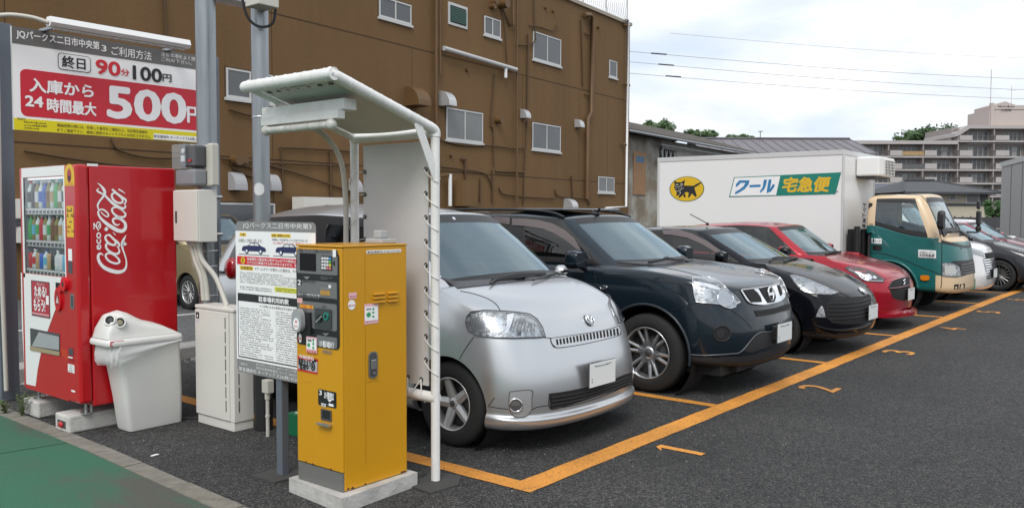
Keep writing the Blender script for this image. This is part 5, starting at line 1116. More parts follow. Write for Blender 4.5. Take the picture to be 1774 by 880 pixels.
# ================================================================== silver minivan
PS = paint('silver_paint', (.56, .575, .59), .82, .29, coat=.5)
def cr_(*pts): return lin(*pts)
xc, yf = 5.065, 3.25
def zf(*p): return lin(*p)
R_ = outline_ring
low = [R_(.20, .30, .62, 3.84, .3, zf((0, .19), (4, .22)), L=4),
 R_(.085, .40, .80, 3.92, .3, zf((.08, .150), (.35, .155), (.55, .17), (1, .20), (4, .24))),
 R_(.030, .36, .845, 3.97, .33, zf((.0, .175), (.35, .18), (.55, .20), (1, .24), (4, .28))),
 R_(.022, .36, .848, 3.98, .33, zf((0, .235), (.35, .255), (.6, .29), (1, .30), (4, .34))),
 R_(.050, .36, .840, 3.98, .33, zf((0, .255), (.35, .275), (.6, .31), (1, .33), (4, .36))),
 R_(.045, .35, .845, 3.99, .33, zf((0, .38), (.6, .44), (1, .48), (4, .50))),
 R_(.06, .35, .845, 3.99, .33, zf((0, .52), (.6, .58), (4, .64))),
 R_(.095, .35, .845, 3.98, .33, zf((0, .63), (.5, .68), (1, .74), (4, .78))),
 R_(.125, .35, .842, 3.97, .33, zf((0, .725), (.3, .75), (.5, .78), (1, .86), (4, .90))),
 R_(.155, .36, .83, 3.95, .33, zf((0, .80), (.3, .84), (.6, .90), (1, .96), (4, .98))),
 R_(.225, .36, .805, 3.94, .33, zf((0, .90), (.3, .93), (.7, .99), (1.1, 1.01), (4, 1.03))),
 R_(.38, .36, .785, 3.93, .33, zf((0, 1.0), (.5, 1.025), (.9, 1.04), (4, 1.05))),
 R_(.60, .26, .765, 3.93, .33, zf((0, 1.075), (.7, 1.08), (.9, 1.06), (4, 1.06))),
 R_(.76, .16, .74, 3.92, .33, zf((0, 1.10), (.8, 1.10), (1, 1.06), (4, 1.06))),
 R_(.84, .16, .68, 3.86, .33, zf((0, .98), (4, .98)))]
gl = [((0, .74, 1.10), (0, 1.40, 1.595)), ((.40, .765, 1.095), (.34, 1.42, 1.59)), ((.70, .85, 1.065), (.585, 1.50, 1.565)), ((.765, .95, 1.04), (.64, 1.58, 1.55)),
 ((.785, 1.12, 1.03), (.66, 1.68, 1.56)), ((.795, 2.25, 1.04), (.675, 2.28, 1.585)), ((.795, 2.33, 1.04), (.675, 2.36, 1.585)), ((.79, 3.02, 1.06), (.665, 2.93, 1.565)), ((.79, 3.12, 1.06), (.66, 3.02, 1.56)),
 ((.765, 3.58, 1.08), (.625, 3.38, 1.53)), ((.70, 3.80, 1.08), (.58, 3.55, 1.50)), ((.60, 3.90, 1.08), (.50, 3.63, 1.49)), ((0, 3.94, 1.08), (0, 3.68, 1.50))]
spec = dict(L=3.99, lower=low, glass=gl, gflag=[1, 1, 7, 2, 2, 5, 3, 5, 3, 7, 7, 4], roof=[(1.40, 1.605), (1.8, 1.665), (2.4, 1.69), (3.0, 1.675), (3.65, 1.55)], wy=(.728, 3.33), wr=.295, arch=.335, rim=.185, w=.845, belt=1.05, cowl=.76, crease={3: .5, 4: .5, 13: .5},
 wstyle=dict(style='spoke', n=5, w=.175, col=mat('painted_alloy', (.55, .55, .55), .35, .6)))
t_, p1_, p2_, sk = car('silver_minivan', 'silver rounded minivan first in the row, parked just behind the white canopy', xc, yf, spec, dict(paint=PS))
def q(u, v): return (690+u/2, 340+v/2)
def Q(l): return [q(*a) for a in l]
hlp = Q([(236, 440), (240, 418), (254, 402), (300, 398), (360, 401), (410, 405), (452, 411), (478, 428), (496, 455), (506, 488), (470, 490), (400, 492), (330, 490), (275, 484), (246, 466)])
mb = MB(); sk.patch(mb, hlp, .003, 0, 6, mirror=xc); hl = mb.build('headlight', REFL, t_)
mb = MB(); sk.patch(mb, hlp, .012, 0, 6, mirror=xc, rim=1, rmi=1, rrad=.004); mb.build('lens', [LENS, M_DARKGREY], hl)
mb = MB()
sk.patch(mb, [q(342+32*math.cos(a*.3142), 446+27*math.sin(a*.3142)) for a in range(20)], .007, 0, 4, mirror=xc); sk.patch(mb, [q(342+22*math.cos(a*.3142), 446+19*math.sin(a*.3142)) for a in range(20)], .009, 1, 4, mirror=xc)
sk.patch(mb, Q([(376, 412), (400, 408), (392, 440), (380, 470), (366, 480), (376, 450)]), .009, 1, 6, mirror=xc); sk.patch(mb, Q([(248, 425), (300, 412), (304, 470), (262, 468)]), .008, 0, 6, mirror=xc)
for k in range(9): sk.line(mb, Q([(252+k*5, 424-k), (258+k*5, 468-k)]), .0016, .010, 2, mirror=xc)
for k in range(8): sk.line(mb, Q([(400+k*10, 425+k*3), (385+k*12, 470)]), .0018, .010, 2, mirror=xc)
sk.patch(mb, Q([(413, 470), (424, 470), (424, 482), (413, 482)]), .010, 3, 6, mirror=xc)
mb.build('reflector', [BOWL, mat('bright_reflector', (.9, .9, .92), .05, 1), M_DARKGREY, M_INK], hl)
gb = Q([(527, 492), (560, 487), (620, 479), (680, 470), (730, 460), (762, 450), (769, 462), (766, 480), (720, 494), (660, 508), (600, 519), (547, 524), (532, 510)])
mb = MB(); sk.patch(mb, gb, .004, 0, 8); sk.line(mb, gb+[gb[0]], .0025, .003, 1)
for k in range(19):
    u = 545+k*11.6; f = k/18; vt = 496-f*38; vb = 516-f*34; sk.patch(mb, Q([(u, vt), (u+5.6, vt-1), (u+9, vb-2), (u+3.2, vb)]), .0055, 1, 20)
mb.build('grille_band', [PS, M_SEAM], t_)
h0, n0 = sk.hit(1020.3, 554, .008); up_ = (ZA-n0*ZA.dot(n0)).normalized(); X_e = up_.cross(n0)*1
if X_e.x < 0: X_e = -X_e
mb = MB(); mb.lathe([(0, -.006), (.046, -.006), (.050, -.001), (.048, .001), (0, .001)], Matrix.Translation(h0) @ n0.to_track_quat('Z', 'Y').to_matrix().to_4x4(), 1, 26); emblem_ovals(mb, h0+n0*.002, X_e, up_, .092, .088, 0, .0045); mb.build('badge', [M_CHROME, mat('badge_back', (.22, .23, .25), .3, .7)], t_)
lg = Q([(523, 684), (580, 676), (650, 662), (730, 640), (808, 611), (807, 648), (740, 674), (660, 700), (590, 722), (527, 735)])
mb = MB(); sk.patch(mb, lg, .004, 0, 8)
for k in (1, 2, 3): sk.line(mb, Q([(528, 684+k*13), (600, 674+k*12), (700, 650+k*11), (800, 616+k*9)]), .005, .006, 1)
sk.line(mb, lg+[lg[0]], .003, .003, 2); mb.build('lower_grille', [M_SEAM, M_BLACK, M_SEAM], t_)
plate(t_, xc, 3.272, .478)
mb = MB(); mb.box((xc-.12, 3.275, .41), (xc+.12, 3.32, .46), 0, bev=.01); mb.build('plate_bracket', M_DARKGREY, t_)
mb = MB(); fr_px = Q([(386, 676), (460, 671), (462, 700), (460, 740), (440, 762), (408, 764), (388, 745), (383, 710)]); sk.patch(mb, fr_px, .003, 0, 6, mirror=xc); sk.line(mb, fr_px+[fr_px[0]], .0035, .003, 1, mirror=xc); rc = mb.build('fog_lamp_recess', [mat('silver_recess', (.42, .43, .44), .4, .6), mat('seam_soft', (.12, .12, .125), .6)], t_)
mb = MB(); sk.patch(mb, [q(406+21*math.cos(a*.3142), 722+22*math.sin(a*.3142)) for a in range(20)], .012, 1, 4, mirror=xc, rim=1, rmi=0, rrad=.006); sk.patch(mb, [q(406+16*math.cos(a*.3142), 722+17*math.sin(a*.3142)) for a in range(20)], .015, 2, 4, mirror=xc); sk.patch(mb, Q([(390, 722), (422, 722), (420, 734), (406, 742), (393, 735)]), .017, 1, 5, mirror=xc); mb.build('fog_lamp', [M_CHROME, M_DARKGREY, BOWL], t_)
mb = MB()
for l in (Q([(288, 724), (340, 732), (380, 737)]), Q([(462, 740), (480, 730), (522, 724)]), Q([(527, 737), (600, 724), (700, 695), (790, 655), (822, 632)]), Q([(210, 570), (222, 545), (245, 510), (262, 487)]), Q([(215, 328), (262, 338), (310, 355), (340, 375), (355, 401)]), Q([(505, 489), (528, 491)]), Q([(748, 350), (757, 372), (768, 400), (772, 440)])): sk.line(mb, l, .0028, .0005, 0, mirror=None)
sk.line(mb, Q([(215, 328), (262, 338), (310, 355), (340, 375), (355, 401)]), .0028, .0005, 0, mirror=xc)
mb.build('panel_gaps', M_SEAM, t_)
mb = MB(); sk.patch(mb, Q([(146, 282), (205, 320), (330, 306), (450, 292), (585, 278), (552, 262), (440, 274), (320, 288), (200, 296)]), .006, 0, 10); mb.build('cowl_panel', M_DARKGREY, t_)
mb = MB()
for l in (Q([(318, 312), (345, 296), (400, 285), (450, 277), (490, 280)]), Q([(322, 296), (380, 283), (430, 275), (505, 274)]), Q([(465, 300), (500, 290), (530, 278), (566, 262)])): sk.line(mb, l, .008, .022, 0)
sk.line(mb, Q([(318, 300), (420, 284), (500, 277)]), .012, .012, 0); mb.build('wipers', M_BLACK, t_)
mirror_unit(t_, xc+.90, yf+1.02, 1.11, .12, .10, .08, PS, 1)
mirror_unit(t_, xc-.95, yf+1.15, 1.13, .16, .13, .10, PS, -1)
mb = MB()
for s in (-1, 1): mb.ball((xc-s*.775, 6.62, 1.11), (.065, .08, .10), 0, None, 20)
mb.build('tail_light', TAIL, t_)
mb = MB(); sk.patch(mb, [(198/3.665*0+197+0, 0)]*0 or [q(186, 74), q(193, 74), q(199, 82), q(192, 82)], .004, 0, 6); mb.build('inspection_sticker', mat('pale_sticker', (.6, .65, .7), .4), t_)
settle(t_)
# ================================================================== dark navy four wheel drive
PN = paint('navy_paint', (.007, .0145, .022), .2, .2, coat=.55, spec=.25)
xc, yf = 7.56, 2.955
low = [R_(.22, .30, .66, 4.4, .3, zf((0, .30), (5, .32)), ys=(.88, 1.4, 2.2, 2.9, 3.51)),
 R_(.10, .42, .86, 4.55, .3, zf((.1, .25), (.4, .28), (.8, .33), (5, .34)), ys=(.88, 1.4, 2.2, 2.9, 3.51)),
 R_(.05, .42, .882, 4.62, .3, zf((0, .30), (.4, .33), (.8, .40), (5, .42)), ys=(.88, 1.4, 2.2, 2.9, 3.51)),
 R_(.02, .42, .890, 4.64, .3, zf((0, .40), (.4, .43), (.8, .50), (5, .52)), ys=(.88, 1.4, 2.2, 2.9, 3.51)),
 R_(.015, .42, .892, 4.64, .3, zf((0, .52), (.4, .55), (.8, .62), (5, .64)), ys=(.88, 1.4, 2.2, 2.9, 3.51)),
 R_(.03, .41, .892, 4.64, .3, zf((0, .64), (.4, .68), (.8, .74), (5, .76)), ys=(.88, 1.4, 2.2, 2.9, 3.51)),
 R_(.07, .40, .890, 4.62, .3, zf((0, .74), (.4, .80), (.8, .86), (5, .88)), ys=(.88, 1.4, 2.2, 2.9, 3.51)),
 R_(.11, .40, .882, 4.60, .3, zf((0, .84), (.3, .88), (.5, .93), (.9, .98), (5, 1.0)), ys=(.88, 1.4, 2.2, 2.9, 3.51)),
 R_(.16, .38, .862, 4.58, .3, zf((0, .925), (.3, .97), (.5, 1.03), (.9, 1.06), (5, 1.08)), ys=(.88, 1.4, 2.2, 2.9, 3.51)),
 R_(.26, .36, .83, 4.56, .3, zf((0, .975), (.3, 1.0), (.5, 1.055), (.9, 1.095), (5, 1.11)), ys=(.90, 1.4, 2.2, 2.9, 3.51)),
 R_(.55, .30, .80, 4.54, .3, zf((0, 1.03), (.7, 1.05), (1, 1.105), (5, 1.13)), ys=(.98, 1.42, 2.2, 2.9, 3.51)),
 R_(.92, .24, .785, 4.52, .3, zf((0, 1.085), (1, 1.10), (1.3, 1.125), (5, 1.14)), ys=(1.22, 1.55, 2.2, 2.9, 3.51)),
 R_(1.16, .16, .77, 4.5, .3, zf((0, 1.10), (1.3, 1.115), (1.5, 1.13), (5, 1.14)), ys=(1.40, 1.65, 2.2, 2.9, 3.51)),
 R_(1.24, .16, .70, 4.4, .3, zf((0, 1.0), (5, 1.0)), ys=(1.45, 1.7, 2.2, 2.9, 3.51))]
gl = [((0, 1.13, 1.105), (0, 1.82, 1.575)), ((.42, 1.17, 1.105), (.34, 1.84, 1.572)), ((.735, 1.28, 1.115), (.60, 1.92, 1.55)), ((.79, 1.40, 1.12), (.665, 1.99, 1.545)),
 ((.805, 1.62, 1.125), (.685, 2.06, 1.55)), ((.81, 2.42, 1.13), (.70, 2.48, 1.575)), ((.81, 2.50, 1.13), (.70, 2.55, 1.575)), ((.80, 3.35, 1.14), (.69, 3.30, 1.57)), ((.80, 3.43, 1.14), (.685, 3.38, 1.565)),
 ((.78, 3.98, 1.15), (.66, 3.80, 1.55)), ((.72, 4.30, 1.15), (.62, 4.12, 1.53)), ((.62, 4.42, 1.15), (.52, 4.2, 1.53)), ((0, 4.48, 1.15), (0, 4.27, 1.55))]
spec = dict(L=4.64, lower=low, glass=gl, gflag=[1, 1, 7, 2, 2, 5, 3, 5, 3, 7, 7, 4], roof=[(1.82, 1.585), (2.1, 1.62), (2.8, 1.645), (3.6, 1.635), (4.25, 1.58)], wy=(.895, 3.525), wr=.355, arch=.425, rim=.235, w=.892, belt=1.12, cowl=1.2, crease={2: .5, 12: .4, 8: .35}, skirt=.375,
 wstyle=dict(style='pair', n=6, w=.21))
t_, p1_, p2_, sk = car('navy_suv', 'dark navy off-road car with roof rails and a chrome grille, beside the silver minivan', xc, yf, spec, dict(paint=PN, side=SDG))
def q(u, v): return (840+u/2.445, 340+v/2.445)
hlp = Q([(878, 348), (900, 345), (950, 347), (985, 360), (1010, 382), (1035, 408), (1058, 425), (1078, 450), (1060, 458), (1058, 470), (1035, 477), (1012, 470), (992, 458), (895, 448), (886, 410)])
mb = MB(); sk.patch(mb, hlp, .003, 0, 6, mirror=xc); hl = mb.build('headlight', REFL, t_)
mb = MB(); sk.patch(mb, hlp, .012, 0, 6, mirror=xc, rim=1, rmi=1, rrad=.004); mb.build('lens', [LENS, M_CHROME], hl)
mb = MB(); sk.patch(mb, [q(1017+33*math.cos(a*.3142), 433+33*math.sin(a*.3142)) for a in range(20)], .007, 0, 4, mirror=xc, rim=1, rmi=1, rrad=.004); sk.patch(mb, [q(940+20*math.cos(a*.3142), 418+18*math.sin(a*.3142)) for a in range(20)], .008, 0, 4, mirror=xc)
sk.patch(mb, Q([(885, 362), (960, 376), (1000, 392), (985, 398), (930, 384), (888, 376)]), .009, 2, 6, mirror=xc); mb.build('reflector', [BOWL, M_CHROME, mat('bright_reflector', (.9, .9, .92), .05, 1)], hl)
# chrome framed grille with three openings
def r5(u, v): return (1280+u/7.333, 480+v/7.333)
go = [r5(*a) for a in ((20, 168), (160, 152), (300, 132), (440, 102), (510, 86), (535, 120), (560, 170), (576, 240), (520, 305), (400, 340), (300, 355), (130, 330), (60, 240))]
mb = MB(); sk.patch(mb, go, .006, 0, 6); sk.patch(mb, [r5(*a) for a in ((48, 174), (175, 160), (225, 200), (265, 260), (282, 318), (150, 322), (105, 260))], .012, 1, 5); sk.patch(mb, [r5(*a) for a in ((250, 148), (405, 122), (445, 200), (458, 262), (440, 318), (362, 330), (310, 250))], .012, 1, 5); sk.patch(mb, [r5(*a) for a in ((480, 106), (505, 104), (530, 160), (540, 220), (525, 238), (505, 180))], .012, 1, 5)
sk.line(mb, go+[go[0]], .006, .008, 0)
mb.build('grille', [M_CHROME, M_SEAM], t_)
h0, n0 = sk.hit(*r5(382, 222), .02); n0 = Vector((n0.x*.3, n0.y, n0.z*.3)).normalized(); up_ = (ZA-n0*ZA.dot(n0)).normalized(); X_e = n0.cross(up_)*-1
if X_e.x < 0: X_e = -X_e
mb = MB(); mb.tube([h0+X_e*.055*math.cos(i*.2618)+up_*.062*math.sin(i*.2618) for i in range(24)], .009, 0, 8, closed=True)
bb = [h0+n0*.008+X_e*a+up_*b for a, b in ((-.068, -.013), (.068, -.013), (.068, .013), (-.068, .013))]; mb.add(bb+[p-n0*.012 for p in bb], [(0, 1, 2, 3), (0, 4, 5, 1), (1, 5, 6, 2), (2, 6, 7, 3), (3, 7, 4, 0)], 0); mb.build('badge', M_CHROME, t_)
mb = MB(); sl = [r5(*a) for a in ((195, 430), (330, 415), (480, 388), (625, 338), (640, 385), (630, 415), (500, 450), (380, 480), (240, 496), (215, 470))]; sk.patch(mb, sl, .004, 0, 6); sk.line(mb, sl+[sl[0]], .003, .003, 1); mb.build('upper_intake', [M_SEAM, M_BLACK], t_)
mb = MB(); lb_ = [r5(*a) for a in ((45, 880), (210, 712), (380, 690), (480, 670), (610, 610), (660, 590), (655, 660), (600, 760), (480, 800), (340, 840), (200, 900))]; lb_ = Q([(872, 640), (1040, 655), (1085, 655), (1152, 580), (1215, 572)])
dk = Q([(1088, 652), (1154, 580), (1215, 571), (1300, 545), (1298, 575), (1280, 600), (1200, 635), (1130, 662)]); sk.patch(mb, dk, .004, 0, 6); sk.line(mb, Q([(820, 664), (920, 672), (1040, 666), (1085, 655), (1152, 582), (1215, 572), (1300, 546)]), .0045, .006, 1)
mb.build('lower_intake', [mat('textured_black', (.018, .018, .02), .6), mat('satin_trim', (.16, .17, .18), .35, .5)], t_)
mb = MB(); c_ = [q(1003+36*math.cos(a*.3142), 581+32*math.sin(a*.3142)) for a in range(20)]; sk.patch(mb, c_, .004, 0, 5, mirror=xc); sk.line(mb, c_+[c_[0]], .006, .005, 1, mirror=xc); sk.patch(mb, [q(998+20*math.cos(a*.3142), 580+18*math.sin(a*.3142)) for a in range(20)], .007, 2, 5, mirror=xc); mb.build('fog_lamp_recess', [M_SEAM, M_BLACK, M_BLACK], t_)
plate(t_, xc, 2.93, .535)
mb = MB(); mb.box((xc-.15, 2.932, .47), (xc+.15, 2.99, .60), 0, bev=.01); mb.build('plate_bracket', M_BLACK, t_)
mb = MB()
for l in (Q([(465, 345), (462, 300), (445, 235)]), Q([(462, 338), (560, 342), (700, 356), (878, 378)]), Q([(790, 480), (840, 466), (895, 452)]), Q([(620, 288), (800, 310), (960, 352), (1010, 380)]), Q([(1060, 398), (1150, 388), (1218, 372)]), Q([(1040, 480), (1095, 520), (1130, 560)]), Q([(470, 345), (468, 372), (466, 400)])): sk.line(mb, l, .0028, .0005, 0)
mb.build('panel_gaps', M_SEAM, t_)
mb = MB(); 
for k in range(23):
    a = R(-20+k*10); 
mb.tube([(xc-.893, yf+.895+.44*math.cos(R(a)), .355+.44*math.sin(R(a))) for a in range(-12, 190, 8)], .014, 0, 8); mb.tube([(xc+.893, yf+.895+.44*math.cos(R(a)), .355+.44*math.sin(R(a))) for a in range(-12, 190, 8)], .014, 0, 8); mb.build('arch_moulding', mat('navy_moulding', (.014, .020, .027), .35), t_)
for s in (-1, 1):
    mb = MB(); mb.tube(cat_rom([(xc+s*.63, yf+1.98, 1.565), (xc+s*.635, yf+2.14, 1.612), (xc+s*.64, yf+2.5, 1.638), (xc+s*.64, yf+3.4, 1.642), (xc+s*.62, yf+4.0, 1.615), (xc+s*.60, yf+4.2, 1.55)], 6), .014, 0, 10); mb.build('roof_rail', M_BLACK, t_)
mb = MB(); mb.box((xc-.55, yf+2.06, 1.628), (xc+.55, yf+2.75, 1.655), 0, bev=.02); mb.build('sunroof', mat('sunroof_glass', (.02, .02, .022), .08, coat=1), t_)
mb = MB(); mb.ball((xc-.18, yf+1.90, 1.60), (.035, .05, .02)); mb.tube([(xc-.18, yf+1.89, 1.61), (xc-.21, yf+1.83, 1.66)], [.014, .01], 0, 8); mb.tube([(xc-.18, yf+1.92, 1.60), (xc-.1, yf+2.0, 1.635)], .008, 0, 6); mb.build('roof_antenna', M_BLACK, t_)
# rain visors over the side windows and their frames
mb = MB(); sk.patch(mb, Q([(118, 95), (160, 96), (230, 102), (290, 118), (340, 145), (380, 180), (410, 232), (392, 225), (350, 190), (300, 160), (250, 140), (180, 128), (118, 124)]), .012, 0, 8, mirror=xc); sk.patch(mb, Q([(40, 88), (108, 92), (106, 122), (60, 112)]), .012, 0, 8, mirror=xc); mb.build('rain_visor', mat('smoked_visor', (.10, .075, .075), .25, coat=.5), t_)
mb = MB(); sk.patch(mb, Q([(620, 286), (700, 292), (760, 290), (858, 272), (868, 262), (780, 268), (700, 276), (560, 280)]), .006, 0, 8)
mb.build('cowl_panel', M_DARKGREY, t_)
mb = MB(); sk.line(mb, Q([(690, 285), (740, 275), (770, 268), (800, 274), (840, 272)]), .009, .02, 0); sk.line(mb, Q([(755, 270), (765, 266), (775, 272)]), .012, .02, 0); mb.build('wipers', M_BLACK, t_)
mirror_unit(t_, xc-1.0, yf+1.58, 1.175, .20, .17, .12, PN, -1); mirror_unit(t_, xc+1.0, yf+1.50, 1.17, .20, .16, .12, PN, 1)
mb = MB(); sk.patch(mb, [q(505+14*math.cos(a*.3142), 386+7*math.sin(a*.3142)) for a in range(20)], .008, 0, 4, rim=1, rmi=1, rrad=.003); mb.build('side_indicator', [LENS, M_CHROME], t_)
settle(t_)
# ================================================================== low cars share one recipe of rings
def gen(w, L, belt, cowl, top, rf, rear, nose, wy, wr, arch, rim, hood=None, xt=.60, ztop=1.39, zb=(1.02, 1.03, 1.08), d=.40, bot=.17, ws=None, gf=None, yb=2.25, yc=3.1, rb=None, flat=0, lip=0, **k):
    """nose: heights of the front profile as (y, z) from the bumper to the cowl"""
    zn = lin(*nose); ys = (wy[0], wy[0]+.5, (wy[0]+wy[1])/2, wy[1]-.6, wy[1])
    def rg(f, dd, ww, r, zfr, zs, s2=None): 
        return outline_ring(f, dd, ww, r, .33, lin((0, zfr), (f+dd*.5, zfr+(zs-zfr)*.45), (wy[0], zs), (L, s2 or zs+.02)), ys=ys, L=L)
    nf = [p for p in nose]
    low = [rg(.20, .3, w*.76, L-.15, bot+.04, bot+.05), rg(.09, d, w*.95, L-.06, bot, bot+.04), rg(.03+lip*.5, d, w*.99, L-.02, bot+.09, bot+.14), rg(.0+lip, d, w, L, bot+.2, bot+.26), rg(.0+lip*.6, d, w, L, .50, .54), rg(nf[0][0], d, w, L-.01, nf[0][1], .68), 
           rg(nf[1][0], d, w*.995, L-.02, nf[1][1], .78), rg(nf[2][0], d*.96, w*.975, L-.04, nf[2][1], zb[0]-.16), rg(nf[3][0], d*.9, w*.95, L-.05, nf[3][1], zb[0]-.08), rg(nf[4][0], d*.75, w*.925, L-.06, nf[4][1], zb[0]-.025), rg(cowl-.10, .22, w*.905, L-.07, zb[1]-.015, zb[0]+.005), rg(cowl+.02, .14, w*.89, L-.08, zb[1]-.002, zb[0]+.01), rg(cowl+.12, .14, w*.80, L-.16, zb[0]-.12, zb[0]-.12)]
    b0, b1, b2 = zb; e = w*.9
    def bz(y): return lin((cowl, b0), (L, b2))(y)
    rz = lambda y: lin(*rf)(y)
    rb = rb or (L-.12)
    yt = top; gl = [((0, cowl, b1), (0, yt-.08, ztop+.03)), ((.42, cowl+.035, b1), (.34, yt-.06, ztop+.025)), ((e*.90, cowl+.14, bz(0)), (xt*.92, yt+.02, ztop)), ((e*.965, cowl+.26, b0), (xt, yt+.10, ztop+.0)),
      ((e, cowl+.46, b0), (xt+.025, yt+.22, ztop+.02)), ((e*1.01, yb, bz(yb)), (xt+.045, yb+.03, rz(yb)-.055)), ((e*1.01, yb+.08, bz(yb)), (xt+.045, yb+.10, rz(yb)-.055)), ((e, yc, bz(yc)), (xt+.03, yc-.12, rz(yc)-.06)), ((e, yc+.08, bz(yc)), (xt+.03, yc-.04, rz(yc)-.06)),
      ((e*.96, rb-.42, b2), (xt, rear-.28, rz(rear-.28)-.05)), ((e*.88, rb-.15, b2), (xt*.93, rear-.08, rz(rear-.08)-.06)), ((e*.74, rb-.04, b2), (xt*.82, rear, rz(rear)-.05)), ((0, rb, b2), (0, rear+.05, rz(rear)-.03))]
    s = dict(L=L, lower=low, glass=gl, gflag=gf or [1, 1, 7, 2, 2, 5, 3, 5, 3, 7, 7, 4], roof=rf, wy=wy, wr=wr, arch=arch, rim=rim, w=w, belt=belt, cowl=cowl, crease={2: .4, 11: .4}); s.update(k); return s
# ------------------------------------------------------------------ black hatchback
PK = paint('black_paint', (.004, .0045, .007), .0, .12, coat=.3, spec=.15)
xc, yf = 10.33, 2.975
spec = gen(.8475, 3.995, 1.04, 1.02, 1.86, [(1.80, 1.425), (2.05, 1.45), (2.6, 1.455), (3.1, 1.425), (3.6, 1.35)], 3.55, [(.03, .60), (.10, .685), (.26, .78), (.45, .87), (.74, .965)], (.83, 3.38), .295, .335, .195, zb=(1.025, 1.02, 1.12), xt=.575, ztop=1.385, d=.42, skirt=.27, wstyle=dict(style='wide', n=8, w=.18))
t_, p1_, p2_, sk = car('black_hatchback', 'glossy black low hatchback with large clear headlights, between navy and red cars', xc, yf, spec, dict(paint=PK))
def q(u, v): return (1130+u/3.666, 360+v/3.666)
hlp = Q([(870, 430), (900, 426), (950, 440), (1030, 468), (1090, 495), (1150, 522), (1185, 538), (1170, 545), (1140, 553), (1080, 552), (1010, 546), (965, 535), (925, 505), (895, 470)])
mb = MB(); sk.patch(mb, hlp, .003, 0, 5, mirror=xc); hl = mb.build('headlight', REFL, t_)
mb = MB(); sk.patch(mb, hlp, .012, 0, 5, mirror=xc, rim=1, rmi=1, rrad=.003); mb.build('lens', [LENS, M_DARKGREY], hl)
mb = MB(); sk.patch(mb, [q(1000+26*math.cos(a*.3142), 500+24*math.sin(a*.3142)) for a in range(20)], .007, 0, 4, mirror=xc); sk.patch(mb, [q(1070+24*math.cos(a*.3142), 522+20*math.sin(a*.3142)) for a in range(20)], .007, 0, 4, mirror=xc); sk.line(mb, Q([(885, 440), (920, 490), (970, 530)]), .006, .009, 0, mirror=xc); mb.build('reflector', [BOWL, M_CHROME], hl)
mb = MB(); sk.patch(mb, Q([(1038, 692), (1050, 660), (1072, 622), (1082, 625), (1092, 655), (1100, 695)]), .006, 0, 5, mirror=xc); mb.build('fog_lamp', REFL, t_)
mb = MB(); sk.patch(mb, Q([(1110, 600), (1180, 560), (1250, 568), (1330, 562), (1375, 545), (1388, 560), (1390, 640), (1385, 700), (1330, 735), (1230, 740), (1140, 730), (1100, 690)]), .003, 0, 6, mirror=None)
for k in range(5): sk.line(mb, Q([(1120, 610+k*24), (1220, 608+k*24), (1320, 596+k*24), (1385, 575+k*24)]), .006, .006, 1)
mb.build('lower_grille', [M_SEAM, M_BLACK], t_)
mb = MB(); sk.line(mb, Q([(1030, 740), (1060, 755), (1120, 770), (1200, 775), (1300, 762), (1370, 735), (1392, 712)]), .014, .008, 0); mb.build('front_lip', PK, t_)
h0, n0 = sk.hit(*q(1332, 528), .01); up_ = (ZA-n0*ZA.dot(n0)).normalized(); X_e = up_.cross(n0)
if X_e.x < 0: X_e = -X_e
mb = MB(); emblem_ovals(mb, h0, X_e, up_, .13, .095, 0, .007); mb.build('badge', M_CHROME, t_)
plate(t_, xc, 2.955, .475)
mb = MB()
for l in (Q([(850, 410), (950, 432), (1090, 490), (1190, 535), (1250, 562)]), Q([(865, 565), (890, 540), (940, 520)]), Q([(1190, 540), (1260, 568), (1380, 556)])): sk.line(mb, l, .003, .0005, 0)
mb.build('panel_gaps', M_SEAM, t_)
mb = MB(); sk.patch(mb, Q([(60, 130), (150, 135), (250, 165), (350, 215), (440, 280), (500, 330), (470, 325), (420, 295), (330, 240), (230, 195), (130, 175), (75, 172)]), .010, 0, 6, mirror=xc); mb.build('rain_visor', MATS['smoked_visor'], t_)
mb = MB(); sk.line(mb, Q([(745, 350), (755, 330), (800, 322), (860, 325), (915, 320)]), .010, .02, 0); sk.line(mb, Q([(835, 350), (870, 335), (925, 325)]), .010, .02, 0); mb.build('wipers', M_BLACK, t_)
mb = MB(); mb.cyl((xc-.1, yf+2.03, 1.455), (xc-.1, yf+2.03, 1.49), .02, 0, 8); mb.tube([(xc-.1, yf+2.03, 1.48), (xc-.1, yf+2.28, 1.60)], .006, 0, 6); mb.build('aerial', M_BLACK, t_)
mirror_unit(t_, xc-.96, yf+1.42, 1.10, .18, .13, .10, PK, -1); mirror_unit(t_, xc+.96, yf+1.40, 1.10, .18, .13, .10, PK, 1)
settle(t_)
# ------------------------------------------------------------------ red hatchback
PR = paint('red_paint', (.36, .006, .020), .3, .2, coat=.6, spec=.35)
xc, yf = 13.02, 3.20
spec = gen(.85, 3.84, 1.02, 1.10, 1.76, [(1.70, 1.445), (1.95, 1.485), (2.5, 1.495), (3.0, 1.47), (3.6, 1.40)], 3.5, [(.05, .60), (.10, .69), (.20, .80), (.42, .89), (.80, .96)], (.80, 3.25), .30, .345, .205, zb=(1.01, 1.00, 1.06), xt=.615, ztop=1.405, d=.36, lip=.05, wstyle=dict(style='fan', n=12, w=.185, col=M_BLACK))
t_, p1_, p2_, sk = car('red_hatchback', 'bright red hatchback with front spoiler lip, beside the white delivery truck', xc, yf, spec, dict(paint=PR, ws=WSG))
hlp = Q([(1222, 378), (1262, 374), (1330, 385), (1400, 408), (1450, 440), (1475, 458), (1462, 474), (1400, 470), (1355, 466), (1325, 452), (1290, 425), (1250, 402)])
mb = MB(); sk.patch(mb, hlp, .003, 0, 5, mirror=xc); hl = mb.build('headlight', M_BLACK, t_)
mb = MB(); sk.patch(mb, hlp, .012, 0, 5, mirror=xc, rim=1, rmi=1, rrad=.003); mb.build('lens', [LENS, M_DARKGREY], hl)
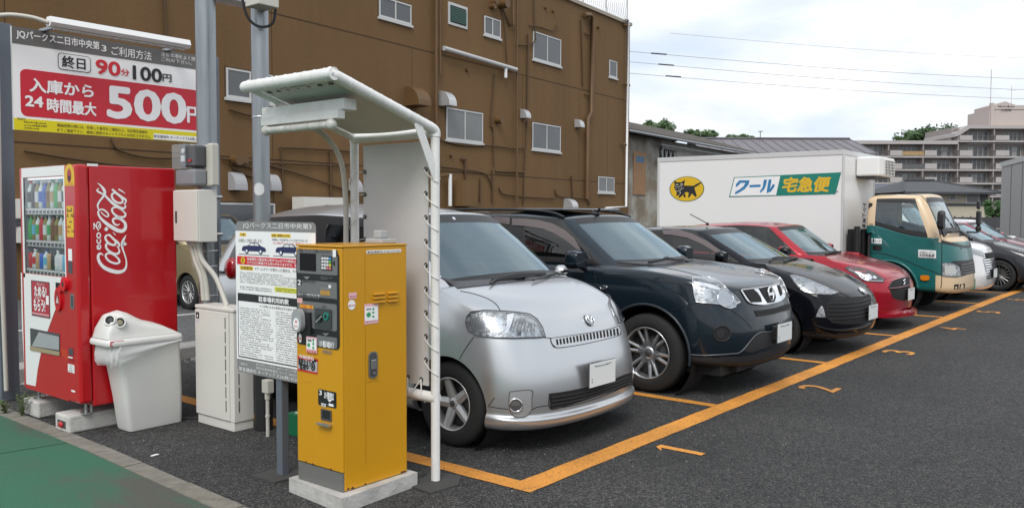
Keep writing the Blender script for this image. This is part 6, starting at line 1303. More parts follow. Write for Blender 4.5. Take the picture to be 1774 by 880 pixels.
mb = MB(); sk.patch(mb, Q([(1345, 425), (1375, 420), (1400, 440), (1390, 455), (1360, 455)]), .007, 0, 4, mirror=xc); sk.patch(mb, Q([(1402, 430), (1425, 440), (1420, 452), (1402, 448)]), .007, 0, 4, mirror=xc); sk.line(mb, Q([(1250, 395), (1300, 415), (1335, 450), (1370, 462), (1420, 466), (1462, 466)]), .006, .008, 0, mirror=xc); mb.build('reflector', [mat('bright_reflector', (.9, .9, .92), .05, 1)], hl)
mb = MB(); sk.patch(mb, Q([(1500, 502), (1520, 468), (1560, 452), (1610, 440), (1632, 445), (1634, 470), (1638, 530), (1632, 572), (1600, 590), (1560, 584), (1525, 572), (1512, 530)]), .003, 0, 6)
sk.line(mb, Q([(1500, 512), (1560, 508), (1634, 490)]), .010, .01, 1); sk.line(mb, Q([(1500, 502), (1520, 468), (1560, 452), (1610, 440), (1632, 445)]), .005, .006, 1)
mb.build('grille', [M_SEAM, mat('dull_rose_trim', (.22, .10, .12), .3, .4)], t_)
mb = MB(); sk.line(mb, Q([(1543, 472), (1548, 480), (1535, 484), (1553, 490), (1540, 498)]) if False else Q([(1600, 455), (1590, 468), (1600, 476), (1588, 490)]), .010, .014, 0); mb.build('badge', M_CHROME, t_)
plate(t_, xc+.02, 3.215, .475)
mb = MB(); P = [(-.80, .46, .19), (-.72, .30, .185), (-.5, .12, .18), (0, .0, .18), (.5, .12, .18), (.72, .30, .185), (.80, .46, .19)]
C = cat_rom([Vector((xc+a, yf+b, c)) for a, b, c in P], 6); vs = []
for p in C: n_ = Vector((p.x-xc, p.y-yf-1.4, 0)).normalized(); vs += [p+Vector((0, 0, .075))-n_*.02, p+n_*.055+Vector((0, 0, .05)), p+n_*.05+Vector((0, 0, -.0)), p-n_*.05+Vector((0, 0, -.02))]
mb.add(vs, [(4*i+j, 4*i+(j+1) % 4, 4*i+4+(j+1) % 4, 4*i+4+j) for i in range(len(C)-1) for j in range(4)], 0, None, False); mb.build('front_lip', PR, t_)
mb = MB()
for l in (Q([(1215, 388), (1260, 402), (1310, 440), (1345, 470)]), Q([(1475, 458), (1500, 448), (1630, 428)])): sk.line(mb, l, .003, .0005, 0)
mb.build('panel_gaps', M_SEAM, t_)
mb = MB(); sk.line(mb, Q([(1100, 302), (1140, 285), (1205, 284)]), .010, .02, 0); sk.line(mb, Q([(1095, 298), (1150, 290), (1200, 292)]), .008, .02, 0); mb.build('wipers', M_BLACK, t_)
mirror_unit(t_, xc-.97, yf+1.50, 1.08, .17, .12, .10, PR, -1); mirror_unit(t_, xc+.97, yf+1.50, 1.08, .17, .12, .10, PR, 1)
settle(t_)
# ------------------------------------------------------------------ cars farther off
def plain_car(name, label, xc, yf, spec, P, front='bars'):
    t_, p1, p2, sk = car(name, label, xc, yf, spec, dict(paint=P)); w = spec['w']
    # lamps and grille laid on from the front
    def lay(pts, off, mb, mi):
        bm = bmesh.new(); bm.faces.new([bm.verts.new((a, 0, b)) for a, b in pts]); 
        x0, x1 = min(a for a, b in pts), max(a for a, b in pts)
        for i in range(1, 8): bmesh.ops.bisect_plane(bm, geom=bm.verts[:]+bm.edges[:]+bm.faces[:], plane_co=(x0+(x1-x0)*i/8, 0, 0), plane_no=(1, 0, 0))
        z0, z1 = min(b for a, b in pts), max(b for a, b in pts)
        for i in range(1, 3): bmesh.ops.bisect_plane(bm, geom=bm.verts[:]+bm.edges[:]+bm.faces[:], plane_co=(0, 0, z0+(z1-z0)*i/3), plane_no=(0, 0, 1))
        for v in bm.verts:
            h = sk.t.ray_cast(Vector((v.co.x, yf-2, v.co.z)), Vector((0, 1, 0)))
            if h[0] is None: h = sk.t.find_nearest(Vector((v.co.x, yf+.3, v.co.z)))
            v.co = h[0]+Vector((0, -1, 0))*off
        mb.bm(bm, mi, None, True)
    hz = spec.get('hz', .70)
    for s in (-1, 1):
        mb = MB(); lay([(xc+s*w*.50, hz-.05), (xc+s*w*.93, hz+.03), (xc+s*w*.95, hz+.15), (xc+s*w*.80, hz+.13), (xc+s*w*.48, hz+.04)], .006, mb, 0); mb.build('headlight', REFL, t_)
    mb = MB(); lay([(xc-w*.44, hz-.10), (xc+w*.44, hz-.10), (xc+w*.44, hz+.03), (xc-w*.44, hz+.03)], .005, mb, 0)
    if front == 'chrome':
        lay([(xc-w*.52, .40), (xc+w*.52, .40), (xc+w*.62, hz+.10), (xc-w*.62, hz+.10)], .008, mb, 1)
        for k in range(9): lay([(xc-w*.55, .42+k*.045), (xc+w*.55, .42+k*.045), (xc+w*.55, .44+k*.045), (xc-w*.55, .44+k*.045)], .012, mb, 0)
    else: lay([(xc-w*.55, .28), (xc+w*.55, .28), (xc+w*.60, .46), (xc-w*.60, .46)], .005, mb, 0)
    mb.build('grille', [M_SEAM, M_CHROME], t_)
    plate(t_, xc, yf-.015, .50)
    for s in (-1, 1): mirror_unit(t_, xc+s*(w+.11), yf+spec['cowl']+.38, spec['belt']+.06, .17, .13, .10, P, s)
    settle(t_); return t_
vanspec = gen(.92, 4.9, 1.15, .98, 1.62, [(1.55, 1.80), (1.9, 1.90), (3.2, 1.92), (4.3, 1.90), (4.75, 1.85)], 4.68, [(.04, .70), (.06, .85), (.10, .98), (.28, 1.06), (.62, 1.10)], (.92, 3.9), .33, .375, .225, zb=(1.14, 1.15, 1.18), xt=.74, ztop=1.80, d=.30, yb=2.5, yc=3.9, hz=.86, wstyle=dict(style='fan', n=12, w=.2, col=M_CHROME))
plain_car('white_van', 'white van with a tall chrome grille, partly hidden behind the truck cab', 18.42, 3.07, vanspec, mat('pearl_white', (.72, .72, .72), .25, coat=1), 'chrome')
lowspec = gen(.88, 4.5, 1.04, 1.05, 1.95, [(1.88, 1.43), (2.2, 1.475), (2.7, 1.48), (3.4, 1.42), (4.2, 1.25)], 4.0, [(.03, .62), (.08, .72), (.2, .80), (.45, .87), (.8, .95)], (.92, 3.62), .33, .365, .235, zb=(1.02, 1.02, 1.12), xt=.58, ztop=1.395, d=.45, yb=2.5, yc=3.4, hz=.72, wstyle=dict(style='fan', n=18, w=.2, col=mat('dark_alloy', (.12, .12, .12), .3, .8)))
plain_car('dark_car', 'dark grey car with many-spoked black wheels, next to the white van', 21.35, 2.42, lowspec, paint('charcoal_paint', (.025, .025, .03), .3, .2, coat=.5))
plain_car('wine_red_car', 'wine red car parked beyond the dark grey car with many-spoked wheels', 24.1, 2.6, lowspec, paint('wine_paint', (.22, .01, .03), .4, .2, coat=1))
plain_car('white_car', 'small white car last in the row, behind the wine red car', 27.2, 3.2, dict(spec), mat('pearl_white', (.72, .72, .72), .25, coat=1))
beige = gen(.80, 3.6, 1.08, .80, 1.40, [(1.33, 1.52), (1.6, 1.60), (2.4, 1.62), (3.1, 1.60), (3.4, 1.56)], 3.35, [(.03, .64), (.05, .78), (.12, .88), (.26, .96), (.5, 1.02)], (.70, 3.0), .29, .33, .19, zb=(1.06, 1.07, 1.10), xt=.64, ztop=1.53, d=.33, yb=1.95, yc=2.8, hz=.80, wstyle=dict(style='fan', n=12, w=.17, col=mat('hubcap_silver', (.5, .5, .5), .35, .7)))
plain_car('beige_car', 'beige compact car facing out before the brown building, seen between the poles', 8.35, 12.30, beige, paint('beige_paint', (.30, .25, .15), .5, .28, coat=.8), 'chrome')
# ================================================================== delivery truck
TG = mat('truck_green', (.004, .125, .120), .35, coat=.4, nscale=3, namt=.35, col2=(.004, .105, .100)); TB = mat('truck_beige', (.66, .50, .32), .38, coat=.3, nscale=3, namt=.35, col2=(.61, .455, .285))
xc, yf = 15.95, 2.99; w = .85
def tr(f, dd, ww, r, zfr, zs, rd=.10): return outline_ring(f, dd, ww, r, rd, lin((0, zfr), (f+dd*.5, zfr+(zs-zfr)*.5), (.42, zs), (1.5, zs)), ys=(.42, .62, .85, 1.05, 1.25), L=1.5, corner=.8)
low = [tr(.10, .20, .74, 1.42, .31, .34), tr(.03, .27, .83, 1.47, .32, .35), tr(.0, .29, .85, 1.48, .40, .42), tr(.0, .29, .852, 1.48, .55, .58), tr(.015, .29, .852, 1.48, .68, .70), tr(.03, .28, .852, 1.48, .82, .84), tr(.05, .28, .85, 1.48, .98, 1.0), tr(.085, .27, .85, 1.48, 1.14, 1.14), tr(.17, .25, .85, 1.48, 1.25, 1.22)]
low = [[(x, y, z+(lin((.35, 0), (.75, .02), (1.35, .22))(y) if i == 8 else lin((.35, 0), (1.35, .10))(y) if i == 7 else 0)) for x, y, z in r] for i, r in enumerate(low)]
low.append([(x*.95, y+.02, z-.10) for x, y, z in low[-1]])
me = ssurf('b', low, 3, {2: .5, 8: .8}); wy = 1.10; cut_arches(me, [(wy, .36)], .46, .5)
# cab upper: windscreen, door windows, roof
gl = [((0, .26, 1.32), (0, .56, 1.90)), ((.42, .28, 1.32), (.36, .57, 1.90)), ((.76, .36, 1.29), (.66, .60, 1.88)), ((.815, .40, 1.27), (.705, .64, 1.875)), ((.842, .46, 1.24), (.745, .71, 1.87)), ((.848, .76, 1.27), (.755, .90, 1.875)), ((.848, 1.14, 1.38), (.76, 1.15, 1.875)), ((.848, 1.36, 1.46), (.765, 1.36, 1.87)), ((.848, 1.39, 1.46), (.765, 1.39, 1.87)), ((.84, 1.46, 1.45), (.76, 1.46, 1.86)), ((.78, 1.49, 1.45), (.70, 1.49, 1.86)), ((.4, 1.49, 1.45), (.35, 1.49, 1.87)), ((0, 1.49, 1.45), (0, 1.49, 1.88))]
rows = [[(b[0], b[1], b[2]-.16) for b, tp in gl]]
for tt, bu in ((0, .0), (.06, .004), (.5, .016), (.92, .004), (1, 0)):
    r = []
    for b, tp in gl:
        p = Vector(b).lerp(Vector(tp), tt); p.x += bu*(p.x > .3); p.y -= bu*(p.y < .5); r.append(tuple(p))
    rows.append(r)
ym = 1.0; rows += [[(x*.93, y+(ym-y)*.05, z+.045) for x, y, z in rows[-1]], [(x*.6, y+(ym-y)*.15, 1.95) for x, y, z in rows[-1]], [(0, y+(ym-y)*.2, 1.96) for x, y, z in rows[-1]]]
gf = [1, 1, 7, 7, 2, 2, 2, 7, 7, 7, 7, 7]
def fl(i, j, s):
    if i in (2, 3): return gf[j]
    if i in (1, 4): return 6 if gf[j] in (1, 2) else 7
    return 0 if i < 1 else 7
me2 = ssurf('g', rows, 3, {}, fl)
for m_ in (me, me2): m_.transform(Matrix.Translation((xc, yf, 0)))
t_ = thing('delivery_truck', 'white refrigerated delivery truck with a green and beige cab and a cat emblem', 'truck', (15.95, 5.8, 0))
# colour split of the shell: beige bumper and beige above the sill line, green between
for m_ in (me,):
    for p in m_.polygons:
        c = p.center; zb_ = .62; p.material_index = 1 if (c.z < zb_ and c.y < yf+.36) or (c.z > 1.155 and c.y < yf+.34) else 0
split_mesh(me, {0: 'cab_body', 1: 'bumper'}, {0: TG, 1: TB}, t_)
for p in me2.polygons:
    if p.material_index == 0: p.material_index = 7 if p.center.y < yf+.45 or p.center.z > 1.42 else 0
split_mesh(me2, {0: 'cab_body', 1: 'windscreen', 2: 'side_window', 6: 'window_trim', 7: 'cab_roof'}, {0: TG, 1: TRG, 2: TRG, 6: M_BLACK, 7: TB}, t_)
sk = Skin([me, me2], (0, 0, 0))
def q(u, v): return (1480+u/4, 320+v/4)
BZ = Pl((15.0, 0, 0), (0, -1, 0), ZA)
# cargo box
BX0, BX1, BY0, BY1, BZ0, BZ1 = 15.0, 16.78, 4.82, 8.42, .93, 2.70
BW = mat('box_white', (.80, .80, .785), .4, coat=.1, nscale=.9, namt=.4, col2=(.76, .76, .75))
mb = MB(); mb.box((BX0+.004, BY0+.004, BZ0), (BX1-.004, BY1, BZ1-.01), 0); bxo = mb.build('cargo_box', BW, t_)
mb = MB(); ALU = mat('aluminium_trim', (.62, .62, .61), .4, .3)
mb.box((BX0-.006, BY0-.006, BZ1-.075), (BX0+.03, BY1+.006, BZ1+.008), 0, bev=.005); mb.box((BX0-.006, BY0-.008, BZ0), (BX0+.05, BY0+.03, BZ1-.0755), 0, bev=.01); mb.box((BX0-.006, BY1-.05, BZ0), (BX0+.05, BY1+.008, BZ1-.0755), 0, bev=.01); mb.box((BX0-.006, BY0+.031, BZ0-.03), (BX0+.02, BY1-.051, BZ0+.05), 0)
mb.box((BX0+.0305, BY0-.006, BZ1-.075), (BX1+.006, BY0+.02, BZ1+.008), 0, bev=.005); mb.box((BX1-.04, BY0-.008, BZ0), (BX1+.006, BY0+.03, BZ1-.0755), 0, bev=.01); mb.box((BX0+.0305, BY0+.0205, BZ1-.012), (BX1, BY1, BZ1+.004), 0)
mb.build('edge_trim', ALU, bxo)
mb = MB(); mb.cyl((BX0-.008, BY0+.10, 2.0), (BX0, BY0+.10, 2.0), .012, 0, 8)
for k in range(24): mb.cyl((BX0-.008, BY0+.012, 1.0+k*.07), (BX0-.004, BY0+.012, 1.0+k*.07), .004, 0, 6)
mb.build('rivets', M_GALV, bxo)
def bq(u, v): return (1074+u/2.5343, 120+v/2.5343)
# cat emblem (traced)
mb = MB(); c = BZ.p(1189.5, 327.5); e1 = BZ.p(1160.5, 327.5); e2 = BZ.p(1189.5, 306.5); e3 = BZ.p(1189.5, 349)
rx = abs(c[0]-e1[0]); ry = (e2[1]-e3[1])/2; BZ.poly(mb, ell(c[0], c[1], rx*1.02, ry*1.02, 40), .002, .002, 0, False); BZ.poly(mb, ell(c[0], c[1], rx*.98, ry*.98, 40), .003, .001, 1, False)
def kq(u, v): return (1150+u/12.575, 290+v/12.575)
K = lambda l: [kq(*a) for a in l]
BZ.poly(mb, K([(230, 285), (285, 325), (330, 328), (390, 322), (465, 270), (455, 330), (440, 400), (660, 402), (700, 370), (812, 322), (820, 342), (760, 388), (690, 430), (668, 452), (690, 520), (722, 620), (700, 650), (650, 610), (612, 572), (560, 655), (525, 655), (548, 560), (520, 540), (470, 545), (400, 620), (345, 665), (315, 648), (350, 600), (320, 600), (290, 632), (268, 612), (285, 585), (275, 530), (240, 480), (222, 410), (245, 405), (228, 340)]), .004, .001, 2)
BZ.poly(mb, K([(452, 570), (470, 575), (478, 655), (450, 660), (418, 610)]), .004, .001, 2)
for l in ([(262, 364), (320, 375), (322, 386), (275, 384)], [(352, 368), (410, 352), (412, 366), (370, 380)], [(255, 462), (285, 466), (282, 474), (258, 472)], [(312, 462), (340, 452), (338, 464), (318, 472)], [(240, 408), (300, 424), (360, 412), (420, 372), (424, 378), (362, 420), (300, 432), (242, 416)], [(250, 505), (300, 518), (345, 508), (380, 460), (440, 448), (440, 454), (386, 468), (350, 516), (300, 526), (252, 512)], [(350, 530), (362, 528), (364, 580), (352, 582)], [(380, 395), (386, 395), (392, 430), (386, 432)]): BZ.poly(mb, K(l), .005, .001, 3)
mb.build('cat_emblem', [mat('emblem_green', (.03, .12, .05), .5), mat('emblem_yellow', (.70, .44, .01), .4), M_INK, mat('emblem_cream', (.75, .70, .55), .5)], bxo)
def tq(u, v): return (1250+u/8.0636, 290+v/8.0636)
Tq = lambda l: [tq(*a) for a in l]
mb = MB(); BZ.poly(mb, Tq([(105, 415), (175, 140), (1672, 70), (1592, 375)]), .002, .002, 0); BZ.poly(mb, Tq([(120, 402), (184, 150), (822, 122), (762, 388)]), .003, .001, 1)
blue = 2
for l in ([(200, 240), (250, 182), (395, 182), (380, 240), (320, 310), (250, 352), (190, 382), (192, 345), (260, 305), (310, 262), (335, 218), (272, 218), (240, 250), (200, 280)], [(392, 248), (548, 240), (545, 275), (390, 282)], [(592, 175), (638, 172), (622, 250), (598, 310), (540, 360), (540, 330), (575, 280)], [(660, 170), (700, 170), (680, 300), (715, 240), (748, 235), (735, 280), (690, 340), (630, 362), (645, 250)]): BZ.poly(mb, Tq(l), .004, .001, 2)
a = BZ.p(*tq(855, 355)); b = BZ.p(*tq(1570, 130)); zl = (BZ.p(*tq(905, 355))[1]+BZ.p(*tq(1500, 330))[1])/2; zh = (BZ.p(*tq(960, 150))[1]+BZ.p(*tq(1560, 125))[1])/2
mb.text('宅急便', BZ.w(a[0], zl, .004), BZ.X, BZ.Y, b[0]-a[0]-.06, zh-zl, 3, .055, slant=.18); mb.build('service_name', [mat('sign_green', (.005, .20, .15), .4), M_INKW, mat('sign_blue', (.03, .20, .42), .4), mat('sign_gold', (.72, .45, .02), .4)], bxo)
# refrigeration unit on the box front
mb = MB(); mb.box((15.64, 4.42, 2.28), (16.60, 4.815, 2.62), 0, bev=.03); ru = mb.build('refrigeration_unit', BW, t_)
mb = MB(); mb.box((16.0, 4.412, 2.31), (16.56, 4.419, 2.56), 0)
for k in range(7): mb.box((15.985+.0+k*.093, 4.405, 2.305), (15.997+k*.093, 4.4115, 2.565), 1)
for k in range(6): mb.box((15.985, 4.4055, 2.305+k*.052), (16.57, 4.4112, 2.313+k*.052), 1)
mb.build('condenser_grille', [M_SEAM, BW], ru)
mb = MB(); mb.box((15.70, 4.50, 2.24), (16.5, 4.80, 2.279), 0, bev=.01); mb.tube([(15.75, 4.52, 2.25), (16.0, 4.50, 2.22), (16.3, 4.52, 2.25)], .018, 0, 8); mb.build('unit_bracket', M_DARKGREY, ru)
# chassis, wheels, mudguards
mb = MB(); mb.box((15.35, 3.5, .45), (15.45, 8.3, .62), 0); mb.box((16.45, 3.5, .45), (16.55, 8.3, .62), 0)
for y in (5.0, 6.2, 7.6, 8.2): mb.box((15.3, y, .55), (16.6, y+.1, .92), 0)
mb.box((15.15, 4.50, .40), (16.75, 4.78, 1.35), 0); mb.box((15.12, 5.2, .42), (15.5, 6.1, .80), 0, bev=.03); mb.box((15.2, 3.5, .35), (16.7, 4.45, .72), 0); mb.build('chassis', M_SEAM, t_)
mb = MB(); mb.cyl((15.08, 4.60, .95), (15.08, 4.60, 1.40), .05, 0, 12); mb.box((15.05, 4.53, .90), (15.30, 4.66, 1.36), 0, bev=.02); mb.build('intake_duct', M_BLACK, t_)
for y, xs in ((4.10, (15.22, 16.68)), (7.25, (15.22, 16.68))):
    for x, s in zip(xs, (-1, 1)): wheel(t_, x, y, .36, s, .21, 'wide', 8, .2, mat('painted_steel_wheel', (.35, .35, .35), .5))
for s in (-1, 1):
    mb = MB(); T = Matrix.Translation((xc+s*.62, yf+wy, .36)) @ Matrix.Rotation(math.pi/2*s, 4, 'Y'); mb.lathe([(.47, .20), (.47, -.14), (.05, -.14)], T, 0, 30); mb.build('wheel_housing', M_SEAM, t_)
    ce = Vector((xc+s*.856, yf+wy, .36)); mb = MB(); mb.tube([ce+Vector((0, .475*math.cos(R(a)), .475*math.sin(R(a)))) for a in range(35, 176, 7)], .022, 0, 8); mb.build('wheel_arch_lip', TG, t_)
mb = MB()
for l in (Q([(95, 465), (80, 270), (95, 130), (110, 85), (150, 68), (430, 72), (480, 95), (520, 150), (570, 260), (605, 390), (605, 400)]), Q([(606, 400), (606, 640), (600, 715)]), Q([(50, 468), (95, 472), (200, 478), (330, 516), (450, 566), (600, 622)]), Q([(80, 272), (130, 275)])): sk.line(mb, l, .006, .0, 0)
mb.build('panel_gaps', M_SEAM, t_)
mb = MB(); sk.patch(mb, Q([(98, 415), (185, 420), (193, 445), (180, 458), (105, 452)]), .008, 0, 6, mirror=xc); mb.build('door_handle', M_BLACK, t_)
mb = MB(); sk.patch(mb, Q([(86, 368), (190, 374), (190, 410), (86, 404)]), .006, 0, 8); mb.build('door_notice', M_INKW, t_)
sp = Pl((15.088, 0, 0), (0, -1, 0), ZA)
mb = MB(); sp.text(mb, '安心のマーク', q(92, 398), q(184, 382), .012, 0, .02); sp.text(mb, '大切宅急便', q(450, 497), q(558, 480), .012, 0, .03); sp.text(mb, '飲酒運転はしません', q(452, 474), q(556, 462), .012, 0, .01)
for k, chh in enumerate('ヤマト運輸'):
    z0 = 1.80-.088*k; h = Pl((15.12, 0, 0), (0, -1, 0), ZA); a = h.p(*q(62, 150))[0]; h.text(mb, chh, (a, z0-.07), (a+.055, z0), .03, 0, .04, False)
lt = mb; 
mb = MB(); sk.patch(mb, Q([(444, 450), (567, 456), (566, 510), (444, 504)]), .006, 0, 8); dl = mb.build('door_notice', M_INKW, t_)
lt.build('cab_lettering', M_INK, t_)
mb = MB(); sk.patch(mb, Q([(462, 628), (500, 626), (524, 636), (520, 660), (480, 664), (460, 652)]), .03, 0, 5, mirror=xc); mb.build('side_indicator', AMB, t_)
mb = MB(); hp = Q([(608, 543), (660, 540), (700, 550), (730, 575), (742, 632), (700, 638), (640, 636), (608, 630)]); sk.patch(mb, hp, .008, 0, 5, mirror=xc, rim=1, rmi=1, rrad=.006); sk.patch(mb, Q([(625, 560), (690, 560), (710, 600), (690, 626), (625, 622)]), .011, 2, 5, mirror=xc); mb.build('headlight', [REFL, M_DARKGREY, mat('fluted_lens', (.50, .50, .48), .2, .4)], t_)
mb = MB(); sk.patch(mb, Q([(608, 385), (680, 402), (760, 422), (815, 425), (812, 440), (760, 438), (690, 425), (608, 408)]), .004, 0, 6, mirror=xc); sk.patch(mb, Q([(668, 530), (720, 528), (812, 520), (815, 610), (745, 636), (738, 580), (700, 548)]), .004, 0, 6, mirror=xc)
for k in range(4): sk.line(mb, Q([(735, 558+k*20), (780, 552+k*20), (815, 540+k*20)]), .010, .008, 1, mirror=xc)
mb.build('grille', [M_BLACK, mat('grille_grey', (.10, .10, .10), .4)], t_)
mb = MB(); sk.patch(mb, Q([(692, 692), (722, 688), (722, 722), (690, 724)]), .004, 0, 5, mirror=xc); sk.patch(mb, Q([(730, 690), (766, 684), (764, 718), (728, 722)]), .004, 0, 5, mirror=xc); mb.build('bumper_openings', M_SEAM, t_)
plate(t_, 16.28, 3.03, .42, colr=mat('green_plate', (.05, .22, .14), .4), w=.33)
mb = MB(); sk.line(mb, Q([(660, 330), (700, 325), (740, 322), (790, 330)]), .014, .02, 0); sk.line(mb, Q([(690, 262), (705, 285), (728, 305), (745, 322)]), .009, .02, 0); mb.build('wipers', M_BLACK, t_)
# mirrors
mb = MB(); loft(mb, [rsec(-.075, -.135, .075, .135, -.05, .05), rsec(-.085, -.15, .085, .15, -.02, .06), rsec(-.085, -.15, .085, .15, .02, .06), rsec(-.07, -.13, .07, .13, .04, .05)], 0)
T = Matrix.Translation((14.93, 3.26, 1.52)) @ Matrix(((1, 0, 0, 0), (0, 0, 1, 0), (0, 1, 0, 0), (0, 0, 0, 1))); mb.v = [T @ v for v in mb.v]; mb.f = [f[::-1] for f in mb.f]; mb.tube(cat_rom([(14.95, 3.26, 1.38), (14.98, 3.24, 1.30), (15.10, 3.24, 1.26), (15.20, 3.22, 1.33)], 5), .014, 0, 8); mb.build('wing_mirror', M_BLACK, t_)
mb = MB(); mb.tube(cat_rom([(16.70, 3.22, 1.30), (16.95, 3.10, 1.30), (17.08, 3.10, 1.34), (17.10, 3.12, 1.5)], 5), .016, 0, 8); mb.box((17.0, 3.08, 1.42), (17.17, 3.15, 1.68), 0, bev=.03); mb.ball((17.10, 3.12, 1.36), (.07, .05, .07)); mb.box((17.03, 3.10, 1.70), (17.15, 3.15, 1.86), 0, bev=.03); mb.build('wing_mirror', M_BLACK, t_)
# cab interior
mb = MB(); mb.box((15.2, 3.36, .95), (16.7, 3.62, 1.25), 0, bev=.05); mb.box((15.15, 4.38, .7), (16.75, 4.44, 1.80), 0); mb.build('cab_interior', M_INT, t_)
for x in (15.55, 16.35): mb = MB(); seat(mb, x, 4.05, .88, .46, 0, .05); mb.build('seat', mat('seat_grey', (.12, .12, .12), .9), t_)
mb = MB(); c = Vector((16.35, 3.74, 1.30)); ax = Vector((0, .55, -.83)).normalized(); T = Matrix.Translation(c) @ ax.to_track_quat('Z', 'Y').to_matrix().to_4x4(); mb.tube([T @ Vector((.2*math.cos(a*math.pi/12), .2*math.sin(a*math.pi/12), 0)) for a in range(24)], .014, 0, 8, closed=True); mb.tube([T @ Vector((-.2, 0, 0)), T @ Vector((.2, 0, 0))], .012, 0, 8); mb.cyl(T @ Vector((0, 0, 0)), T @ Vector((0, -.05, .25)), .03, 0, 8); mb.build('steering_wheel', M_BLACK, t_)
settle(t_)
# ------------------------------------------------------------------ brown building behind the lot
WD = 36.0; th_ = R(4.9); dW = Vector((math.cos(th_), math.sin(th_), 0)); PWL = CAM+ray(1090, 200)*WD
WL = Pl((PWL.x, PWL.y, 0), dW, ZA); nW = WL.n
BRN, t, b = nodes_of('brown_render', (.158, .086, .030), .85)
co = t.nodes.new('ShaderNodeTexCoord'); n1 = t.nodes.new('ShaderNodeTexNoise'); n1.inputs['Scale'].default_value = .5; n1.inputs['Detail'].default_value = 9; n1.inputs['Roughness'].default_value = .65
mp = t.nodes.new('ShaderNodeMapping'); mp.inputs['Scale'].default_value = (1, 1, .28); t.links.new(co.outputs['Object'], mp.inputs[0]); t.links.new(mp.outputs[0], n1.inputs['Vector'])
rp = t.nodes.new('ShaderNodeValToRGB'); rp.color_ramp.elements[0].position = .36; rp.color_ramp.elements[0].color = (.138, .075, .027, 1); rp.color_ramp.elements[1].position = .64; rp.color_ramp.elements[1].color = (.165, .092, .034, 1)
t.links.new(n1.outputs['Fac'], rp.inputs[0])
n4 = t.nodes.new('ShaderNodeTexNoise'); n4.inputs['Scale'].default_value = 1.0; n4.inputs['Detail'].default_value = 7; n4.inputs['Roughness'].default_value = .6; mp4 = t.nodes.new('ShaderNodeMapping'); mp4.inputs['Scale'].default_value = (2.6, 2.6, .10); t.links.new(co.outputs['Object'], mp4.inputs[0]); t.links.new(mp4.outputs[0], n4.inputs['Vector'])
mr4 = t.nodes.new('ShaderNodeMapRange'); mr4.inputs[1].default_value = .30; mr4.inputs[2].default_value = .55; mr4.inputs[3].default_value = .955; mr4.inputs[4].default_value = 1.03; t.links.new(n4.outputs['Fac'], mr4.inputs[0])
vm4 = t.nodes.new('ShaderNodeVectorMath'); vm4.operation = 'SCALE'; t.links.new(rp.outputs[0], vm4.inputs[0]); t.links.new(mr4.outputs[0], vm4.inputs['Scale']); t.links.new(vm4.outputs[0], b.inputs['Base Color'])
n2 = t.nodes.new('ShaderNodeTexNoise'); n2.inputs['Scale'].default_value = 9; n2.inputs['Detail'].default_value = 8; t.links.new(co.outputs['Object'], n2.inputs['Vector'])
bp = t.nodes.new('ShaderNodeBump'); bp.inputs['Strength'].default_value = .35; bp.inputs['Distance'].default_value = .02; t.links.new(n2.outputs['Fac'], bp.inputs['Height']); t.links.new(bp.outputs[0], b.inputs['Normal'])
PIPEB = mat('brown_pipe', (.150, .078, .026), .55, nscale=2, namt=.3, col2=(.10, .052, .02))
DKB = mat('dark_brown_gap', (.045, .022, .008), .8)
zr_ = WL.p(1090, 41)[1]; ztop_ = zr_
bt = thing('brown_building', 'three storey brown rendered building with pipes and sliding windows behind the cars', 'building', tuple(WL.w(-12, 0, -5)))
u0 = WL.p(-160, 300)[0]; mb = MB()
for a, b2, c, d in ((u0, 0, 0, ztop_),):
    P = [WL.w(a, 0), WL.w(c, 0), WL.w(c, d), WL.w(a, d)]; Q2 = [p-nW*11 for p in P]
    mb.add(P+Q2, [(0, 1, 2, 3), (1, 5, 6, 2), (4, 0, 3, 7), (3, 2, 6, 7), (5, 4, 7, 6)], 0)
wall = mb.build('wall', BRN, bt)
mb = MB(); z1 = WL.p(1090, 176)[1]; z2 = WL.p(1090, 319)[1]
for z in (z1, z2): WL.rect(mb, (u0, z-.014), (-.01, z+.014), .004, .003, 0, False)
for u in (-70, 12, 472, 714, 1003, 905, 1053): a = WL.p(u, 200)[0]; WL.rect(mb, (a-.008, z2+.02 if u in (1003, 1053) else 0.1), (a+.008, z1-.02 if u != 472 else ztop_), .003, .002, 0, False)
mb.build('expansion_joints', DKB, bt)
mb = MB(); WL.rect(mb, (u0, ztop_-.10), (.06, ztop_+.02), .08, .2, 0, False); mb.build('parapet_cap', mat('cap_beige', (.35, .30, .24), .7), bt)
WG = mat('window_glass', (.05, .055, .06), .06, spec=.8, nscale=.9, namt=.3, col2=(.085, .09, .095)); WF = mat('window_frame_white', (.54, .54, .53), .45); CURT = mat('curtain_glass', (.20, .205, .20), .25, nscale=1.5, namt=.3, col2=(.14, .145, .145))
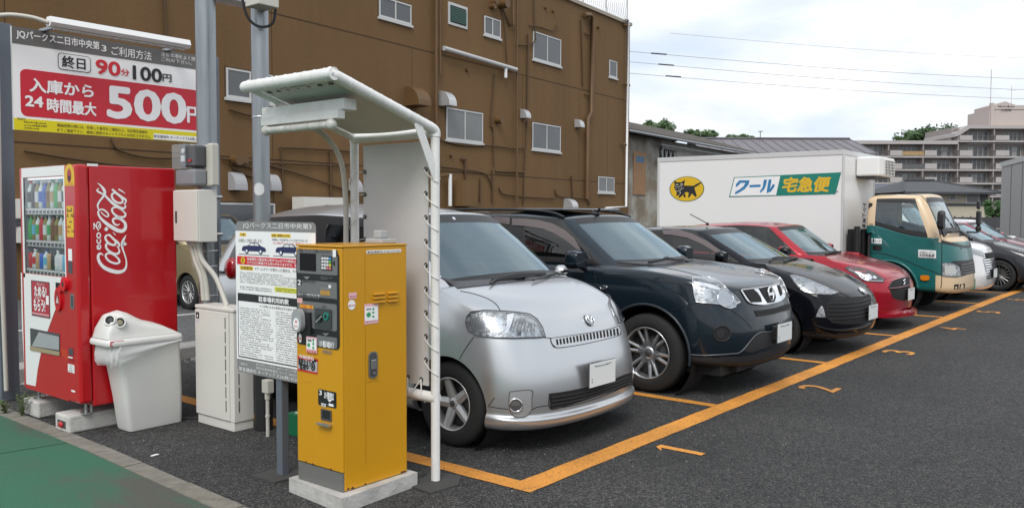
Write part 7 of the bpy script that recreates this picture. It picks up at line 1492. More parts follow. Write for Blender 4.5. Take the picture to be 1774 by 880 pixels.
def wwin(ul, ur, vt, vb, panes=2, glass=None, half=None, dark_right=False, name='window'):
    a, zt = WL.p(ul, vt); zb_ = WL.p(ul, vb)[1]; c = WL.p(ur, vt)[0]; f = .042; mb = MB()
    WL.rect(mb, (a-.03, zb_-.03), (c+.03, zt+.03), .006, .005, 1, False)
    for x0, x1, y0, y1 in ((a, a+f, zb_, zt), (c-f, c, zb_, zt), (a+f, c-f, zt-f, zt), (a+f, c-f, zb_, zb_+f*1.3)): WL.rect(mb, (x0, y0), (x1, y1), .035, .03, 0, False)
    if panes == 2: m_ = (a+c)/2; WL.rect(mb, (m_-f*.5, zb_+f*1.3), (m_+f*.5, zt-f), .033, .028, 0, False)
    WL.rect(mb, (a-.05, zb_-.07), (c+.05, zb_-.002), .06, .055, 0 if name == 'window' else 1, False)
    w_ = mb.build(name, [WF, DKB], bt)
    for k in range(panes):
        x0 = a+f+(c-a-2*f)*k/panes; x1 = a+f+(c-a-2*f)*(k+1)/panes; mb = MB(); WL.rect(mb, (x0, zb_+f*1.3), (x1, zt-f), .018 if k else .014, .006, 0, False)
        mb.build('pane', (WG if (dark_right and k == panes-1) else (glass or WG)), w_)
    return w_
wwin(922.9, 971, 54, 102.8, 2, mat('frosted_grey_glass', (.115, .125, .135), .18, nscale=.8, namt=.35, col2=(.075, .085, .09)), dark_right=False); FG = MATS['frosted_grey_glass']
wwin(921.5, 970.3, 211.8, 258.3, 2, FG); wwin(772.2, 835.5, 186, 241.5, 2, CURT); wwin(838.2, 866.2, 27.5, 59.8, 2, FG, dark_right=True); wwin(1054.9, 1068.2, 104, 133, 1, FG); wwin(1035.8, 1063.3, 305.7, 333, 2, WG); wwin(655.9, 711.3, -7, 29.3, 2, FG); wwin(390.8, 470.9, 117.3, 168.6, 2, WG); wwin(300, 475, 350, 415, 3, WG); wwin(60, 150, 300, 350, 2, WG)
# louvre
a, zt = WL.p(777, 5.3); zb_ = WL.p(777, 40.8)[1]; c = WL.p(807.7, 5)[0]; mb = MB(); WL.rect(mb, (a-.03, zb_-.03), (c+.03, zt+.03), .03, .03, 0, False); WL.rect(mb, (a+.05, zb_+.05), (c-.05, zt-.05), .032, .01, 1, False)
for k in range(9): z = zb_+.08+(zt-zb_-.16)*k/9; WL.rect(mb, (a+.06, z), (c-.06, z+.035), .06, .03, 2, False)
mb.build('louvre', [WF, M_SEAM, mat('louvre_green', (.03, .09, .07), .5)], bt)
def wp(l, r, mt, nm, off=.06, k=1, smooth=False):
    P = [onpl(u, v, WL.O, WL.n)+nW*off for u, v in l]
    if smooth: P = cat_rom(P, 5)
    mb = MB(); mb.tube(P, r, 0, 8); return mb.build(nm, mt, bt)
for l, r in (([(750, -20), (750, 370)], .050), ([(757, -20), (757, 130)], .035), ([(891, -20), (890, 370)], .035), ([(1008, 27), (1018, 27), (1022, 32), (1020, 195), (1014, 206), (1012, 345)], .085), ([(884, -20), (884, 45)], .05)): wp(l, r, PIPEB, 'drain_pipe', .12)
wp([(1076, 34), (1083, 36), (1079.5, 358), (1044, 361)], .055, M_WHITE, 'drain_pipe', .14)
wp([(762, 85), (888, 122)], .075, mat('grey_duct', (.50, .50, .50), .4), 'cable_duct', .15); wp([(869.5, 118), (869.5, 136)], .055, M_WHITE, 'cable_duct', .15)
wp([(773, 302), (773, 357)], .06, M_WHITE, 'cable_duct', .15); wp([(755, 306), (770, 303)], .04, PIPEB, 'drain_pipe', .15)
cabs = [[(395, 190), (430, 200), (470, 206), (500, 207)], [(190, 240), (200, 258), (240, 271), (290, 274), (340, 268)], [(484, 256), (540, 258), (610, 263)], [(484, 256), (487, 300), (486, 335)], [(380, 275), (440, 281), (600, 288)], [(462, 286), (520, 303), (610, 334)], [(400, 290), (420, 302), (440, 306), (462, 300)], [(570, 262), (571, 345)],
 [(760, 243), (800, 252), (850, 253), (890, 258), (906, 256)], [(762, 289), (800, 294), (835, 300), (846, 312), (852, 333)], [(857, 297), (905, 299)], [(851, 294), (851, 352)], [(862, 325), (870, 336), (905, 341), (960, 344)], [(988, 305), (990, 342)], [(960, 328), (966, 340), (1012, 345), (1019, 355)], [(913, 60), (911, 195)], [(911, 210), (906, 300), (905, 355)], [(915, 45), (935, 48), (955, 54), (965, 44)], [(892, 78), (915, 78), (927, 70)], [(923, 0), (924, 45), (926, 72)], [(868, 20), (873, 60), (876, 110)], [(855, 130), (848, 215), (852, 225), (853, 290)], [(803, 278), (804, 315)], [(830, 310), (829, 350)], [(280, -20), (284, 40), (283, 120)], [(1005, 35), (1008, 150)], [(806, 277), (796, 276)], [(868, 15), (880, 42), (884, 46)], [(40, 262), (120, 275), (200, 286), (290, 292)], [(395, 285), (430, 290), (452, 302)]]
for l in cabs: wp(l, .022 if len(l) > 2 else .03, mat('brown_cable', (.075, .038, .013), .6), 'wall_cable', .05, smooth=len(l) > 2)
def hood(u, v, w, h, d, mt):
    a, z = WL.p(u, v); mb = MB(); X_ = dW; C = WL.w(a, z, 0); 
    prof = [(0, h)]+[(d*math.sin(R(q)), h*math.cos(R(q))) for q in range(15, 91, 15)]+[(d, -.05), (0, -.05)]
    L_ = [C-X_*w/2+nW*p+ZA*q for p, q in prof]; R2 = [C+X_*w/2+nW*p+ZA*q for p, q in prof]; n = len(prof)
    mb.add(L_+R2, [list(range(n)), list(range(2*n-1, n-1, -1))]+[(i, i+n, (i+1) % n+n, (i+1) % n) for i in range(n)], 0); mb.build('vent_hood', mt, bt)
SIL = mat('aluminium_hood', (.52, .53, .54), .35, .4)
hood(713, 182, .55, .50, .50, PIPEB); hood(766, 182, .36, .40, .42, SIL); hood(905, 203, .30, .26, .26, SIL); hood(999, 219, .32, .26, .26, SIL); hood(981, 358, .42, .30, .40, SIL); hood(406, 326, .34, .36, .26, mat('grey_hood', (.36, .36, .37), .5)); hood(468, 327, .30, .34, .24, MATS['grey_hood']); hood(611, 330, .3, .3, .24, MATS['grey_hood'])
mb = MB()
for (u, v, s_) in ((860, 209, .12), (957, 20, .05), (944, 14, .05), (808, 122, .05), (1035, 48, .06), (853, 5, .10), (850, 12, .09), (866, 8, .16), (780, 270, .05), (404, 278, .12), (416, 277, .10)): a, z = WL.p(u, v); C = WL.w(a, z, 0); mb.tube([C, C+nW*(s_*2)], s_, 0, 10)
mb.build('pipe_stubs', PIPEB, bt)
mb = MB()
for zc_ in ((1083, 46), (1083, 148), (1079, 251)): a, z = WL.p(*zc_); mb.box((0, 0, 0), (0, 0, 0)) if False else mb.tube([WL.w(a-.28, z, .12), WL.w(a+.16, z, .12)], .05, 0, 6)
for v in (60, 165, 230, 318): a, z = WL.p(1016, v); mb.tube([WL.w(a-.22, z, .06), WL.w(a+.12, z, .06)], .03, 0, 6)
mb.build('pipe_brackets', PIPEB, bt)
mb = MB(); a, z = WL.p(785, 357); c, d = WL.p(812, 314); mb.prism([(a, z), (c, z), (c, d), (a, d)], WL.O+nW*.35, dW, ZA, .35); mb.build('meter_box', BRN, bt)
mb = MB()
for k in range(34):
    a = -5.6+.165*k; w_ = .05; P = [WL.w(a+.03*math.sin(q*1.3), ztop_+.02+q*.17, -.12+.03*math.cos(q*1.3)) for q in range(8)]; mb.tube(P, .013, 0, 5)
for z in (.12, 1.18): mb.tube([WL.w(-5.7, ztop_+z, -.12), WL.w(.0, ztop_+z, -.12)], .02, 0, 6)
for a in (-5.6, -3.8, -1.9, -.02): mb.tube([WL.w(a, ztop_, -.12), WL.w(a, ztop_+1.7, -.12)], .03, 0, 6)
mb.build('roof_railing', WF, bt); settle(bt)
ac = thing('air_conditioner', 'white outdoor air conditioner unit fixed to the brown wall above the silver minivan', 'air conditioner', tuple(WL.w(WL.p(535, 350)[0], WL.p(535, 360)[1], .3)))
a, z = WL.p(499, 362); c, d = WL.p(571, 343); mb = MB(); mb.prism([(a, z-.3), (c, z-.3), (c, d), (a, d)], WL.O+nW*.55, dW, ZA, .4); h_ = mb.build('casing', CR, ac); mb = MB(); WL.rect(mb, (a+(c-a)*.5, d-.25), (c-.15, d-.19), .553, .002, 0, False); mb.build('grille', M_DARKGREY, h_); mb = MB(); WL.rect(mb, (a, z-.37), (c, z-.301), .5, .5, 0, False); mb.build('bracket', M_DARKGREY, ac); settle(ac)
hc = thing('wall_cabinet', 'cream service cabinet on the brown wall, glimpsed between billboard post and vending machine', 'cabinet', tuple(WL.w(WL.p(26, 420)[0], WL.p(26, 420)[1], .2)))
a, z = WL.p(14, 420); c, d = WL.p(36, 345); mb = MB(); mb.prism([(a, z), (c, z), (c, d), (a, d)], WL.O+nW*.35, dW, ZA, .35); h_ = mb.build('housing', CR, hc); mb = MB(); WL.rect(mb, (c-.35, d-.5), (c-.15, d-.35), .353, .002, 0, False); WL.rect(mb, (a, (z+d)/2-.01), (c, (z+d)/2+.01), .353, .002, 0, False); mb.build('door_gap', M_DARKGREY, h_); settle(hc)
# ------------------------------------------------------------------ old corrugated house right of it
O2 = CAM+ray(1100, 300)*38.5; H2 = Pl((O2.x, O2.y, 0), dW, ZA)
t_ = thing('corrugated_house', 'old low house with rusty corrugated walls and dark tiled roof beside the brown building', 'house', tuple(H2.w(5, 0, -4)))
def corr(name, c1, c2, sc):
    mt, t, b = nodes_of(name, c1, .7); co = t.nodes.new('ShaderNodeTexCoord'); w = t.nodes.new('ShaderNodeTexWave'); w.wave_type = 'BANDS'; w.bands_direction = 'X'; w.inputs['Scale'].default_value = sc; w.inputs['Distortion'].default_value = .3
    mp = t.nodes.new('ShaderNodeMapping'); mp.inputs['Rotation'].default_value = (0, 0, -th_); t.links.new(co.outputs['Object'], mp.inputs[0]); t.links.new(mp.outputs[0], w.inputs['Vector'])
    n = t.nodes.new('ShaderNodeTexNoise'); n.inputs['Scale'].default_value = 1.2; n.inputs['Detail'].default_value = 7; t.links.new(co.outputs['Object'], n.inputs['Vector']); r = t.nodes.new('ShaderNodeValToRGB'); r.color_ramp.elements[0].position = .4; r.color_ramp.elements[1].position = .62; r.color_ramp.elements[0].color = (*c2, 1); r.color_ramp.elements[1].color = (*c1, 1); t.links.new(n.outputs['Fac'], r.inputs[0]); t.links.new(r.outputs[0], b.inputs['Base Color'])
    bp = t.nodes.new('ShaderNodeBump'); bp.inputs['Strength'].default_value = .8; bp.inputs['Distance'].default_value = .04; t.links.new(w.outputs['Fac'], bp.inputs['Height']); t.links.new(bp.outputs[0], b.inputs['Normal']); return mt
CO1 = corr('corrugated_grey', (.44, .43, .39), (.26, .22, .17), 2.6); CO2 = mat('weathered_siding', (.55, .54, .50), .8, nscale=1.2, namt=.25, col2=(.38, .36, .33))
aL = H2.p(1060, 300)[0]; aM = H2.p(1146, 300)[0]; aR_ = H2.p(1288, 300)[0]; ez = (H2.p(1110, 232)[1]+H2.p(1280, 269)[1])/2
mb = MB(); 
def wbox(Pn, a, c, z0, z1, dep, mi=0, off=0): 
    P = [Pn.w(a, z0, off), Pn.w(c, z0, off), Pn.w(c, z1, off), Pn.w(a, z1, off)]; Q2 = [p-Pn.n*dep for p in P]; mb.add(P+Q2, [(0, 1, 2, 3), (1, 5, 6, 2), (4, 0, 3, 7), (3, 2, 6, 7)], mi)
wbox(H2, aL, aM, 0, ez, 8)
for k in range(46): x = aL+.05+(aM-aL-.1)*k/45; mb.tube([H2.w(x, 0, .0), H2.w(x, ez, .0)], .034, 0, 6)
mb.build('corrugated_wall', CO1, t_); mb = MB(); wbox(H2, aM+.02, aR_, 0, ez, 8); mb.build('wall', CO2, t_)
RT = mat('dark_roof_tiles', (.085, .07, .055), .85, nscale=5, namt=.3, col2=(.045, .038, .03), bump=.9, bscale=4)
mb = MB(); eo = .7; P = [H2.w(aL-.5, ez-.05, eo), H2.w(aR_+.6, ez-.05, eo), H2.w(aR_+.6, ez+1.25, -3.6), H2.w(aL-.5, ez+1.25, -3.6)]; up = ZA*.14; mb.add(P+[p+up for p in P], [(0, 3, 2, 1), (4, 5, 6, 7), (0, 1, 5, 4), (1, 2, 6, 5), (2, 3, 7, 6)], 0)
P = [H2.w(aL-.5, ez+1.25, -3.6), H2.w(aR_+.6, ez+1.25, -3.6), H2.w(aR_+.6, ez, -8), H2.w(aL-.5, ez, -8)]; mb.add(P+[p+up for p in P], [(4, 5, 6, 7), (0, 1, 5, 4), (1, 2, 6, 5)], 0); mb.build('roof', RT, t_)
mb = MB(); mb.tube([H2.w(aL, ez-.02, eo+.06), H2.w(aR_+.6, ez-.02, eo+.06)], .06, 0, 8); mb.tube([H2.w(aM-1.2, ez-.32, eo-.25), H2.w(aR_+.1, ez-.32, eo-.25)], .05, 0, 8); mb.tube([H2.w(aM-.1, ez-.3, .08), H2.w(aM-.1, 0, .08)], .045, 0, 8); mb.build('gutter', M_GALV, t_)
mb = MB(); a, z = H2.p(1095, 337); c, d = H2.p(1117, 265); H2.rect(mb, (a, z), (c, d), .06, .05, 0, False); dr = mb.build('boarded_door', mat('plywood', (.35, .20, .10), .7, nscale=3, namt=.3, col2=(.28, .155, .075)), t_); mb = MB(); a, z = H2.p(1100, 281); c, d = H2.p(1114, 272); H2.rect(mb, (a, z), (c, d), .063, .002, 0, False); mb.build('blue_vent', mat('dull_blue', (.03, .12, .24), .5), dr)
mb = MB(); a, z = H2.p(1141, 288); c, d = H2.p(1171, 262); H2.rect(mb, (a, z), (c, d), .03, .03, 0, False)
for k in range(4): x = a+(c-a)*(k+.5)/4; mb.tube([H2.w(x-.12, z+.05, .05), H2.w(x+.12, d-.05, .05)], .03, 1, 5); mb.tube([H2.w(x+.12, z+.05, .05), H2.w(x-.12, d-.05, .05)], .03, 1, 5)
mb.build('lattice_window', [M_SEAM, WF], t_); settle(t_)
# ------------------------------------------------------------------ houses and flats beyond
def facade(D, u=1500, v=300): O = CAM+ray(u, v)*D; return Pl((O.x, O.y, 0), RGT0, ZA)
F6 = facade(62); t_ = thing('metal_roof_house', 'building with a broad grey standing seam metal roof, seen over the truck box', 'house', tuple(F6.w(-5, 0, -4)))
a, zt = F6.p(1212, 238); c = F6.p(1505, 232)[0]; zt = F6.p(1400, 234)[1]; ze = zt-1.4
mb = MB(); P = [F6.w(a, ze, 1.5), F6.w(c, ze, 1.5), F6.w(c, zt, -3.5), F6.w(a, zt, -3.5), F6.w(c, ze, -8.5), F6.w(a, ze, -8.5)]; mb.add(P, [(0, 1, 2, 3), (3, 2, 4, 5)], 0); mb.add([p-ZA*.2 for p in P], [(3, 2, 1, 0)], 0); mb.add([P[0], P[1], P[1]-ZA*.2, P[0]-ZA*.2], [(0, 1, 2, 3)], 0); mb.build('roof', mat('purple_grey_metal', (.165, .15, .165), .45, .2, nscale=.6, namt=.4, col2=(.135, .122, .135)), t_)
mb = MB()
for k in range(17): x = a+(c-a)*k/16; mb.tube([F6.w(x, ze+.01, 1.5), F6.w(x, zt+.01, -3.5)], .035, 0, 5)
mb.tube([F6.w(a, zt+.05, -3.5), F6.w(c, zt+.05, -3.5)], .09, 0, 6); mb.build('roof_seams', mat('seam_metal', (.13, .118, .13), .4, .3), t_)
mb = MB(); wbox(F6, a+.8, c-.8, 0, ze-.02, 6, 0, .6); mb.build('wall', CO2, t_); mb = MB(); x = F6.p(1338, 230)[0]; mb.tube([F6.w(x, zt, -3), F6.w(x, zt+.55, -3)], .03, 0, 5); mb.tube([F6.w(x-.15, zt+.5, -3), F6.w(x+.2, zt+.55, -3)], .03, 0, 5); mb.build('aerial', M_DARKGREY, t_); settle(t_)
# hip roofed house
F5 = facade(64); t_ = thing('hip_roof_house', 'cream two storey house with dark tiled hip roof below the distant flats', 'house', tuple(F5.w(4, 0, -4)))
e0, ez_ = F5.p(1556, 333); e1 = F5.p(1722, 333)[0]; r0, rz_ = F5.p(1602, 316); r1 = F5.p(1658, 316)[0]
HT = mat('house_roof_tiles', (.062, .064, .07), .6, nscale=4, namt=.3, col2=(.04, .042, .047), bump=.8, bscale=5)
P = [F5.w(e0, ez_, 1), F5.w(e1, ez_, 1), F5.w(e1, ez_, -8), F5.w(e0, ez_, -8), F5.w(r0, rz_+.25, -3.5), F5.w(r1, rz_+.25, -3.5)]; mb = MB(); mb.add(P, [(0, 1, 5, 4), (1, 2, 5), (2, 3, 4, 5), (3, 0, 4), (3, 2, 1, 0)], 0); mb.add([P[0], P[1], P[1]-ZA*.16, P[0]-ZA*.16], [(0, 1, 2, 3)][:0] or [(3, 2, 1, 0)], 0); mb.build('roof', HT, t_)
mb = MB(); mb.tube([P[4]+ZA*.06, P[5]+ZA*.06], .11, 0, 6); mb.tube([P[4], P[0]], .09, 0, 6); mb.tube([P[5], P[1]], .09, 0, 6); mb.build('ridge_tiles', HT, t_)
mb = MB(); wbox(F5, F5.p(1600, 350)[0], F5.p(1712, 350)[0], 0, ez_-.01, 7, 0, .2); hw = mb.build('wall', mat('cream_render', (.50, .46, .36), .8, nscale=1, namt=.3, col2=(.44, .40, .31)), t_)
mb = MB(); z = F5.p(1650, 354)[1]; F5.rect(mb, (F5.p(1600, 350)[0], z-.12), (F5.p(1712, 350)[0], z+.06), .26, .06, 0, False); mb.build('dark_band', M_DARKGREY, t_)
for (ul, ur, vt, vb) in ((1643, 1652, 336, 346), (1673, 1692, 337, 351)):
    a, zt = F5.p(ul, vt); c, zb_ = F5.p(ur, vb); mb = MB(); F5.rect(mb, (a-.08, zb_-.08), (c+.08, zt+.08), .24, .04, 0, False); wn = mb.build('window', WF, t_); mb = MB(); F5.rect(mb, (a, zb_), (c, zt), .26, .03, 0, False); mb.build('pane', CURT, wn)
mb = MB(); a, zt = F5.p(1694, 337); c, zb_ = F5.p(1708, 352); F5.rect(mb, (a, zb_), (c, zt), .25, .04, 0, False); mb.build('dark_doorway', M_DARKGREY, t_); settle(t_)
t_ = thing('blue_roof_house', 'small house with a blue grey tiled roof beside the hip roofed house', 'house', tuple(F5.w(-3, 0, -6)))
F55 = facade(72); e0, ez_ = F55.p(1500, 333); e1 = F55.p(1590, 333)[0]; rz_ = F55.p(1540, 317)[1]; P = [F55.w(e0, ez_, 1), F55.w(e1, ez_, 1), F55.w(e1, rz_, -4), F55.w(e0, rz_, -4), F55.w(e1, ez_, -9), F55.w(e0, ez_, -9)]
mb = MB(); mb.add(P, [(0, 1, 2, 3), (3, 2, 4, 5), (1, 4, 2)], 0); mb.build('roof', mat('blue_roof_tiles', (.05, .065, .10), .5, nscale=4, namt=.3, col2=(.035, .045, .07), bump=.7, bscale=5), t_); mb = MB(); wbox(F55, e0+.5, e1-.5, 0, ez_-.01, 7, 0, .4); mb.build('wall', MATS['cream_render'], t_); settle(t_)
# flats
FD = facade(185); t_ = thing('apartment_block', 'pinkish grey apartment block with rows of balconies beyond the houses', 'building', tuple(FD.w(15, 0, -8)))
def aq(x, y): return (1500+x/3.668, 160+y/3.668)
def ap(x, y): return FD.p(*aq(x, y))
PK_ = mat('pink_tile_wall', (.32, .295, .285), .8, nscale=.25, namt=.3, col2=(.29, .24, .225)); LG_ = mat('balcony_grey', (.43, .40, .39), .8, nscale=.3, namt=.3, col2=(.38, .355, .345)); GLA = mat('distant_window_glass', (.07, .08, .09), .12, nscale=.35, namt=.3, col2=(.15, .16, .17)); RLG = mat('balcony_railing', (.09, .085, .085), .6)
xl, xr = ap(-60, 0)[0], ap(1500, 0)[0]; zg = 0; zroof = ap(300, 316)[1]; zup = ap(800, 215)[1]; xs_ = ap(560, 0)[0]
mb = MB(); wbox(FD, xl, xr, 0, zroof-.2, 12, 0, -1.6); wbox(FD, xs_+.5, xr, zroof-.19, zup-.2, 12, 0, -1.6); mb.build('wall', PK_, t_)
mb = MB()
FD.rect(mb, (xl, zroof-.5), (xs_+1, zroof+.25), .4, 3.5, 0, False); 
FD.poly(mb, [(ap(560, 285)[0], ap(560, 285)[1]), ap(562, 262), ap(640, 212), (xr, ap(640, 210)[1]), (xr, ap(640, 232)[1]), ap(655, 232), ap(590, 275)], .4, 14, 0, False)
zf_ = [ap(300, y)[1] for y in (410, 493, 578, 660, 742)]
for z in zf_: FD.rect(mb, (xl, z-.22), (xr, z+.12), .3, 1.9, 0, False)
FD.rect(mb, (xs_, ap(700, 312)[1]-.2), (xr, ap(700, 312)[1]+.12), .3, 1.9, 0, False); mb.build('floor_slabs', LG_, t_)
bays = [(-80, 5, 150), (150, 225, 370), (370, 445, 592), (592, 670, 820), (820, 905, 1045), (1045, 1130, 1270)]
rows_y = [(370, 405, 335), (453, 488, 420), (540, 575, 505), (622, 655, 588), (705, 738, 670)]
rd = random.Random(6); np_ = MB(); 
for ri, (yp, yb_, yt_) in enumerate(rows_y+[(275, 306, 240)]):
    for bi, (s0, s1, s2) in enumerate(bays):
        if ri == 5 and bi < 3: continue
        if ri == 5: yy = (275, 306, 240)
        mb = MB(); a, zt = ap(s0, yp); c, zb_ = ap(s1, yb_); FD.rect(mb, (a, zb_), (c, zt), .42, .3, 0, False); mb.build('balcony_wall', LG_, t_)
        mb = MB(); a = ap(s1, yp)[0]; c = ap(s2, yp)[0]
        for k in range(19): x = a+(c-a)*k/18; FD.rect(mb, (x-.03, zb_), (x+.03, zt-.1), .30, .04, 0, False)
        FD.rect(mb, (a, zt-.12), (c, zt-.02), .33, .07, 0, False)
        if rd.random() < .3 or (ri, bi) == (0, 1): FD.rect(mb, (a+.1, zb_+.1), (c-.1, zt-.15), .27, .02, 1 if (ri, bi) == (0, 1) else 2, False)
        mb.build('balcony_railing', [RLG, mat('tan_screen', (.50, .33, .14), .7), mat('smoky_screen', (.12, .125, .13), .4)], t_)
        mb = MB(); x0 = ap(s1+6+rd.uniform(0, 12), 0)[0]; x1 = ap(s2-8-rd.uniform(0, 20), 0)[0]; zt2 = ap(0, yt_+8)[1]; zb2 = ap(0, yb_)[1]; FD.rect(mb, (x0, zb2), (x1, zt2), -1.55, .05, 0, False)
        for k in range(5): x = x0+(x1-x0)*k/4; FD.rect(mb, (x-.05, zb2), (x+.05, zt2), -1.48, .06, 1, False)
        if rd.random() < .7: x = x0+(x1-x0)*rd.choice((.25, .5, .0)); FD.rect(mb, (x+.06, zb2), (x+(x1-x0)*.25-.06, zt2), -1.49, .02, 2, False)
        mb.build('window', [GLA, WF, mat('pale_curtain', (.36, .37, .36), .8)], t_)
        mb = MB(); x = ap(s0+2, 0)[0]; FD.rect(mb, (x-.12, zb2), (x+.12, zt2+.6), .2, 1.7, 0, False); mb.build('partition', PK_, t_)
mb = MB(); wbox(FD, ap(838, 0)[0], ap(1120, 0)[0], zup-.3, ap(0, 100)[1], 9, 0, -3); FD.poly(mb, [ap(862, 100), ap(862, 72), ap(935, 48), ap(1005, 72), ap(1120, 72), ap(1120, 100)], -2.9, 8, 0, False); FD.rect(mb, ap(838, 205), ap(862, 58), -2.7, .8, 0, False)
tw = mb.build('stair_tower', mat('pink_render', (.47, .405, .375), .8), t_); mb = MB(); FD.text(mb, '二日市', ap(905, 112), ap(975, 96), -2.85, 0, .02, False); FD.lines(mb, *ap(888, 88), *ap(995, 72), 1, 0, -2.85, 3, .8); mb.build('roof_lettering', M_INK, tw); mb = MB(); x, z = ap(858, 60); mb.tube([FD.w(x, z, -4), FD.w(x, z+7.5, -4)], .09, 0, 5); x = ap(995, 0)[0]; mb.tube([FD.w(x, z, -4), FD.w(x, z+4, -4)], .06, 0, 5); mb.tube([FD.w(x-1, z+3, -4), FD.w(x+1, z+3, -4)], .05, 0, 5); mb.build('aerial', WF, t_); settle(t_)
# grey clad building at the right edge
C0 = CAM+ray(1733, 373)*42; dg_ = Vector((math.cos(R(19.8)), math.sin(R(19.8)), 0)); pr_ = Vector((dg_.y, -dg_.x, 0)); C0.z = 0; C1 = C0-dg_*12
zt = CAM.z+(373.5-284)/FPX*42; G7 = Pl(C1, dg_, ZA)
t_ = thing('grey_clad_building', 'windowless pale grey clad building rising behind the last parked cars', 'building', tuple((C0+C1)/2+pr_*3))
mb = MB(); P = [C0, C1, C1+pr_*6, C0+pr_*6]; mb.add(P+[p+ZA*zt for p in P], [(0, 1, 5, 4), (1, 2, 6, 5), (2, 3, 7, 6), (3, 0, 4, 7), (4, 5, 6, 7)], 0); mb.build('wall', mat('pale_cladding', (.42, .41, .40), .6, nscale=.7, namt=.35, col2=(.37, .36, .35)), t_)
mb = MB(); nq = -pr_; e_ = [C0+dg_*.05+nq*.05, C1-dg_*.05+nq*.05]; mb.add([e_[0]+ZA*(zt-.18), e_[1]+ZA*(zt-.18), e_[1]+ZA*(zt+.05), e_[0]+ZA*(zt+.05)], [(0, 1, 2, 3)], 0)
for k in (2.2, 4.4, 6.6, 8.8): p = C0-dg_*k+nq*.012; mb.tube([p+ZA*.1, p+ZA*(zt-.2)], .018, 1, 5)
mb.build('eaves_trim', [mat('trim_grey', (.50, .50, .49), .5), mat('trim_shadow', (.28, .27, .26), .6)], t_); settle(t_)
t_ = thing('boundary_fence', 'dark low fence in front of the cream house beyond the last cars', 'fence', tuple(F5.w(7, 0, 12)))
F4 = facade(48); mb = MB()
for u in range(1640, 1900, 14): a = F4.p(u, 370)[0]; mb.tube([F4.w(a, 0, 0), F4.w(a, 1.55, 0)], .035, 0, 6)
mb.build('posts', M_DARKGREY, t_); mb = MB(); a, c = F4.p(1636, 370)[0], F4.p(1900, 370)[0]; F4.rect(mb, (a, .9), (c, 1.48), .02, .03, 0, False); F4.rect(mb, (a, .2), (c, .8), .02, .03, 0, False); mb.build('panels', M_DARKGREY, t_); settle(t_)
# ------------------------------------------------------------------ trees
def tree(name, label, base, h, rx, rz, nleaf, seed, leaf=.28, cols=((.035, .075, .02), (.06, .12, .03), (.02, .045, .014)), group=None, trunk=True, clumps=26):
    rd = random.Random(seed); t = thing(name, label, 'tree', tuple(base), 0, group); base = Vector(base)
    mb = MB(); top = base+ZA*(h-rz*1.3); mb.tube([base, base.lerp(top, .5)+Vector((.1, .1, 0)), top], [.25, .18, .12], 0, 8)
    cen = base+ZA*(h-rz); cl = []
    for i in range(clumps):
        a = rd.uniform(0, 6.283); e = rd.uniform(-.5, 1); r = rd.uniform(.45, .95); q = cen+Vector((math.cos(a)*rx*r*math.cos(e), math.sin(a)*rx*r*math.cos(e), math.sin(e)*rz*r*1.05)); cl.append((q, rd.uniform(.22, .42)*min(rx, rz*1.4)))
        if i < 12: mb.tube([top-ZA*rz*.3*rd.random(), top.lerp(q, .6)+ZA*.1, q], [.08, .05, .02], 0, 6)
    mb.build('trunk', mat('bark', (.07, .055, .04), .9), t); lf = MB()
    for i in range(nleaf):
        q, r = rd.choice(cl); d = Vector((rd.gauss(0, 1), rd.gauss(0, 1), rd.gauss(0, .75))); d.normalize(); p = q+d*r*(rd.random()**.4); s = leaf*rd.uniform(.5, 1.2)
        u = Vector((rd.gauss(0, 1), rd.gauss(0, 1), rd.gauss(0, .5))).normalized(); w = u.orthogonal().normalized()*.55; lf.add([p+u*s, p+w*s, p-u*s, p-w*s], [(0, 1, 2, 3)], rd.choice((0, 0, 1, 1, 2)))
    lf.build('crown', [mat('leaf_%s_%d' % (name, i), c, .6) for i, c in enumerate(cols)], t); settle(t); return t
def tbase(u, D): p = CAM+ray(u, 373)*D; return (p.x, p.y, 0)
def ztop_at(v, D): return CAM.z+(373.5-v)/FPX*D
tree('broadleaf_tree', 'large green tree crown rising behind the lower roof of the flats', tbase(1606, 205), ztop_at(219, 205), 6.8, 5.2, 9000, 1, .55, clumps=40)
tree('broadleaf_tree', 'smaller dark green crown beside the large one, where the flats step up', tbase(1636, 208), ztop_at(228, 208), 4.2, 4.0, 4500, 2, .55, clumps=26)
tree('pruned_tree', 'flat topped green tree beside the brown building, above the tiled roof', tbase(1138, 75), ztop_at(213, 75), 1.65, .62, 8000, 3, .10, ((.07, .13, .04), (.10, .17, .06), (.03, .06, .02)), 'cloud pruned trees behind the tiled roof', clumps=70)
tree('pruned_tree', 'middle flat topped tree peeping over the lower part of the tiled roof', tbase(1210, 75), ztop_at(228, 75), 1.6, .55, 7000, 4, .10, ((.07, .13, .04), (.10, .17, .06), (.03, .06, .02)), 'cloud pruned trees behind the tiled roof', clumps=70)
tree('pruned_tree', 'smallest flat topped tree showing over the grey metal roof', tbase(1279, 80), ztop_at(236, 80), 1.5, .4, 5000, 5, .10, ((.07, .13, .04), (.10, .17, .06), (.03, .06, .02)), 'cloud pruned trees behind the tiled roof', clumps=70)
tree('garden_bush', 'green garden bush between the cream house and the pale grey building', tbase(1723, 56), ztop_at(341, 56), .75, 1.1, 3600, 6, .10, ((.05, .12, .03), (.08, .16, .045), (.02, .05, .015)), None, clumps=20)
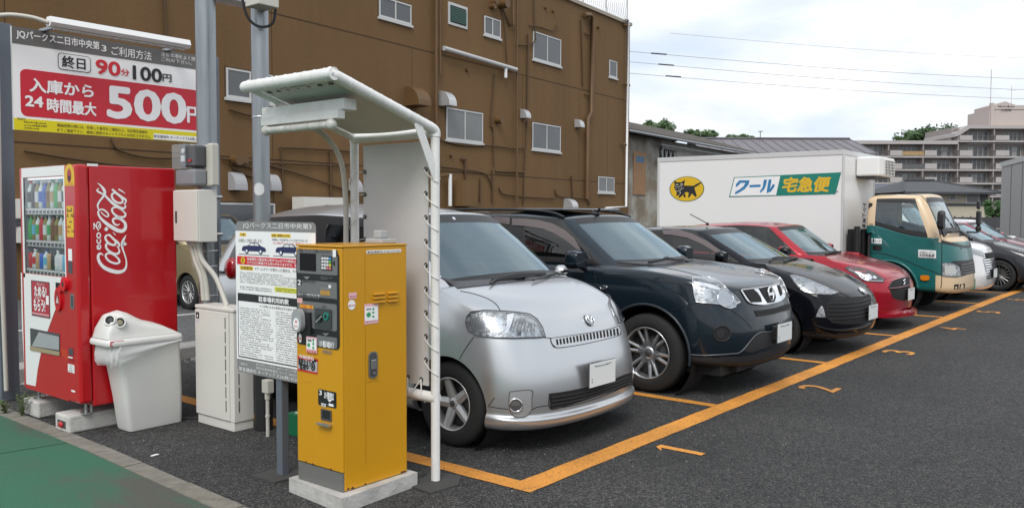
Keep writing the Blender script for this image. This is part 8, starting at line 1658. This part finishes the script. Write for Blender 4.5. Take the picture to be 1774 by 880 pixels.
# ------------------------------------------------------------------ overhead wires
for i, (u0_, v0_, u1_, v1_) in enumerate(((1160, 58, 1900, 105), (1050, 86, 1900, 142), (1050, 104, 1900, 161), (1050, 124, 1900, 176))):
    A = CAM+ray(u0_, v0_)*46; B = CAM+ray(u1_, v1_)*60; P = [A.lerp(B, k/12)-ZA*(.25*math.sin(math.pi*k/12)) for k in range(13)]
    mb = MB(); mb.tube(P, .012 if i else .008, 0, 5); o = mb.build('overhead_wire', mat('weathered_cable', (.22, .22, .23), .6))
    tag(o, ('topmost, faint overhead wire crossing the cloudy sky', 'second overhead wire from the top against the sky', 'third overhead wire from the top against the sky', 'lowest overhead wire across the sky above the roofs')[i], 'wire', 'overhead wires across the sky')
    if i: q0 = A.lerp(B, .06+.012*i); q1 = A.lerp(B, .085+.012*i); m2 = MB(); m2.tube([q0-ZA*.05, q1-ZA*.06], .04, 0, 6); m2.build('splice', M_DARKGREY, o)
# ------------------------------------------------------------------ small litter on the asphalt
for i, (u, v, L_, a_, lb_) in enumerate(((268, 788, .055, .2, 'white scrap of paper lying on the asphalt in front of the cream cabinet'), (1300, 628, .05, .1, 'pale scrap lying in the empty mouth of the third bay'))):
    p = onz(u, v, .003); c, s_ = math.cos(a_), math.sin(a_); mb = MB(); pts = [(-L_/2, -.008), (L_/2, -.012), (L_/2*.9, .010), (0, .013), (-L_/2, .007)]
    mb.prism([(p.x+a*c-b*s_, p.y+a*s_+b*c) for a, b in pts], (0, 0, .006), XA, YA, .004); tag(mb.build('paper_scrap', M_INKW), lb_, 'litter')
# ------------------------------------------------------------------ far-apart pieces of one part become parts of their own
def singular(n):
    b = n.split('.')[0]
    return b[:-1] if b.endswith('s') and not b.endswith(('ss', 'glass', 'us')) else b
def pieces_of(me):
    n = len(me.vertices); par = list(range(n))
    def find(a):
        while par[a] != a: par[a] = par[par[a]]; a = par[a]
        return a
    for e in me.edges:
        a, b = find(e.vertices[0]), find(e.vertices[1])
        if a != b: par[a] = b
    roots = {}; isl = [roots.setdefault(find(i), len(roots)) for i in range(n)]; k = len(roots)
    if k < 2 or k > 900: return None
    lo = [[1e9]*3 for _ in range(k)]; hi = [[-1e9]*3 for _ in range(k)]
    for i, v in enumerate(me.vertices):
        for c in range(3): lo[isl[i]][c] = min(lo[isl[i]][c], v.co[c]); hi[isl[i]][c] = max(hi[isl[i]][c], v.co[c])
    sz = [max(hi[i][c]-lo[i][c] for c in range(3)) for i in range(k)]; p2 = list(range(k))
    def f2(a):
        while p2[a] != a: p2[a] = p2[p2[a]]; a = p2[a]
        return a
    for i in range(k):
        for j in range(i+1, k):
            if f2(i) == f2(j): continue
            lim = max(.02, .5*max(sz[i], sz[j])); g = 0
            for c in range(3): g += max(0, lo[i][c]-hi[j][c], lo[j][c]-hi[i][c])**2
            if g <= lim*lim: p2[f2(i)] = f2(j)
    rr = {}; return [rr.setdefault(f2(i), len(rr)) for i in isl], len(rr)
SKIP = {'crown', 'trunk', 'leaves', 'stem', 'chassis', 'underbody', 'roof_railing', 'balcony_railing', 'floor_slabs', 'rust_chips', 'small_print', 'lower_grille'}
tops = [o for o in COL.objects if o.parent is None and 'label' in o]
def split_parts(parent):
    for o in [c for c in COL.objects if c.parent == parent]:
        if o.type != 'MESH': continue
        kids = [c for c in COL.objects if c.parent == o]
        if o.name.split('.')[0] not in SKIP and len(o.data.vertices) < 40000:
            r = pieces_of(o.data)
            if r and 2 <= r[1] <= 40:
                of, k = r; me = o.data; objs = []
                for q in range(k):
                    bm = bmesh.new(); bm.from_mesh(me); bm.verts.ensure_lookup_table()
                    bmesh.ops.delete(bm, geom=[v for v in bm.verts if of[v.index] != q], context='VERTS'); m2 = bpy.data.meshes.new(singular(o.name)); bm.to_mesh(m2); bm.free()
                    for mt in me.materials: m2.materials.append(mt)
                    n = bpy.data.objects.new(singular(o.name), m2); COL.objects.link(n); n.parent = parent; objs.append(n)
                    cs = [v.co for v in m2.vertices]; n['c'] = list(sum(cs, Vector())/len(cs))
                # children follow the piece they sit on
                for c in kids:
                    rc = pieces_of(c.data) if c.type == 'MESH' else None; groups = {}
                    bmk = bmesh.new(); bmk.from_mesh(c.data); bmk.verts.ensure_lookup_table(); left = set(bmk.verts); comps = []
                    while left:
                        st = [left.pop()]; comp = {st[0]}
                        while st:
                            v = st.pop()
                            for e in v.link_edges:
                                w = e.other_vert(v)
                                if w in left: left.remove(w); comp.add(w); st.append(w)
                        comps.append(comp)
                    asg = {}
                    for comp in comps:
                        m_ = sum((v.co for v in comp), Vector())/len(comp); b = min(range(k), key=lambda q: (Vector(objs[q]['c'])-m_).length)
                        for v in comp: asg[v.index] = b
                    bmk.free()
                    for q in sorted(set(asg.values())):
                        bm = bmesh.new(); bm.from_mesh(c.data); bm.verts.ensure_lookup_table(); bmesh.ops.delete(bm, geom=[v for v in bm.verts if asg[v.index] != q], context='VERTS'); m2 = bpy.data.meshes.new(singular(c.name)); bm.to_mesh(m2); bm.free()
                        for mt in c.data.materials: m2.materials.append(mt)
                        n = bpy.data.objects.new(singular(c.name), m2); COL.objects.link(n); n.parent = objs[q]
                    bpy.data.objects.remove(c)
                for n in objs: del n['c']
                bpy.data.objects.remove(o); continue
        for c in kids:
            pass
        if kids: split_parts(o)
for t in tops: split_parts(t)
